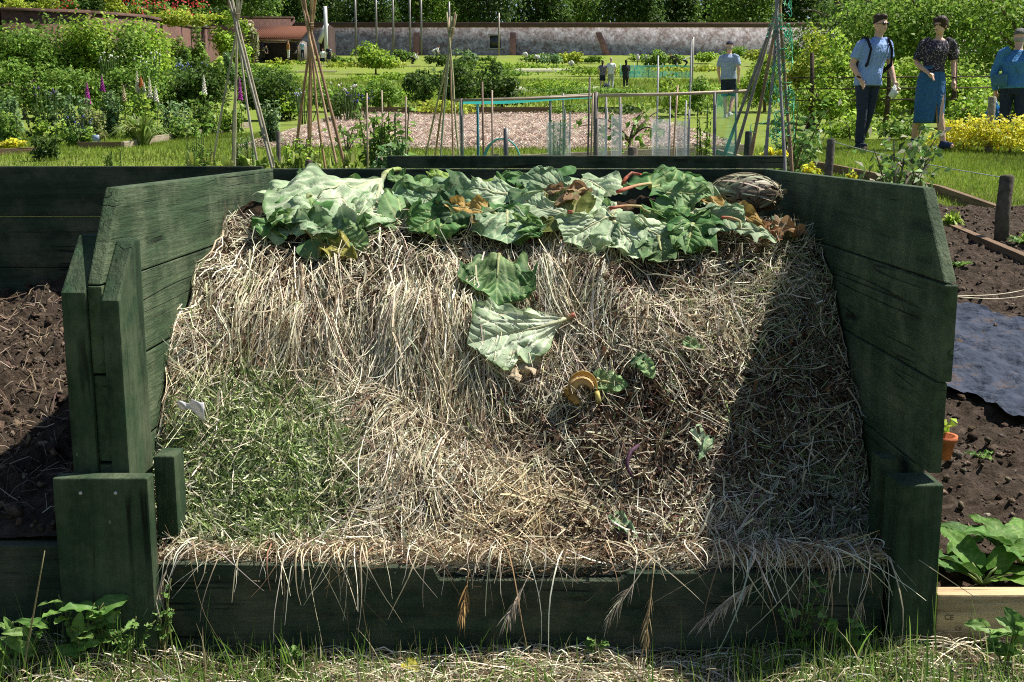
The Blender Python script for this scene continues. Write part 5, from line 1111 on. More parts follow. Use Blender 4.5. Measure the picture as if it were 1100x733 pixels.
for i, (px, yt, cl) in enumerate([(300, 62, 'yellow'), (330, 66, 'bright'), (365, 58, 'mid'), (435, 54, 'mid'), (470, 58, 'dark'), (500, 54, 'blue'), (520, 60, 'mid'), (575, 58, 'mid'), (592, 56, 'blue'), (612, 55, 'yellow'), (635, 60, 'mid'), (690, 58, 'bright'), (705, 54, 'mid'), (722, 58, 'mid'), (760, 54, 'bright'), (790, 50, 'mid'), (815, 52, 'yellow'), (850, 46, 'bright'), (880, 44, 'mid')]):
    bush('distant_shrub', 'small shrub at the foot of the far wall', 'shrub', px - 15, px + 15, yt, 100 + (i % 4) * 3, cl, 3.2, 1, group='small shrubs along the foot of the far wall', stem=False)
for i, (px, py) in enumerate([(565, 59), (576, 61), (683, 62), (692, 63), (712, 63), (594, 65), (613, 72)]):
    a = gp(px, 100); z = pt(px, py, 100)[2] - a[2]; m = MB()
    for j in range(5): m.ball((R.normal() * .12, 0, max(.2, z) + R.normal() * .08), .16, (.78, .75, .72), 6, 4, .2)
    m.tube([(0, 0, 0), (0, 0, max(.2, z))], .05, 5, col=(.1, .16, .05)); o = obj('white_flowers', m, M_FLOWER, loc=tuple(a)); tag(o, 'white flowers before the far wall', 'flowers', 'white flowers before the far wall')
for i, (px, py, D, lab) in enumerate([(300, 78, 60, 'narrow vegetable bed left of the second wigwam, far off'), (390, 72, 78, 'far vegetable bed with a pale row before the green mound'), (590, 100, 44, 'pale fleece tunnel behind the cage'), (592, 78, 66, 'pale fleece tunnel left of the three walkers')]):
    p = pg(px, py); k = p[1] / F; m = MB(); Lx = (120 if i < 2 else 80 if i == 3 else 105) * k; t = np.linspace(0, math.pi, 9)
    P = np.array([[(x, -.4 * math.cos(q), .05 + (.25 if i > 1 else .1) * math.sin(q)) for q in t] for x in np.linspace(-Lx / 2, Lx / 2, 12)]); m.grid(P, (.62, .62, .42) if i > 1 else (.3, .3, .14)); o = obj('fleece_tunnel' if i > 1 else 'vegetable_row', m.mesh('f', True), M_FLOWER, loc=tuple(p)); tag(o, lab, 'crop cover' if i > 1 else 'vegetable row')
# far teal net fence
def net_mat(name, col, alpha):
    m, nt, ns, ln = new_mat(name); out = ns.new('ShaderNodeOutputMaterial'); d = ns.new('ShaderNodeBsdfDiffuse'); d.inputs['Color'].default_value = (*col, 1); tl = ns.new('ShaderNodeBsdfTranslucent'); tl.inputs['Color'].default_value = (*col, 1)
    mm = N(ns, 'ShaderNodeMixShader', Fac=.4); ln.new(d.outputs[0], mm.inputs[1]); ln.new(tl.outputs[0], mm.inputs[2])
    t = ns.new('ShaderNodeBsdfTransparent'); mx = ns.new('ShaderNodeMixShader'); ln.new(t.outputs[0], mx.inputs[1]); ln.new(mm.outputs[0], mx.inputs[2])
    tc = ns.new('ShaderNodeTexCoord'); nz = N(ns, 'ShaderNodeTexNoise', Scale=9, Detail=3); ln.new(tc.outputs['Object'], nz.inputs['Vector'])
    mr = N(ns, 'ShaderNodeMapRange'); mr.inputs['From Min'].default_value = .3; mr.inputs['From Max'].default_value = .7; mr.inputs['To Min'].default_value = alpha * .55; mr.inputs['To Max'].default_value = min(1, alpha * 1.4); ln.new(nz.outputs['Fac'], mr.inputs['Value'])
    ln.new(mr.outputs[0], mx.inputs[0]); ln.new(mx.outputs[0], out.inputs['Surface']); return m
M_TEAL = net_mat('teal_net', (.05, .36, .30), .32); M_TEALD = net_mat('teal_net_top', (.05, .40, .38), .8); M_CLEAR = net_mat('clear_plastic', (.62, .66, .7), .30)
a = pg(666, 84); b = pg(742, 84); nf = thing('net_fence', 'low teal net fence around the far bed right of the three walkers', 'net fence', tuple(a)); m = MB(); k = a[1] / F; Lx = b[0] - a[0]
P = np.array([[(x, .15 * math.sin(x * 3), z) for z in (0.02, 7 * k, 13 * k)] for x in np.linspace(0, Lx, 24)]); m.grid(P); obj('netting', m, M_TEALD, nf)
for j in range(6): m = MB(); m.tube([(Lx * j / 5, 0, 0), (Lx * j / 5, 0, 15 * k)], .03, 5, col=(.2, .3, .26)); obj('post', m, M_METAL, nf)

# rows of vegetables and low hedges that cross the middle of the garden
for i, (a, b, yt, D, cl) in enumerate([(372, 470, 79, 62, 'bright'), (480, 575, 74, 70, 'mid'), (560, 640, 86, 52, 'bright'), (690, 800, 70, 72, 'yellow'), (590, 700, 71, 80, 'bright'), (250, 330, 74, 58, 'mid'), (340, 440, 66, 84, 'yellow'), (480, 600, 66, 88, 'bright'), (560, 700, 92, 44, 'mid'), (230, 320, 68, 70, 'bright'), (700, 790, 90, 40, 'bright'), (390, 450, 94, 40, 'bright')]):
    bush('vegetable_row', 'long low row of green vegetables crossing the middle of the garden', 'vegetable row', a, b, yt, D, cl, 3.0, .9, depth=2.2, lumps=40, base_py=yt + 8 + (i % 3) * 2, stem=False, group='low vegetable rows across the middle', nmax=5000)
# ------------------------------------------------------------------ cane wigwams
def cane_mesh(a, b, r, col, seed):
    t = np.linspace(0, 1, 14); P = a + (b - a) * t[:, None]; L = np.linalg.norm(b - a)
    P = P + np.stack([noise(np.c_[t * 3, t * 0 + seed, t * 0]), noise(np.c_[t * 3, t * 0 + seed + 5, t * 0]), 0 * t], -1) * .006 * L
    m = MB(); rr = r * (1 - .25 * t) * (1 + .25 * (np.arange(14) % 4 == 0)); cc = np.array(col)[None] * (1 + .25 * noise(np.c_[t * 9, t * 0 + seed, t * 0]))[:, None]
    m.tube(P, rr, 7, col=cc); return m
def wigwam(label, apex, D, feet, cols, r, over=.25, twine=(.3, .24, .14), spread=.35):
    A = pt(*apex, D); base = gp(apex[0], D); o = thing('cane_wigwam', label, 'cane wigwam', tuple(base)); n = len(feet)
    for i, (fx, fy) in enumerate(feet):
        a = 2 * math.pi * i / n + .6; Df = D + spread * math.sin(a)
        V = pt(fx, fy, Df); d = V - A; t = 1.0
        while A[2] + d[2] * t > float(G(0, A[1] + d[1] * t)) - .03 and t < 3: t += .02
        f = A + d * t; tip = A - d * over * R.uniform(.8, 1.3) + np.array((.03 * math.sin(a), .03 * math.cos(a), 0)); jit = .012 * np.array((math.cos(a), math.sin(a), 0))
        obj('cane', cane_mesh(f - base, tip - base + jit, r * R.uniform(.85, 1.15), cols[i % len(cols)], i * 3.1).mesh('cane', True), M_CANE, o)
    m = MB(); t = np.linspace(0, 14, 60); m.tube(np.stack([A[0] - base[0] + .035 * np.cos(t), A[1] - base[1] + .035 * np.sin(t), A[2] - base[2] - .03 + .004 * t], -1), .004, 4, col=twine); obj('twine', m, M_CANE, o)
    return o
PALEC = [(.36, .32, .27), (.28, .25, .21), (.42, .36, .28)]; REDC = [(.33, .20, .12), (.40, .27, .16), (.28, .17, .11)]; GREYC = [(.22, .20, .2), (.27, .25, .25), (.30, .19, .12)]
wigwam('grey cane wigwam farthest to the side of the border', (254, 17), 11.2, [(231, 165), (249, 171), (252, 160), (276, 172), (289, 168), (291.5, 166)], PALEC, .013, .3)
wigwam('reddish brown cane wigwam in front of the straw bed corner', (333, 27), 11, [(317, 177), (332, 176), (331.5, 150), (349, 177), (361, 174), (370, 176)], REDC, .014, .4)
wigwam('narrow wigwam of thin mixed canes left of the netted cage', (484.5, 32), 11.8, [(457, 171), (466, 173), (473, 172), (494, 172), (486.5, 150)], [(.3, .28, .16), (.36, .25, .16), (.25, .27, .2)], .010, .12)
wg = wigwam('tall grey cane wigwam tangled in green netting', (838, -8), 8.2, [(777, 172), (786, 172), (805, 172), (824, 172), (844, 186), (851, 187)], GREYC, .014, .2)
# tangled netting of the right wigwam
m = MB(); base = np.array(wg.location)
for i in range(46):
    t0 = R.uniform(0, 1); y0 = 5 + 165 * t0; wv = 3 + 22 * t0; p = np.array((836 + R.uniform(-1, 1) * wv + 6, y0)); pts = []
    ang = R.uniform(0, 6.28)
    for s in range(16):
        ang += R.normal() * .9; p = p + np.array((math.cos(ang), math.sin(ang) * 1.3)) * 2.6; p[0] = np.clip(p[0], 826 - wv, 850 + 4 * t0); q = pt(p[0], min(p[1], 178), 8.1 + .1 * math.sin(s * .8 + i)); pts.append(q - base)
    m.tube(pts, .0028, 4, col=np.clip(np.array([(.05, .38, .22), (.06, .45, .30), (.10, .42, .2)][i % 3]) * R.uniform(.7, 1.2), 0, 1), cap=False)
obj('netting', m, M_CANE, wg)

# ------------------------------------------------------------------ netted fruit cage
fc = thing('fruit_cage', 'low fruit cage of thin poles with teal netting over its top', 'fruit cage', tuple(gp(600, 8.2))); fb = np.array(fc.location)
def fpole(name, px, y0, D, r, col, px2=None, parent=fc, b=fb):
    a = gp(px2 or px, D); t = pt(px, y0, D); m = MB(); m.tube([a - b, (a + t) / 2 - b + np.array((.004, 0, 0)), t - b], r, 7, col=col); return obj(name, m.mesh(name, True), M_CANE, parent)
for px, y0, D, r, c in [(495.5, 106, 8.2, .011, (.16, .14, .12)), (513, 107, 9.2, .011, (.06, .17, .22)), (591, 103, 9.2, .010, (.17, .16, .16)), (605, 100, 9.1, .008, (.33, .29, .24)), (640, 99, 8.2, .018, (.13, .11, .10)), (651, 104, 9.0, .010, (.24, .22, .2)), (666, 104, 9.0, .010, (.24, .22, .2)), (768, 99, 8.2, .013, (.2, .19, .18)), (791, 98, 9.0, .010, (.2, .18, .16))]: fpole('pole', px, y0, D, r, c)
for a, b, r, c in [((488, 108, 8.2), (641, 103, 8.2), .010, (.33, .26, .18)), ((636, 103, 8.2), (802, 98, 8.2), .012, (.45, .36, .26)), ((513, 107, 9.2), (640, 101, 9.2), .008, (.3, .25, .2))]:
    A, B = pt(*a) - fb, pt(*b) - fb; m = MB(); m.tube([A, (A + B) / 2 + np.array((0, 0, -.006)), B], r, 7, col=c); obj('rail', m.mesh('rail', True), M_CANE, fc)
P = np.array([[pt(x1, 107.5 - .03 * (x1 - 490) + (1.6 * math.sin((x1 - 490) / 30)) * math.sin(t * 3.1), 8.2 + t) - fb + np.array((0, 0, -.03 * math.sin(t * 3.1))) for t in np.linspace(0, 1, 8)] for x1 in np.linspace(494, 640, 30)]); m = MB(); m.grid(P); obj('top_net', m.mesh('n', True), M_TEALD, fc)
P = np.array([[pt(495.5, 107, 8.2 + t) * (1, 1, 0) + (.02 * math.sin(z * 9 + t * 5), 0, 0) - fb * (1, 1, 0) + np.array((0, 0, (pt(495, 108, 8.2 + t)[2] - fb[2]) * z)) for z in np.linspace(.02, 1, 10)] for t in np.linspace(0, 1.0, 8)]); m = MB(); m.grid(P); obj('side_net', m.mesh('n', True), M_TEAL, fc)
P = np.array([[pt(770 + 22 * t, 99.5, 8.25) * (1, 1, 0) + (0, .03 * math.sin(z * 9 + t * 5), 0) - fb * (1, 1, 0) + np.array((0, 0, (pt(770, 100, 8.25)[2] - fb[2]) * z)) for z in np.linspace(.02, 1, 10)] for t in np.linspace(0, 1.0, 8)]); m = MB(); m.grid(P); obj('side_net', m.mesh('n', True), M_TEAL, fc)
# hoop cloche
cl = thing('hoop_cloche', 'teal net hoop cloche with a dark upright stake inside the fruit cage', 'cloche', tuple(gp(539, 7.4))); k = 7.4 / F; zc = pt(539, 176, 7.4)[2] - cl.location.z; rr = 20 * k; rz_ = pt(539, 149, 7.4)[2] - pt(539, 176, 7.4)[2]
th = np.linspace(0, math.pi, 17); P = np.array([[(-rr * math.cos(q), y, zc * min(1, math.sin(q) * 8) + rz_ * math.sin(q)) for q in th] for y in np.linspace(0, .5, 6)]); m = MB(); m.grid(P); obj('netting', m.mesh('n', True), M_TEAL, cl)
for y in (0, .25, .5): m = MB(); m.tube(np.array([(-rr * math.cos(q), y, zc * min(1, math.sin(q) * 8) + rz_ * math.sin(q)) for q in th]), .006, 6, col=(.08, .35, .33)); obj('hoop', m.mesh('h', True), M_CANE, cl)
pole(543.5, 138, 205, 7.2, .016, 'short dark stake standing before the hoop cloche', (.07, .07, .075), 'stake', cat='stake')
for i, (px, y0, D, px2, c, lab) in enumerate([(518, 88, 7.6, 520.5, (.16, .10, .07), 'tall dark cane leaning in front of the teal net, left of its pair'), (528.5, 97, 7.6, 529.5, (.3, .22, .16), 'shorter straight cane in front of the teal net'), (633.5, 83, 7.6, 631, (.10, .085, .07), 'tallest dark cane beside the thick middle pole'), (637, 100, 7.9, 634, (.26, .2, .12), 'brown cane leaning on the thick middle pole'), (707, 60, 9.4, 706, (.4, .4, .4), 'thin tall cane behind the clear plastic guards, left one'), (743, 42, 9.2, 740, (.3, .3, .3), 'thin tallest cane behind the clear plastic guards'), (728, 92, 8.4, 721, (.42, .3, .2), 'brown cane between the clear plastic guards'), (720, 102, 8.4, 719, (.25, .23, .2), 'grey cane between the clear plastic guards'), (737, 108, 8.6, 735, (.36, .35, .34), 'short grey cane beside the tall green plant'), (607, 118, 8.8, 607, (.2, .2, .2), 'grey cane in the guard around the climbing green plant'),
        (394, 100, 8.8, 394, (.32, .25, .17), 'cane left of the leafy bean plant'), (410, 97, 9, 412, (.3, .24, .16), 'cane inside the leafy bean plant'), (436, 104, 9, 435, (.28, .22, .16), 'cane right of the leafy bean plant'), (424, 120, 9.2, 424, (.25, .2, .15), 'short cane behind the leafy bean plant')]):
    a = gp(px2, D); t = pt(px, y0, D); m = MB(); m.tube([(0, 0, 0), (t - a) / 2, t - a], .0075, 6, col=c); o = obj('cane', m.mesh('cane', True), M_CANE, loc=tuple(a)); tag(o, lab, 'cane')
# clear plastic guards with plants
def guard(label, px, wpx, y0, D, plant=None):
    a = gp(px, D); h = pt(px, y0, D)[2] - a[2]; r = wpx * D / F / 2; th = np.linspace(0, 2 * math.pi, 25); o = thing('plastic_guard', label, 'plant guard', tuple(a))
    P = np.array([[(r * (1 + .12 * math.sin(3 * q + z * 5)) * math.cos(q), r * (1 + .12 * math.sin(3 * q + z * 5)) * math.sin(q), h * z) for q in th] for z in np.linspace(.0, 1, 8)]); m = MB(); m.grid(P); obj('sleeve', m.mesh('s', True), M_CLEAR, o)
    m = MB(); m.tube([(r, 0, 0), (r, 0, h * 1.1)], .006, 6, col=(.3, .3, .3)); obj('stick', m, M_CANE, o); return o
for px, w_, y0, D, lab in [(600, 24, 131, 8.6, 'clear plastic guard around the climbing green plant'), (647, 9, 128, 8.3, 'narrow clear plastic guard beside the thick middle pole'), (662, 10, 124, 8.3, 'tall narrow clear plastic guard, second from the thick middle pole'), (710, 18, 128, 8.0, 'crinkled clear plastic guard below the apple branch'), (733, 12, 130, 8.0, 'crinkled clear plastic guard beside the tall green plant')]: guard(lab, px, w_, y0, D)
stem_plant('climbing_pea', 'climbing green plant inside the clear plastic guard', 'plant', 593, 608, 126, 8.6, GREENS['bright'], 8, 5, .6)
stem_plant('tall_herb', 'tall green plant with pale flower tips beside the clear guards', 'plant', 742, 768, 112, 8.6, GREENS['bright'], 12, 7, .35)
stem_plant('bean_plant', 'bushy broad bean plant among canes behind the pile of leaves', 'plant', 376, 452, 112, 9.0, GREENS['mid'], 22, 13, .45)
stem_plant('bean_plant', 'grey-green broad bean plant lowest before the canes', 'plant', 394, 440, 140, 8.2, GREENS['blue'], 16, 14, .5)
# small apple trees
def sapling(label, base, D, tips, cols, leafpx=11, n=26, aspect=.5, name='apple_tree', top=None):
    b = gp(base, D); o = thing(name, label, 'fruit tree', tuple(b)); m = MB(); lf = MB(); root = np.array((0, 0, 0.)); leaf = leafpx * D / F
    fork = pt(top[0], top[1], D) - b if top else None
    for i, (tx, ty) in enumerate(tips):
        e = pt(tx, ty, D + .25 * math.sin(i * 2.1)) - b; s = root if fork is None else fork; t = np.linspace(0, 1, 7)[:, None]; P = s + (e - s) * t + np.array((0, 0, .1)) * np.sin(t * 3.1) * (1 if fork is None else .6); m.tube(P, .011 * (1 - .75 * t[:, 0]), 6, col=(.14, .10, .08))
        q = R.uniform(.35, 1.05, n)[:, None]; pp = s + (e - s) * q + R.normal(size=(n, 3)) * leaf * .75; V, Q, C = leaf_cards(pp, R.normal(size=(n, 3)) + (0, -.5, .7), leaf * R.uniform(.7, 1.2, n), leaf * aspect * R.uniform(.8, 1.1, n), palette(n, cols, (4, 4, 3, 1.5), .2)); lf.add(V, Q, col=C)
    if fork is not None: m.tube([root, fork * .5 + np.array((.01, 0, 0)), fork], [.018, .015, .012], 7, col=(.14, .10, .08))
    obj('trunk', m.mesh('t', True), M_BARK, o); obj('crown', lf, M_LEAF, o); return o
sapling('small espalier apple tree spreading behind the clear guards', 676, 9.3, [(622, 136), (640, 128), (655, 142), (700, 135), (715, 118), (705, 140), (690, 122)], GREENS['mid'], 10, 16, top=(676, 152))
sapling('young apple tree beside the netted wigwam', 852, 10.2, [(838, 120), (845, 138), (858, 112), (870, 125), (880, 140), (866, 150), (890, 118), (835, 160)], [(.13, .25, .06), (.20, .34, .09), (.08, .15, .04), (.34, .40, .22)], 9, 46)
sapling('young pear tree with glossy leaves just over the shaded side panel', 966, 7.4, [(938, 160), (948, 178), (960, 150), (972, 165), (985, 155), (1000, 172), (1005, 150), (965, 185), (985, 185), (945, 190), (990, 140)], [(.13, .24, .06), (.20, .32, .09), (.08, .14, .04), (.4, .38, .28)], 12, 40, name='pear_tree')
sapling('small leafy branch in the straw bed before the pale corner', 372, 14, [(366, 140), (376, 138), (384, 134), (392, 140)], GREENS['mid'], 9, 16)
# leafy row along the beam at the left
for i in range(10):
    px = 205 + i * 19; strap_plant('lettuce' if i % 2 else 'leek', 'yellow-green leafy vegetable in the row at the foot of the wigwams', 'vegetable', px - 13, px + 13, 160 + (i % 3) * 4, 9.6 + .3 * (i % 2), [(.30, .36, .07), (.2, .28, .05), (.42, .46, .16), (.14, .22, .05)], 60, 7, group='vegetables at the foot of the wigwams')
stem_plant('rosemary', 'feathery dark green herb beside the leftmost wigwam', 'herb', 198, 232, 146, 11.5, GREENS['mid'], 22, 5, .25)
stem_plant('rosemary', 'pale feathery herb behind the leftmost wigwam', 'herb', 248, 276, 143, 12.2, GREENS['blue'], 14, 5, .3)
stem_plant('broad_bean', 'bean plant right of the little dark post', 'plant', 302, 346, 148, 10.6, GREENS['bright'], 16, 8, .5)
stem_plant('dark_herb', 'dark bushy herb at the lawn edge just above the empty bay', 'herb', 34, 62, 146, 13.4, GREENS['dark'], 14, 6, .5)
stem_plant('wispy_seedling', 'wispy thin seedlings on the lawn edge above the empty bay', 'plant', 108, 132, 160, 12.2, GREENS['mid'], 8, 4, .3)
# little posts
for px, y0, D, r, lab, c in [(299.5, 141, 10.2, .02, 'little dark post between the two left wigwams', (.14, .12, .11)), (331, 172, 9, .03, 'round topped peg at the foot of the reddish wigwam', (.10, .08, .07)), (407, 168, 8.4, .03, 'round topped peg below the broad bean plant', (.14, .11, .09)), (478.5, 167, 8.8, .03, 'round topped peg left of the netted cage', (.10, .09, .08)), (532, 166, 8.6, .03, 'round topped peg beside the hoop cloche', (.12, .1, .09)), (680, 158, 7.6, .035, 'pale round topped peg under the espalier apple', (.13, .11, .09)),
        (893, 149, 8.6, .033, 'dark round stake left of the young pear tree', (.11, .10, .085)), (804, 141, 9.2, .03, 'dark stake among the canes of the netted wigwam', (.06, .07, .06)), (1085, 188, 7.1, .045, 'dark round stake nearest at the soil bed', (.10, .085, .065)), (1063, 104, 14.6, .05, 'grey post among the yellow flowers', (.28, .25, .2))]:
    a = gp(px, D); t = pt(px, y0, D); h = t[2] - a[2]; m = MB(); m.tube([(0, 0, -.05), (-.01, 0, h * .5), (0, 0, h - r * .3), (0, 0, h)], [r, r, r * .97, r * .75], 12, col=c); o = obj('stake' if r > .03 else 'peg', m.mesh('stake', True), M_BARK, loc=tuple(a)); tag(o, lab, 'stake' if r > .03 else 'peg')
# garden strings
for lab, a, b in [('thin string from the shaded panel over the soil bed', (1026, 318, 2.25), (1120, 306, 3.2)), ('second thin string over the soil bed, lower at its far end', (1026, 319, 2.25), (1120, 314, 3.0))]:
    A, B = pt(*a), pt(*b); m = MB(); t = np.linspace(0, 1, 12)[:, None]; m.tube((B - A) * t - np.array((0, 0, .01)) * np.sin(t * 3.14), .0012, 5, col=(.5, .44, .34)); o = obj('string', m, M_CANE, loc=tuple(A)); tag(o, lab, 'string')
m = MB(); A, B = pt(893, 152, 8.6), pt(1085, 192, 7.1); t = np.linspace(0, 1, 12)[:, None]; m.tube((B - A) * t - np.array((0, 0, .02)) * np.sin(t * 3.14), .003, 5, col=(.45, .5, .48)); tag(obj('string', m, M_CANE, loc=tuple(A)), 'pale string stretched between the two dark round stakes', 'string')

# ------------------------------------------------------------------ right hand beds
edging('brown timber edge between the lawn and the narrow flower bed', [(846, 178), (905, 189), (1010, 212), (1130, 257)], .10, .05, M_BROWNW)
edging('brown timber edge between the narrow flower bed and the soil bed', [(1000, 252), (1130, 312)], .13, .05, M_BROWNW)
edging('grey timber edge running back beside the netted wigwam', [(800, 176), (745, 160)], .08, .05, M_PALEW)
edging('grey timber edge of the bed under the espalier apple', [(560, 178), (800, 166)], .12, .06, M_PALEW)
for i, (px, y0, wp, D, lab) in enumerate([(825, 158, 16, 9.2, 'yellow flowers at the foot of the netted wigwam, left clump'), (838, 160, 15, 9, 'yellow flowers at the foot of the netted wigwam, right clump'), (872, 175, 18, 8.2, 'small yellow flower clump left of the dark stake'), (915, 187, 12, 7.8, 'small yellow flower clump right of the dark stake')]):
    bush('yellow_flower', lab, 'flowers', px - wp / 2, px + wp / 2, y0, D, 'gold', 6, 1, stem=False, base_py=y0 + wp)
strap_plant('lavender', 'thin grey-green tuft beside the yellow clump and the stake', 'herb', 895, 925, 178, 7.9, GREENS['mid'], 60, 1.8)
strap_plant('lavender', 'light green feathery clump in the narrow bed beside the panel edge', 'herb', 1008, 1040, 226, 7.6, GREENS['bright'], 120, 3)
strap_plant('lavender', 'light green feathery clump right of the nearest round stake', 'herb', 1088, 1125, 246, 7.0, GREENS['bright'], 120, 3)
# vegetable seedlings on the soil
def leafy(label, px, py, n, L, W, cols, name='spinach', rise=.8, on=soil_r, D=None):
    Ds = np.linspace(2.26 if on is soil_r else 1.4, 8, 1400); u, v = (px - 550) / F, (366.5 - py) / F; d = np.array((u, CP + v * SP, -SP + v * CP)); P = CAM + d * (Ds / d[1])[:, None]; k = np.argmax(P[:, 2] <= on(P[:, 0], P[:, 1])); b = P[k]
    o = thing(name, label, name.replace('_', ' '), tuple(b)); lm = MB(); sm = MB()
    for i in range(n):
        a = 2.4 * i + R.uniform(0, .6); el_ = R.uniform(.35, 1.1) * rise; dr = np.array((math.cos(a) * math.cos(el_), math.sin(a) * math.cos(el_), math.sin(el_))); s0 = dr * L * .45; e = s0 + unit(dr + np.array((0, 0, -.15))) * L * R.uniform(.8, 1.2)
        Pq, C = leaf_mesh(s0, e, W * R.uniform(.8, 1.2), cols[i % len(cols)], np.array((0, 0, 1.)) - dr * .3, fold=.25, droop=.3, ruffle=.004, crumple=.002, seed=int(R.integers(999)), drape=False, nu=22, nv=14, lobes=.01)
        lm.grid(Pq, C); sm.tube([np.zeros(3), s0 * .6 + np.array((0, 0, .005)), s0], [.0035, .003, .0025], 6, col=(.3, .38, .14))
    obj('leaf_rosette', lm.mesh('l', True), M_RHUB, o); obj('stalk', sm.mesh('s', True), M_LEAF, o); return o
SPN = [dict(base=(.09, .20, .03), vein=(.22, .33, .09)), dict(base=(.06, .15, .025), vein=(.18, .29, .08)), dict(base=(.15, .28, .045), vein=(.28, .4, .12))]
leafy('spinach plant with large glossy leaves just behind the pale edging board', 1055, 628, 7, .12, .075, SPN); leafy('spinach plant cut by the frame edge behind the pale edging board', 1098, 606, 8, .13, .08, SPN); leafy('spinach plant nearest to the corner post', 1022, 608, 6, .08, .05, SPN)
leafy('tiny seedling alone on the soil above the spinach', 1052, 492, 4, .035, .024, SPN, 'seedling'); leafy('seedling with pale leaves at the panel edge far back on the soil', 1030, 288, 7, .06, .05, SPN, 'seedling'); leafy('small leafy plant on the soil below the nearest round stake', 1095, 262, 7, .06, .045, SPN, 'seedling')
# terracotta pot
p = pt(1012, 484, 2.7); tpz = thing('terracotta_pot', 'small terracotta pot with a sprout half hidden behind the shaded panel', 'plant pot', (p[0], p[1], p[2] - .02)); m = MB(); m.rings([(0, 0, 0, .022, .022), (0, 0, .045, .03, .03), (0, 0, .046, .035, .035), (0, 0, .06, .035, .035), (0, 0, .058, .028, .028), (0, 0, .045, .027, .027)], 20, col=(.42, .13, .06)); obj('pot', m.mesh('p', True), M_BARK, tpz)
m = MB(); n = 14; V, Q, C = leaf_cards(np.stack([R.normal(size=n) * .012, R.normal(size=n) * .012, .06 + .045 * R.uniform(size=n)], -1), rand_dirs(n) + (0, 0, .6), .03, .018, palette(n, GREENS['bright'], (1, 1, 1, 1))); m.add(V, Q, col=C); obj('sprout', m, M_LEAF, tpz)
# weed fabric sheet
cs = [(1010, 328), (1130, 368), (1130, 470), (1005, 420)]
def gsoil(px, py):
    Ds = np.linspace(2.26, 9, 1200); u, v = (px - 550) / F, (366.5 - py) / F; d = np.array((u, CP + v * SP, -SP + v * CP)); P = CAM + d * (Ds / d[1])[:, None]; return P[np.argmax(P[:, 2] <= soil_r(P[:, 0], P[:, 1]))]
q = [gsoil(*c)[:2] for c in cs]; n = 70; u = np.linspace(0, 1, n); U, Vv = np.meshgrid(u, u); XY = (q[3] * (1 - U[..., None]) + q[2] * U[..., None]) * (1 - Vv[..., None]) + (q[0] * (1 - U[..., None]) + q[1] * U[..., None]) * Vv[..., None]
XY = XY + .05 * np.stack([n2(U, Vv, 3, 81), n2(U, Vv, 3, 82)], -1); Z = soil_r(XY[..., 0], XY[..., 1]) * .4 + .6 * (.05 + .088 * (XY[..., 1] - 2.3)) + .035 + .04 * n2(XY[..., 0], XY[..., 1], 4, 83) + .016 * n2(XY[..., 0], XY[..., 1], 17, 84) + .003 * n2(XY[..., 0], XY[..., 1], 40, 85)
m = MB(); m.grid(np.concatenate([XY, Z[..., None]], -1), (.055, .075, .15)); ms, nt, ns, ln = new_mat('weed_fabric'); out = ns.new('ShaderNodeOutputMaterial'); bs = N(ns, 'ShaderNodeBsdfPrincipled', Roughness=.85); bs.inputs['Specular IOR Level'].default_value = .15; tc = ns.new('ShaderNodeTexCoord'); nz = N(ns, 'ShaderNodeTexNoise', Scale=8, Detail=8, Roughness=.7); ln.new(tc.outputs['Object'], nz.inputs['Vector'])
rr = ramp(ns, [(.4, (.026, .034, .054)), (.55, (.044, .056, .085)), (.68, (.10, .07, .055))]); ln.new(nz.outputs['Fac'], rr.inputs[0]); ln.new(rr.outputs[0], bs.inputs['Base Color']); nb = N(ns, 'ShaderNodeTexNoise', Scale=30, Detail=6); ln.new(tc.outputs['Object'], nb.inputs['Vector']); b = N(ns, 'ShaderNodeBump', Strength=.9, Distance=.02); ln.new(nb.outputs['Fac'], b.inputs['Height']); ln.new(b.outputs[0], bs.inputs['Normal']); ln.new(bs.outputs[0], out.inputs['Surface'])
tag(obj('weed_fabric', m.mesh('w', True), ms), 'crumpled dark blue weed fabric lying on the soil bed', 'weed fabric')

# ------------------------------------------------------------------ bushes at the right
for a, b, yt, D, cl, lab in [(838, 905, 34, 24, 'yellow', 'yellow-green espalier bush behind the netted wigwam'), (868, 928, 42, 23, 'bright', 'bright espalier bush left of the walking man'), (845, 910, 74, 20.5, 'bright', 'lower green espalier bush behind the young apple tree'), (900, 972, 62, 21, 'bright', 'green bush directly behind the walking man'), (955, 1015, 58, 21.5, 'bright', 'green bush between the walking man and woman'), (1005, 1075, 62, 21, 'bright', 'green bush right of the walking woman'), (1060, 1125, 50, 22, 'mid', 'green bush behind the elderly man'),
                             (880, 948, 120, 17, 'bright', 'low green plant patch behind the walking man legs'), (940, 1000, 122, 17, 'mid', 'low green plant patch between the two walkers'), (1018, 1082, 96, 17.2, 'bright', 'rounded green bush above the yellow flowers'),
                             (1008, 1066, 122, 14.9, 'gold', 'mass of yellow flowers right of the walking woman'), (1056, 1120, 124, 14.4, 'gold', 'mass of yellow flowers below the elderly man')]:
    bush('yellow_flower' if cl == 'gold' else 'garden_bush', lab, 'flowers' if cl == 'gold' else 'bush', a, b, yt, D, cl, 5 if D > 16 else 4.5, 1.1, lumps=24, depth=1.3, nmax=9000)
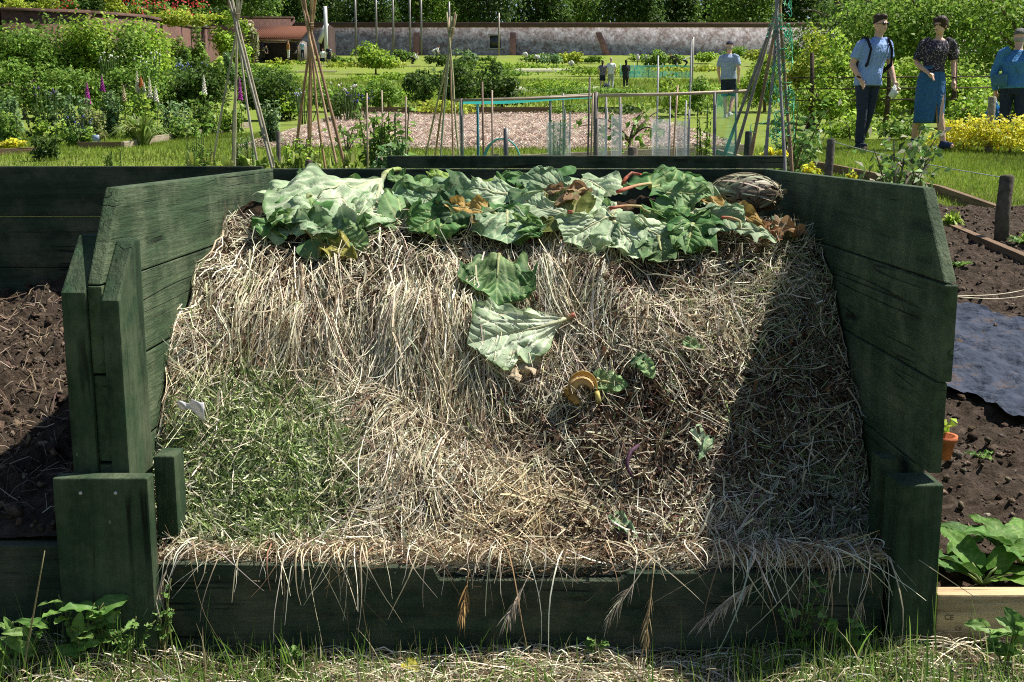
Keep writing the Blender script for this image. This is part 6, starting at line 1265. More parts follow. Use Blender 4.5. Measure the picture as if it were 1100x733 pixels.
# espalier wires
ew = thing('espalier_frame', 'dark post and wire frame carrying the espalier bushes behind the walkers', 'espalier frame', tuple(gp(960, 20.2))); eb_ = np.array(ew.location)
for y in (84, 96, 108):
    A, B = pt(846, y, 20.2) - eb_, pt(1110, y - 2, 20.2) - eb_; m = MB(); m.tube([A, (A + B) / 2, B], .012, 5, col=(.07, .05, .04)); obj('rail', m, M_BARK, ew)
for px in (868, 950, 1020, 1076): a = gp(px, 20.25) - eb_; m = MB(); m.tube([a, a + np.array((.03, 0, .7)), a + np.array((0, 0, 1.35))], [.05, .04, .035], 7, col=(.06, .045, .035)); obj('post', m, M_BARK, ew)

# ------------------------------------------------------------------ lawn blades
def lawn(n, X, Y, L, w, name):
    Z = G(X, Y) + .02 * n2(X, Y, .9, 31) * (Y > 5) + .015 * n2(X, Y, 2.3, 32); a = R.uniform(0, 6.28, n); le = np.abs(R.normal(size=n)) * .45
    d = np.stack([np.cos(a) * np.sin(le), np.sin(a) * np.sin(le), np.cos(le)], -1); b = R.uniform(0, 6.28, n); s = np.stack([np.cos(b), np.sin(b), 0 * b], -1) * (w * .5)[:, None]; P = np.stack([X, Y, Z - .005], -1)
    V = np.stack([P - s, P + s, P + d * L[:, None]], 1).reshape(-1, 3); m = MB(); patch = (.85 + .3 * n2(X, Y, 1.2, 91))[:, None]
    m.add(V, tris=np.arange(3 * n).reshape(-1, 3), col=np.repeat(np.clip(palette(n, [(.22, .32, .035), (.28, .39, .05), (.16, .24, .03), (.38, .41, .11)], [4, 4, 2, 1.5], .15) * patch, 0, 1), 3, 0)); tag(obj(name, m, M_LEAF), kind='stuff')
def quad_pts(n, px0, px1, D0, D1, pw=.6):
    D = D0 + (D1 - D0) * R.uniform(size=n) ** pw; px = R.uniform(px0, px1, n); return (px - 550) / F * D * 1.0, D
X, Y = quad_pts(80000, 840, 1130, 7.6, 17); pxx = X / Y * F + 550
ok = ~((Y < 11.5) & (pxx > 1100 - (Y - 7) * 60) & False); e0, e1 = pg(846, 178), pg(1130, 257)
side_ok = (X - e0[0]) * (e1[1] - e0[1]) - (Y - e0[1]) * (e1[0] - e0[0]); ref = (pg(1000, 175)[0] - e0[0]) * (e1[1] - e0[1]) - (pg(1000, 175)[1] - e0[1]) * (e1[0] - e0[0]); k = side_ok * ref > .2
X, Y = X[k], Y[k]; lawn(len(X), X, Y, R.uniform(.03, .07, len(X)), R.uniform(.006, .012, len(X)), 'lawn_grass')
X, Y = quad_pts(42000, -40, 330, 11.8, 19); lawn(len(X), X, Y, R.uniform(.03, .08, len(X)), R.uniform(.008, .014, len(X)), 'lawn_grass')
X, Y = quad_pts(26000, 300, 850, 10.5, 15.2); lawn(len(X), X, Y, R.uniform(.03, .08, len(X)), R.uniform(.008, .014, len(X)), 'lawn_grass')
X, Y = quad_pts(50000, 260, 860, 31, 75); lawn(len(X), X, Y, R.uniform(.06, .28, len(X)), R.uniform(.03, .07, len(X)), 'lawn_grass')

# weeds at the foot of the boards
def weed(label, px, D, h, spread, n, L, W, cols, seed=0, upright=.5):
    x = pt(px, 690, D)[0]; o = thing('weed', label, 'weed', (x, D, float(EZ(x, D)) - .005)); lm = MB(); sm = MB()
    for i in range(max(3, n // 4)):
        a = R.uniform(0, 6.28); e = np.array((math.cos(a) * spread * R.uniform(.3, 1), math.sin(a) * spread * .35 * R.uniform(.3, 1), h * R.uniform(.6, 1.05))); t = np.linspace(0, 1, 7)[:, None]
        P = e * t + np.array((0, 0, .25 * h)) * np.sin(t * 3.1) * (1 - upright); sm.tube(P, .0018 * (1.2 - t[:, 0] * .6), 5, col=(.22, .24, .09))
        for j in range(4):
            q = .3 + .7 * (j + R.uniform(0, .6)) / 4; k = min(5, int(q * 6)); s0 = P[k]; d = unit(np.array((R.normal(), -.4 + R.normal() * .7, .25 + .3 * R.uniform()))); sc_ = R.uniform(.6, 1.25)
            Pq, C = leaf_mesh(s0, s0 + d * L * sc_, W * sc_, cols[(i + j) % len(cols)], unit(np.array((0, -.35, 1.)) + .4 * R.normal(size=3)), fold=.25, droop=.2, ruffle=.002, crumple=.0015, seed=int(R.integers(999)), drape=False, nu=13, nv=9, lobes=.05); lm.grid(Pq, C)
    obj('foliage', lm.mesh('l', True), M_LEAF, o); obj('stem', sm.mesh('s', True), M_LEAF, o)
WG = [dict(base=(.16, .30, .06), vein=(.24, .38, .12)), dict(base=(.10, .22, .045), vein=(.2, .32, .1)), dict(base=(.22, .36, .09), vein=(.3, .44, .16))]
for px, D, h, sp, n, L, W, lab in [(84, 2.10, .15, .07, 22, .05, .034, 'nettle-like weed with broad leaves at the foot of the broad upright'), (112, 2.125, .165, .05, 16, .034, .024, 'small leafy weed climbing the broad front upright'), (140, 2.11, .12, .08, 26, .02, .014, 'low creeping weed with tiny leaves beside the broad upright'), (176, 2.16, .17, .05, 22, .017, .014, 'chickweed in the corner of the front board and broad upright'),
        (856, 2.17, .18, .07, 30, .022, .018, 'clover-like weed climbing the shaded end of the front board'), (905, 2.14, .12, .07, 20, .024, .02, 'chickweed growing before the front corner post'), (1082, 2.08, .12, .06, 16, .05, .032, 'leafy weed before the pale edging board'), (316, 2.15, .08, .05, 12, .022, .016, 'tiny weed below the sunlit end of the front board'), (640, 2.17, .06, .03, 8, .018, .014, 'tiny weed in the middle below the front board'), (22, 2.06, .12, .06, 14, .055, .02, 'long leaved weed cut by the edge of the frame before the empty bay')]:
    weed(lab, px, D, h, sp, n, L, W, WG)
m = MB(); b = pt(12, 660, 2.05); b[2] = .01; e = pt(48, 592, 2.0); t = np.linspace(0, 1, 8)[:, None]; m.tube((e - b) * t, .0025 * (1 - .6 * t[:, 0]), 6, col=(.4, .36, .2)); n = 10; V, Q, C = ribbons((np.array((0, 0, .05)) + R.normal(size=(n, 1, 3)) * .006) + (unit(R.normal(size=(n, 3)) + (0, 0, 1.2)) * .11)[:, None] * np.linspace(0, 1, 5)[None, :, None], .006 * np.ones((n, 1)) * np.array([.6, 1, .9, .6, .1]), unit(R.normal(size=(n, 3))), palette(n, GR, [3, 3, 3, 1, 1])); m.add(V, Q, col=C)
tag(obj('grass_tuft', m, M_LEAF, loc=tuple(b)), 'coarse grass plant with a tall bare stalk before the empty bay', 'grass plant')
# ------------------------------------------------------------------ people
def plain(name, col, rough=.8, namt=.15, nscale=25, spec=.2, dots=None, bump=.3):
    m, nt, ns, ln = new_mat(name); out = ns.new('ShaderNodeOutputMaterial'); bs = N(ns, 'ShaderNodeBsdfPrincipled', Roughness=rough); bs.inputs['Specular IOR Level'].default_value = spec
    tc = ns.new('ShaderNodeTexCoord'); nz = N(ns, 'ShaderNodeTexNoise', Scale=nscale, Detail=4); ln.new(tc.outputs['Object'], nz.inputs['Vector'])
    r = ramp(ns, [(.3, [c * (1 - namt) for c in col]), (.7, [min(1, c * (1 + namt)) for c in col])]); ln.new(nz.outputs['Fac'], r.inputs[0]); c = r.outputs[0]
    if dots:
        v = N(ns, 'ShaderNodeTexVoronoi', Scale=dots[0]); ln.new(tc.outputs['Object'], v.inputs['Vector']); rr = ramp(ns, [(.28, (1, 1, 1)), (.36, (0, 0, 0))]); ln.new(v.outputs['Distance'], rr.inputs[0])
        mx = N(ns, 'ShaderNodeMix', data_type='RGBA'); ln.new(rr.outputs[0], mx.inputs[0]); ln.new(c, mx.inputs[6]); mx.inputs[7].default_value = (*dots[1], 1); c = mx.outputs[2]
    ln.new(c, bs.inputs['Base Color'])
    n3 = N(ns, 'ShaderNodeTexNoise', Scale=8, Detail=3, Distortion=1.2); ln.new(tc.outputs['Object'], n3.inputs['Vector']); b = N(ns, 'ShaderNodeBump', Strength=min(1, bump * 3), Distance=.05); ln.new(n3.outputs['Fac'], b.inputs['Height']); ln.new(b.outputs[0], bs.inputs['Normal'])
    ln.new(bs.outputs[0], out.inputs['Surface']); return m
_pm = {}
def PM(name, col, **k):
    if name not in _pm: _pm[name] = plain(name, col, **k)
    return _pm[name]
SKIN = PM('skin', (.62, .38, .28), rough=.55, namt=.08, nscale=9, spec=.35, bump=.1)

def solid(name, mb, voxel, mat, parent, smooth=4, keep=None):
    """one continuous surface round everything collected in mb"""
    o = obj(name, mb, None, parent)
    rm = o.modifiers.new('r', 'REMESH'); rm.mode = 'VOXEL'; rm.voxel_size = voxel
    sm = o.modifiers.new('s', 'SMOOTH'); sm.iterations = smooth; sm.factor = .5
    bpy.context.view_layer.update(); ev = o.evaluated_get(bpy.context.evaluated_depsgraph_get()); me = bpy.data.meshes.new_from_object(ev)
    o.modifiers.clear(); old = o.data; o.data = me; bpy.data.meshes.remove(old)
    me.polygons.foreach_set('use_smooth', np.ones(len(me.polygons), bool)); me.materials.clear(); me.materials.append(mat); return o

STAND = dict(hip=(0, 0, .93), chest=(0, 0, 1.26), neck=(0, 0, 1.46), head=(0, -.02, 1.60), shL=(-.185, 0, 1.40), shR=(.185, 0, 1.40), elL=(-.25, .03, 1.12), elR=(.25, .03, 1.12), wrL=(-.25, -.04, .88), wrR=(.25, -.04, .88),
             knL=(-.10, -.01, .50), knR=(.10, -.01, .50), anL=(-.10, .02, .08), anR=(.10, .02, .08), look=0.0, toe=(0, -1))
def seg(m, a, b, ra, rb, mid=None, n=12):
    a, b = np.array(a, float), np.array(b, float); t = np.linspace(0, 1, 6); r = ra + (rb - ra) * t
    if mid: r = r * (1 + mid * np.sin(math.pi * t))
    e = unit(b - a) * .2 * min(ra, rb); m.tube(np.concatenate([[a - e], a + (b - a) * t[:, None], [b + e]]), np.concatenate([[ra * .7], r, [rb * .7]]), n)

def hand(m, w, e, curl, side, S=1.0):
    """palm, four fingers of unequal length and a thumb that leaves the palm's side"""
    w, e = np.array(w), np.array(e); d = unit(w - e); fwd = np.array((0, -1., 0)); ax = unit(fwd - d * np.dot(fwd, d)); sd = np.cross(d, ax) * side
    palm = w + d * .05; t = np.array([w - d * .01, w + d * .035, w + d * .085]); m.tube(t, np.array([(.026, .018), (.03, .036), (.026, .034)]) if abs(np.dot(unit(np.gradient(t, axis=0))[0], (0, 0, 1))) < 2 else .03, 10)
    for i, ln in enumerate((.066, .076, .072, .058)):
        b = w + d * .082 + ax * (-.028 + .019 * i) * -1; c = curl; inn = -sd * 1.0
        p1 = b + (d * math.cos(c * .5) + inn * math.sin(c * .5)) * ln * .45; p2 = p1 + (d * math.cos(c) + inn * math.sin(c)) * ln * .32; p3 = p2 + (d * math.cos(c * 1.5) + inn * math.sin(c * 1.5)) * ln * .25
        m.tube([b - d * .02, b, p1, p2, p3], [.009, .0095, .009, .0085, .007], 8)
    b = w + d * .025 + ax * .028; m.tube([b - ax * .015, b + ax * .018 + d * .02, b + ax * .026 + d * .048 - sd * .012], [.012, .011, .009], 8)

def person(label, px, py, D, H, rz, pose, wear, vox=.010, group=None, foot=None):
    s = H / 1.75; J = {**STAND, **pose}; A = lambda k: np.array(J[k], float)
    base = pt(px, py, D); o = thing('person', label, 'person', tuple(base), rz, group); o.scale = (s,) * 3
    hip, chest, neck, head = A('hip'), A('chest'), A('neck'), A('head'); fem = wear.get('fem', False); fine = vox < .02
    # body
    m = MB(); hd = MB()
    q = Matrix.Rotation(J['look'], 3, 'Z'); qa = np.array(q)
    def hb(c, r, n=14, k=12): t = MB(); t.ball((0, 0, 0), r, n=n, m=k); V = t.V[0] @ qa.T + head + qa @ np.array(c); m.add(V, t.q[0], polys=t.poly)
    hb((0, .008, .03), (.074, .094, .098)); hb((0, -.012, -.035), (.060, .072, .078)); hb((0, -.045, -.075), (.035, .035, .03))
    if fine:
        hb((0, -.088, -.005), (.013, .022, .024), 8, 8); hb((0, -.085, -.048), (.024, .014, .010), 8, 6); hb((0, -.080, .028), (.05, .014, .012), 8, 6)
        for sx in (-1, 1): hb((sx * .075, .01, 0), (.010, .02, .03), 8, 6)
    seg(m, neck - (0, 0, .06), head + (0, .015, -.05), .058 if not fem else .048, .05 if not fem else .043)
    w_ = .165 if not fem else .145
    m.rings([(hip[0], hip[1], hip[2] - .08, .12, .09), (hip[0], hip[1], hip[2], w_ * .95, .115), (hip[0] * .6 + chest[0] * .4, chest[1], hip[2] + .13, w_ * .85, .10), (chest[0], chest[1], chest[2], w_ * 1.0, .115), ((chest[0] + neck[0]) / 2, neck[1], neck[2] - .11, w_ * .98, .093), (neck[0], neck[1], neck[2] - .06, .11, .075), (neck[0], neck[1], neck[2] - .02, .07, .06)], 18)
    for sd in 'LR':
        sg = -1 if sd == 'L' else 1; sh, el, wr, kn, an = A('sh' + sd), A('el' + sd), A('wr' + sd), A('kn' + sd), A('an' + sd); hj = hip + (sg * .09, 0, -.02)
        seg(m, sh, el, .05 if not fem else .042, .04 if not fem else .034, .06); seg(m, el, wr, .042 if not fem else .034, .027 if not fem else .023, .08)
        if fine: hand(m, wr, el, wear.get('curl', .7), sg)
        else: seg(m, wr, wr + unit(wr - el) * .13, .035, .025)
        seg(m, hj, kn, .082, .056, .04); seg(m, kn, an, .052, .036, .14)
        to = np.array((*J.get('toe' + sd, J['toe']), 0.)); seg(m, an + (0, 0, -.03), an + to * .15 + (0, 0, -.045), .04, .032)
    b = solid('body', m, vox, SKIN, o, 5)
    # clothes
    top = MB(); g = wear.get('ease', .014)
    tz0 = hip[2] - wear.get('hem', .06)
    top.rings([(hip[0], hip[1], tz0, w_ + g + .008, .125 + g), (hip[0], hip[1], hip[2] + .03, w_ * .97 + g, .115 + g), (hip[0] * .6 + chest[0] * .4, chest[1], hip[2] + .14, w_ * (.92 if not fem else .82) + g, .105 + g), (chest[0], chest[1] - (.012 if fem else 0), chest[2], w_ * 1.02 + g, .122 + g), ((chest[0] + neck[0]) / 2, neck[1], neck[2] - .10, w_ * 1.0 + g, .102 + g), (neck[0], neck[1], neck[2] - .05, .118, .082), (neck[0], neck[1] + (.02 if fem else 0), neck[2] - (.035 if fem else .012), .07, .058)], 22)
    for sd in 'LR':
        sh, el, wr = A('sh' + sd), A('el' + sd), A('wr' + sd); f = wear.get('sleeve', .75)
        shc = np.array((sh[0] * .55 + neck[0] * .45, sh[1], sh[2] + .022)); seg(top, shc, sh + (el - sh) * .12, .05, .054 + g * .3)
        if f <= 1: seg(top, sh + (el - sh) * .06, sh + (el - sh) * f, .052 + g * .4, .060 + g * .4)
        else: seg(top, sh + (el - sh) * .06, el, .052 + g * .3, .05 + g * .3); seg(top, el, el + (wr - el) * (f - 1), .05 + g * .3, .038 + g * .2)
    tp = solid('shirt', top, max(vox, .011), wear['top'], o, 3)
    if wear.get('legs'):
        lg = MB(); f = wear.get('leg_len', 1.95)
        lg.rings([(hip[0], hip[1], hip[2] - .12, .135, .10), (hip[0], hip[1], hip[2] - .02, w_ + .008, .122), (hip[0], hip[1], hip[2] + .07, w_ * .92 + .008, .112)], 20)
        for sd in 'LR':
            sg = -1 if sd == 'L' else 1; kn, an = A('kn' + sd), A('an' + sd); hj = hip + (sg * .085, 0, -.03)
            if f <= 1: seg(lg, hj, hj + (kn - hj) * f, .098, .092)
            else: seg(lg, hj, kn, .096, .070); seg(lg, kn, kn + (an - kn) * (f - 1), .068, .058)
        solid('trousers' if f > 1 else 'shorts', lg, max(vox, .011), wear['legs'], o, 3)
    if wear.get('skirt'):
        zs = np.linspace(hip[2] + .10, wear.get('skirt_z', .33), 14); th = np.linspace(0, 2 * math.pi, 41); P = []
        for i, z in enumerate(zs):
            t = i / 13; cx = hip[0] * (1 - t) + (A('knL')[0] + A('knR')[0]) / 2 * t; cy = hip[1] * (1 - t) + (A('knL')[1] + A('knR')[1]) / 2 * t; rx = np.interp(t, [0, .22, .5, 1], [.135, .175, .185, .185]); ry = np.interp(t, [0, .22, .5, 1], [.11, .135, .15, .17])
            a0 = -math.pi / 2 + .35; gap = max(0, (t - .6)) * .8; ang = a0 + gap / 2 + (2 * math.pi - gap) * th / (2 * math.pi); rip = 1 + .035 * np.sin(ang * 7 + t * 3) * t
            P.append(np.stack([cx + rx * rip * np.cos(ang), cy + ry * rip * np.sin(ang), np.full(41, z)], -1))
        k = MB(); k.grid(np.array(P)); so_ = obj('skirt', k.mesh('skirt', True), wear['skirt'], o); md = so_.modifiers.new('t', 'SOLIDIFY'); md.thickness = .006
    for sd in 'LR':
        an = A('an' + sd); to = np.array((*J.get('toe' + sd, J['toe']), 0.)); k = MB(); seg(k, an + (0, 0, -.02), an + to * .14 + (0, 0, -.04), .048, .042); seg(k, an + to * -.04 + (0, 0, -.045), an + to * .02 + (0, 0, -.04), .042, .045); seg(k, an + (0, 0, -.02), an + (0, 0, .02), .045, .045)
        V = k.V
        for v in V: v[:, 2] = np.maximum(v[:, 2], an[2] - .082)
        solid('shoe', k, max(vox, .011), wear.get('shoe', PM('dark_shoe', (.03, .035, .05))), o, 2)
    # hair or cap
    hr = MB(); st = wear.get('hair', 'short'); qh = lambda c: qa @ np.array(c, float) + head
    def hbl(c, r, cut=None, n=16, k=14):
        t = MB(); t.ball((0, 0, 0), r, n=n, m=k); V = t.V[0].copy()
        if cut is not None: V[:, 2] = np.maximum(V[:, 2], cut + .9 * np.maximum(0, -V[:, 1] * .55))
        hr.add(V @ qa.T + qh(c), t.q[0], polys=t.poly)
    if st == 'short': hbl((0, .016, .040), (.082, .099, .098), -.02); hbl((.01, -.02, .105), (.06, .07, .042)); hbl((-.02, .03, .11), (.06, .06, .04))
    elif st == 'bun': hbl((0, .018, .036), (.088, .106, .107), -.09); hbl((.045, -.035, .075), (.045, .06, .045)); hbl((-.045, -.03, .075), (.045, .06, .045)); hbl((0, .115, .02), (.05, .045, .055))
    elif st == 'long': hbl((0, .018, .036), (.083, .102, .105), -.05); seg(hr, qh((0, .075, 0)), qh((0, .085, -.20)), .07, .05)
    elif st == 'cap': hbl((0, .004, .048), (.090, .112, .098), .01); t = [qh((x, -.075 - .075 * math.cos(x * 12) , .045 - .012 * abs(math.cos(x * 12)))) for x in np.linspace(-.06, .06, 5)]; seg(hr, qh((0, -.07, .05)), qh((0, -.155, .038)), .045, .035)
    hm = wear.get('hairmat', PM('brown_hair', (.045, .028, .018), rough=.6))
    if len(hr.V): solid('cap' if st == 'cap' else 'hair', hr, max(.011, vox), hm, o, 2)
    if st == 'cap' and fine:
        k = MB(); t = k.ball((0, 0, 0), (.079, .094, .05), n=14, m=8); V = k.V[0]; V[:, 2] = np.minimum(V[:, 2], .03); V[:, 1] = np.maximum(V[:, 1], -.02); k.V[0] = V @ qa.T + qh((0, .014, -.01)); solid('hair', k, .012, wear.get('under', PM('grey_hair', (.33, .31, .29))), o, 2)
    if fine:
        for sx in (-1, 1):
            e = MB(); e.ball(qh((sx * .031, -.080, .012)), (.011, .008, .008), (.03, .02, .015), 8, 6); obj('eye', e.mesh('eye', True), PM('eye', (.03, .02, .015), rough=.2), o)
        e = MB(); e.ball(qh((0, -.094, -.049)), (.021, .007, .0055), n=10, m=6); obj('mouth', e.mesh('mouth', True), PM('lips', (.30, .10, .08)), o)
        if wear.get('glasses'):
            gl_ = MB(); dk = wear['glasses'] == 'dark'
            for sx in (-1, 1):
                if dk: t = MB(); t.ball((0, 0, 0), (.028, .010, .020), n=12, m=8); gl_.add(t.V[0] @ qa.T + qh((sx * .034, -.094, .014)), t.q[0], polys=t.poly)
                else: th = np.linspace(0, 2 * math.pi, 15); gl_.tube([qh((sx * .034 + .025 * math.cos(a), -.098, .013 + .018 * math.sin(a))) for a in th], .0012, 6)
                gl_.tube([qh((sx * .06, -.09, .018)), qh((sx * .078, .0, .016))], .003, 6)
            gl_.tube([qh((-.01, -.1, .018)), qh((.01, -.1, .018))], .0035, 6); obj('sunglasses' if dk else 'glasses', gl_.mesh('g', True), PM('black_plastic', (.012, .012, .014), rough=.2, spec=.5), o)
    return o, A

NAVY = PM('navy_denim', (.028, .036, .06)); CHAM = PM('light_blue_cotton', (.25, .37, .68), nscale=40); DENIM = PM('blue_denim', (.035, .12, .27), nscale=60, namt=.3)
BLOUSE = PM('patterned_blouse', (.035, .03, .05), dots=(46, (.36, .29, .30))); GREYT = PM('grey_cotton', (.28, .36, .50)); WHITE = PM('white_cotton', (.78, .78, .78)); BLACK = PM('black_cotton', (.03, .03, .036)); TEALB = PM('teal_blue_cotton', (.06, .20, .42)); BLACKH = PM('black_hair', (.015, .012, .01))
o, A = person('man in light blue shirt and dark jeans wearing sunglasses and a backpack', 924, 162.5, 14.85, 1.76, .28,
    dict(hip=(.06, 0, .93), chest=(.13, 0, 1.24), neck=(.165, 0, 1.44), head=(.18, -.03, 1.585), shL=(-.055, .01, 1.375), shR=(.325, 0, 1.39), elL=(-.15, .06, 1.10), wrL=(-.10, -.08, .90), elR=(.40, .05, 1.12), wrR=(.385, -.10, .88), knL=(-.05, -.07, .505), knR=(.11, .02, .5), anL=(-.06, -.06, .085), anR=(.06, .13, .10), look=.18),
    dict(top=CHAM, legs=NAVY, hair='short', glasses='dark', sleeve=.72, hem=.10, ease=.02))
k = MB()
for sx in (-.055 + .035, .325 - .035):      # backpack straps
    k.tube([(sx * .9 + .01, .13, 1.34), (sx, .06, 1.425), (sx, -.06, 1.41), (sx * .98 + .003, -.145, 1.28), (sx + (.02 if sx > .1 else -.02), -.12, 1.10), (sx + (.02 if sx > .1 else -.02), .06, 1.02)], np.array([(.008, .028)] * 6), 8)
obj('backpack_strap', k.mesh('s', True), PM('black_webbing', (.014, .014, .02)), o)
k = MB(); k.rings([(.13, .22, .96, .13, .06), (.13, .22, .99, .155, .085), (.14, .22, 1.2, .155, .09), (.15, .21, 1.38, .12, .07), (.15, .2, 1.42, .06, .03)], 16); solid('backpack', k, .015, BLACK, o, 3)
k = MB(); k.tube([(-.118, -.06, .925), (-.112, -.066, .945)], .033, 12, cap=False); obj('watch', k.mesh('w', True), BLACK, o)
k = MB(); k.rings([(.165, .0, 1.405, .088, .07), (.165, -.004, 1.425, .078, .068), (.165, .012, 1.442, .066, .056), (.165, .012, 1.42, .058, .05)], 20); obj('collar', k.mesh('c', True), CHAM, o)
k = MB(); sc_ = o.scale[0]; hp = np.array(o.matrix_basis @ Vector(A('wrR') + np.array((-.03, -.05, -.11)))); rot = Matrix.Rotation(.5, 3, 'Y') @ Matrix.Rotation(.3, 3, 'Z'); k.box((0, 0, -.02), (.11, .004, .16), rot); k.box((.002, -.005, -.02), (.108, .002, .155), rot, col=(.5, .6, .7)); tag(obj('leaflet', k, PM('white_paper', (.78, .8, .82)), loc=tuple(hp)), 'white leaflet held by the man in sunglasses', 'leaflet')
o, A = person('woman in dark patterned blouse and blue denim midi skirt walking beside the man in sunglasses', 996, 160.5, 14.7, 1.71, -.15,
    dict(hip=(.0, 0, .95), chest=(.03, 0, 1.25), neck=(.055, 0, 1.44), head=(.06, -.03, 1.575), shL=(-.125, .0, 1.385), shR=(.225, 0, 1.385), elL=(-.20, .05, 1.12), wrL=(-.07, -.16, .97), elR=(.27, .06, 1.13), wrR=(.275, -.01, .88), knL=(-.12, .10, .50), knR=(.10, -.08, .51), anL=(-.13, .26, .12), anR=(.17, -.13, .085), look=-.7, toeR=(.6, -.8)),
    dict(top=BLOUSE, skirt=DENIM, hair='bun', glasses='clear', sleeve=.85, hem=-.06, fem=True, skirt_z=.34, ease=.016, shoe=PM('navy_trainer', (.03, .04, .10))))
k = MB(); k.tube([(.276, -.005, .905), (.2765, .0, .925)], .028, 12, cap=False); obj('watch', k.mesh('w', True), BLACK, o)
k = MB(); k.rings([(0, 0, 1.03, .152, .125), (0, 0, 1.065, .148, .122)], 24); obj('waistband', k.mesh('w', True), DENIM, o)
o, A = person('elderly man in teal blue shirt and grey cap, seen from behind', 1084, 166, 15.6, 1.74, 2.55,
    dict(hip=(0, 0, .93), chest=(0, -.03, 1.24), neck=(0, -.08, 1.42), head=(0, -.12, 1.56), elR=(.27, .02, 1.10), wrR=(.25, -.06, .86), elL=(-.26, -.08, 1.12), wrL=(-.2, -.3, 1.0), anL=(-.1, -.12, .085), anR=(.1, .12, .085)),
    dict(top=TEALB, legs=PM('dark_navy_cotton', (.02, .03, .06)), hair='cap', hairmat=PM('grey_cap', (.13, .13, .12)), sleeve=1.9, hem=.04, ease=.022, shoe=BLACK), vox=.012)
k = MB(); k.tube([(.13, -.10, 1.40), (.02, .14, 1.22), (-.10, .17, 1.03)], np.array([(.006, .025)] * 3), 8); k.box((.17, .14, 1.0), (.20, .08, .16)); solid('shoulder_bag', k, .014, PM('dull_blue_bag', (.06, .16, .25)), o, 2)
bp_ = np.array(o.matrix_basis @ Vector(A('wrR') + np.array((0, -.02, -.13)))); k = MB(); k.rings([(0, 0, -.36, .12, .05), (0, 0, -.34, .14, .06), (0, 0, -.15, .12, .055), (0, 0, -.02, .03, .02), (0, 0, .04, .018, .012)], 16); tag(obj('carrier_bag', k.mesh('b', True), PM('bright_blue_plastic', (.03, .25, .62), rough=.4), loc=tuple(bp_)), 'bright blue bag hanging from the elderly man hand', 'bag')
person('man in grey polo shirt, navy shorts and cap walking away beside the netted wigwam', 781, 127.5, 26.5, 1.76, 2.6,
    dict(elL=(-.26, .06, 1.12), wrL=(-.24, .0, .9), elR=(.27, -.05, 1.12), wrR=(.27, -.15, .92), knL=(-.09, -.12, .52), anL=(-.09, .10, .12), knR=(.09, -.05, .5), anR=(.09, -.14, .085)),
    dict(top=GREYT, legs=PM('navy_cotton', (.02, .028, .055)), leg_len=.95, hair='cap', hairmat=PM('navy_cap', (.02, .025, .05)), sleeve=.75, hem=.05, ease=.025, shoe=WHITE), vox=.014)
SM = dict(vox=.03)
person('woman with dark top and bag, leftmost of the three people strolling on the far lawn', 647, 97.5, 62, 1.62, 2.9, dict(knL=(-.08, -.1, .5), wrR=(.3, -.1, .85)), dict(top=PM('dark_flowered_cotton', (.13, .13, .19), dots=(16, (.4, .3, .3))), legs=PM('navy_cotton', (.02, .028, .055)), leg_len=.8, hair='long', sleeve=.4, ease=.02), **SM)
o, A = person('person in white top and pale trousers strolling between two others on the far lawn', 656, 97.5, 62, 1.75, 3.0, dict(knR=(.1, -.12, .5), anL=(-.1, .16, .1), wrL=(-.26, -.14, .9), wrR=(.27, .08, .88)), dict(top=WHITE, legs=PM('pale_cotton', (.4, .4, .4)), hair='short', hairmat=PM('fair_hair', (.5, .42, .34)), sleeve=.7, ease=.02), **SM)
person('woman in black dress, rightmost of the three people strolling on the far lawn', 672, 97.5, 61, 1.62, 3.2, dict(knL=(-.1, -.1, .51), anR=(.1, .14, .1), elL=(-.2, -.05, 1.12), elR=(.2, -.05, 1.12), wrL=(-.1, -.18, 1.1), wrR=(.1, -.18, 1.1)), dict(top=BLACK, legs=BLACK, leg_len=1.8, hair='long', hairmat=BLACKH, sleeve=1.5, hem=.25, ease=.03), **SM)
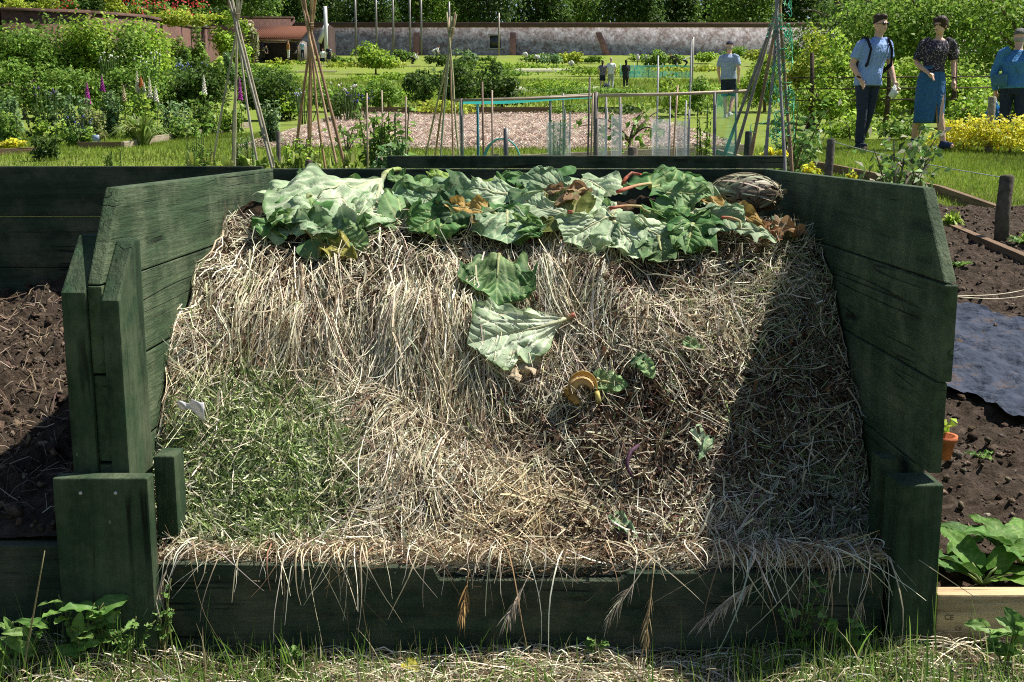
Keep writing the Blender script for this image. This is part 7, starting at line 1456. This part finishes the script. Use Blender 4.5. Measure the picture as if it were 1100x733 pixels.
a = pt(651, 92, 61.6); k = MB(); k.rings([(0, 0, -.3, .18, .1), (0, 0, -.25, .24, .14), (0, 0, 0, .2, .1), (0, 0, .12, .05, .04)], 12); tag(obj('shoulder_bag', k.mesh('b', True), PM('navy_bag', (.025, .035, .07)), loc=tuple(a)), 'dark bag carried between the two left strollers on the far lawn', 'bag')
for px, py, lab, top, legs, hair, rz in [(310, 64, 'person in mustard orange jacket standing in front of the open shed', PM('mustard_cotton', (.42, .2, .06)), WHITE, 'short', 2.2), (325, 64, 'person in light blue top at the side of the open shed', PM('pale_blue_cotton', (.35, .5, .66)), PM('navy_cotton', (.02, .028, .055)), 'short', 2.8), (347, 73, 'person in white top and blue shorts near the white pole', WHITE, PM('navy_cotton', (.02, .028, .055)), 'short', .4), (353.5, 70, 'person in black and white top behind the one in white near the pole', PM('black_white_cotton', (.03, .03, .05), dots=(5, (.6, .6, .62))), PM('navy_cotton', (.02, .028, .055)), 'long', 0.)]:
    person(lab, px, py, 104 if px < 340 else 101, 1.7, rz, {}, dict(top=top, legs=legs, leg_len=1.9 if px < 340 else .9, hair=hair, sleeve=.7, ease=.03), vox=.035)
BEND = dict(hip=(0, 0, .62), chest=(0, -.28, .82), neck=(0, -.46, .92), head=(0, -.58, .95), shL=(-.18, -.42, .86), shR=(.18, -.42, .86), elL=(-.2, -.52, .6), elR=(.2, -.52, .6), wrL=(-.12, -.62, .4), wrR=(.12, -.62, .4), knL=(-.12, -.25, .45), knR=(.12, -.25, .45), anL=(-.12, .0, .085), anR=(.12, .0, .085))
for px, py, lab, top, legs, rz in [(442.5, 69, 'person in white top crouching over the far bed, nearer to the thin poles', WHITE, BLACK, 1.2), (465, 62, 'person in white crouching at the foot of the far wall', WHITE, PM('pale_cotton', (.4, .4, .4)), 1.9), (735, 73, 'person in white bending over beside the far teal net', WHITE, PM('navy_cotton', (.02, .028, .055)), 1.5), (727, 72, 'person in black crouching beside the one in white at the far teal net', BLACK, BLACK, -1.2), (282, 62, 'person in dark clothes crouching inside the open shed', PM('dark_grey_cotton', (.08, .08, .09)), BLACK, .9)]:
    person(lab, px, py, 92 if px > 700 else 103 if px < 460 else 106, 1.7, rz, BEND, dict(top=top, legs=legs, hair='short', sleeve=1.5, hem=0, ease=.03), vox=.035)
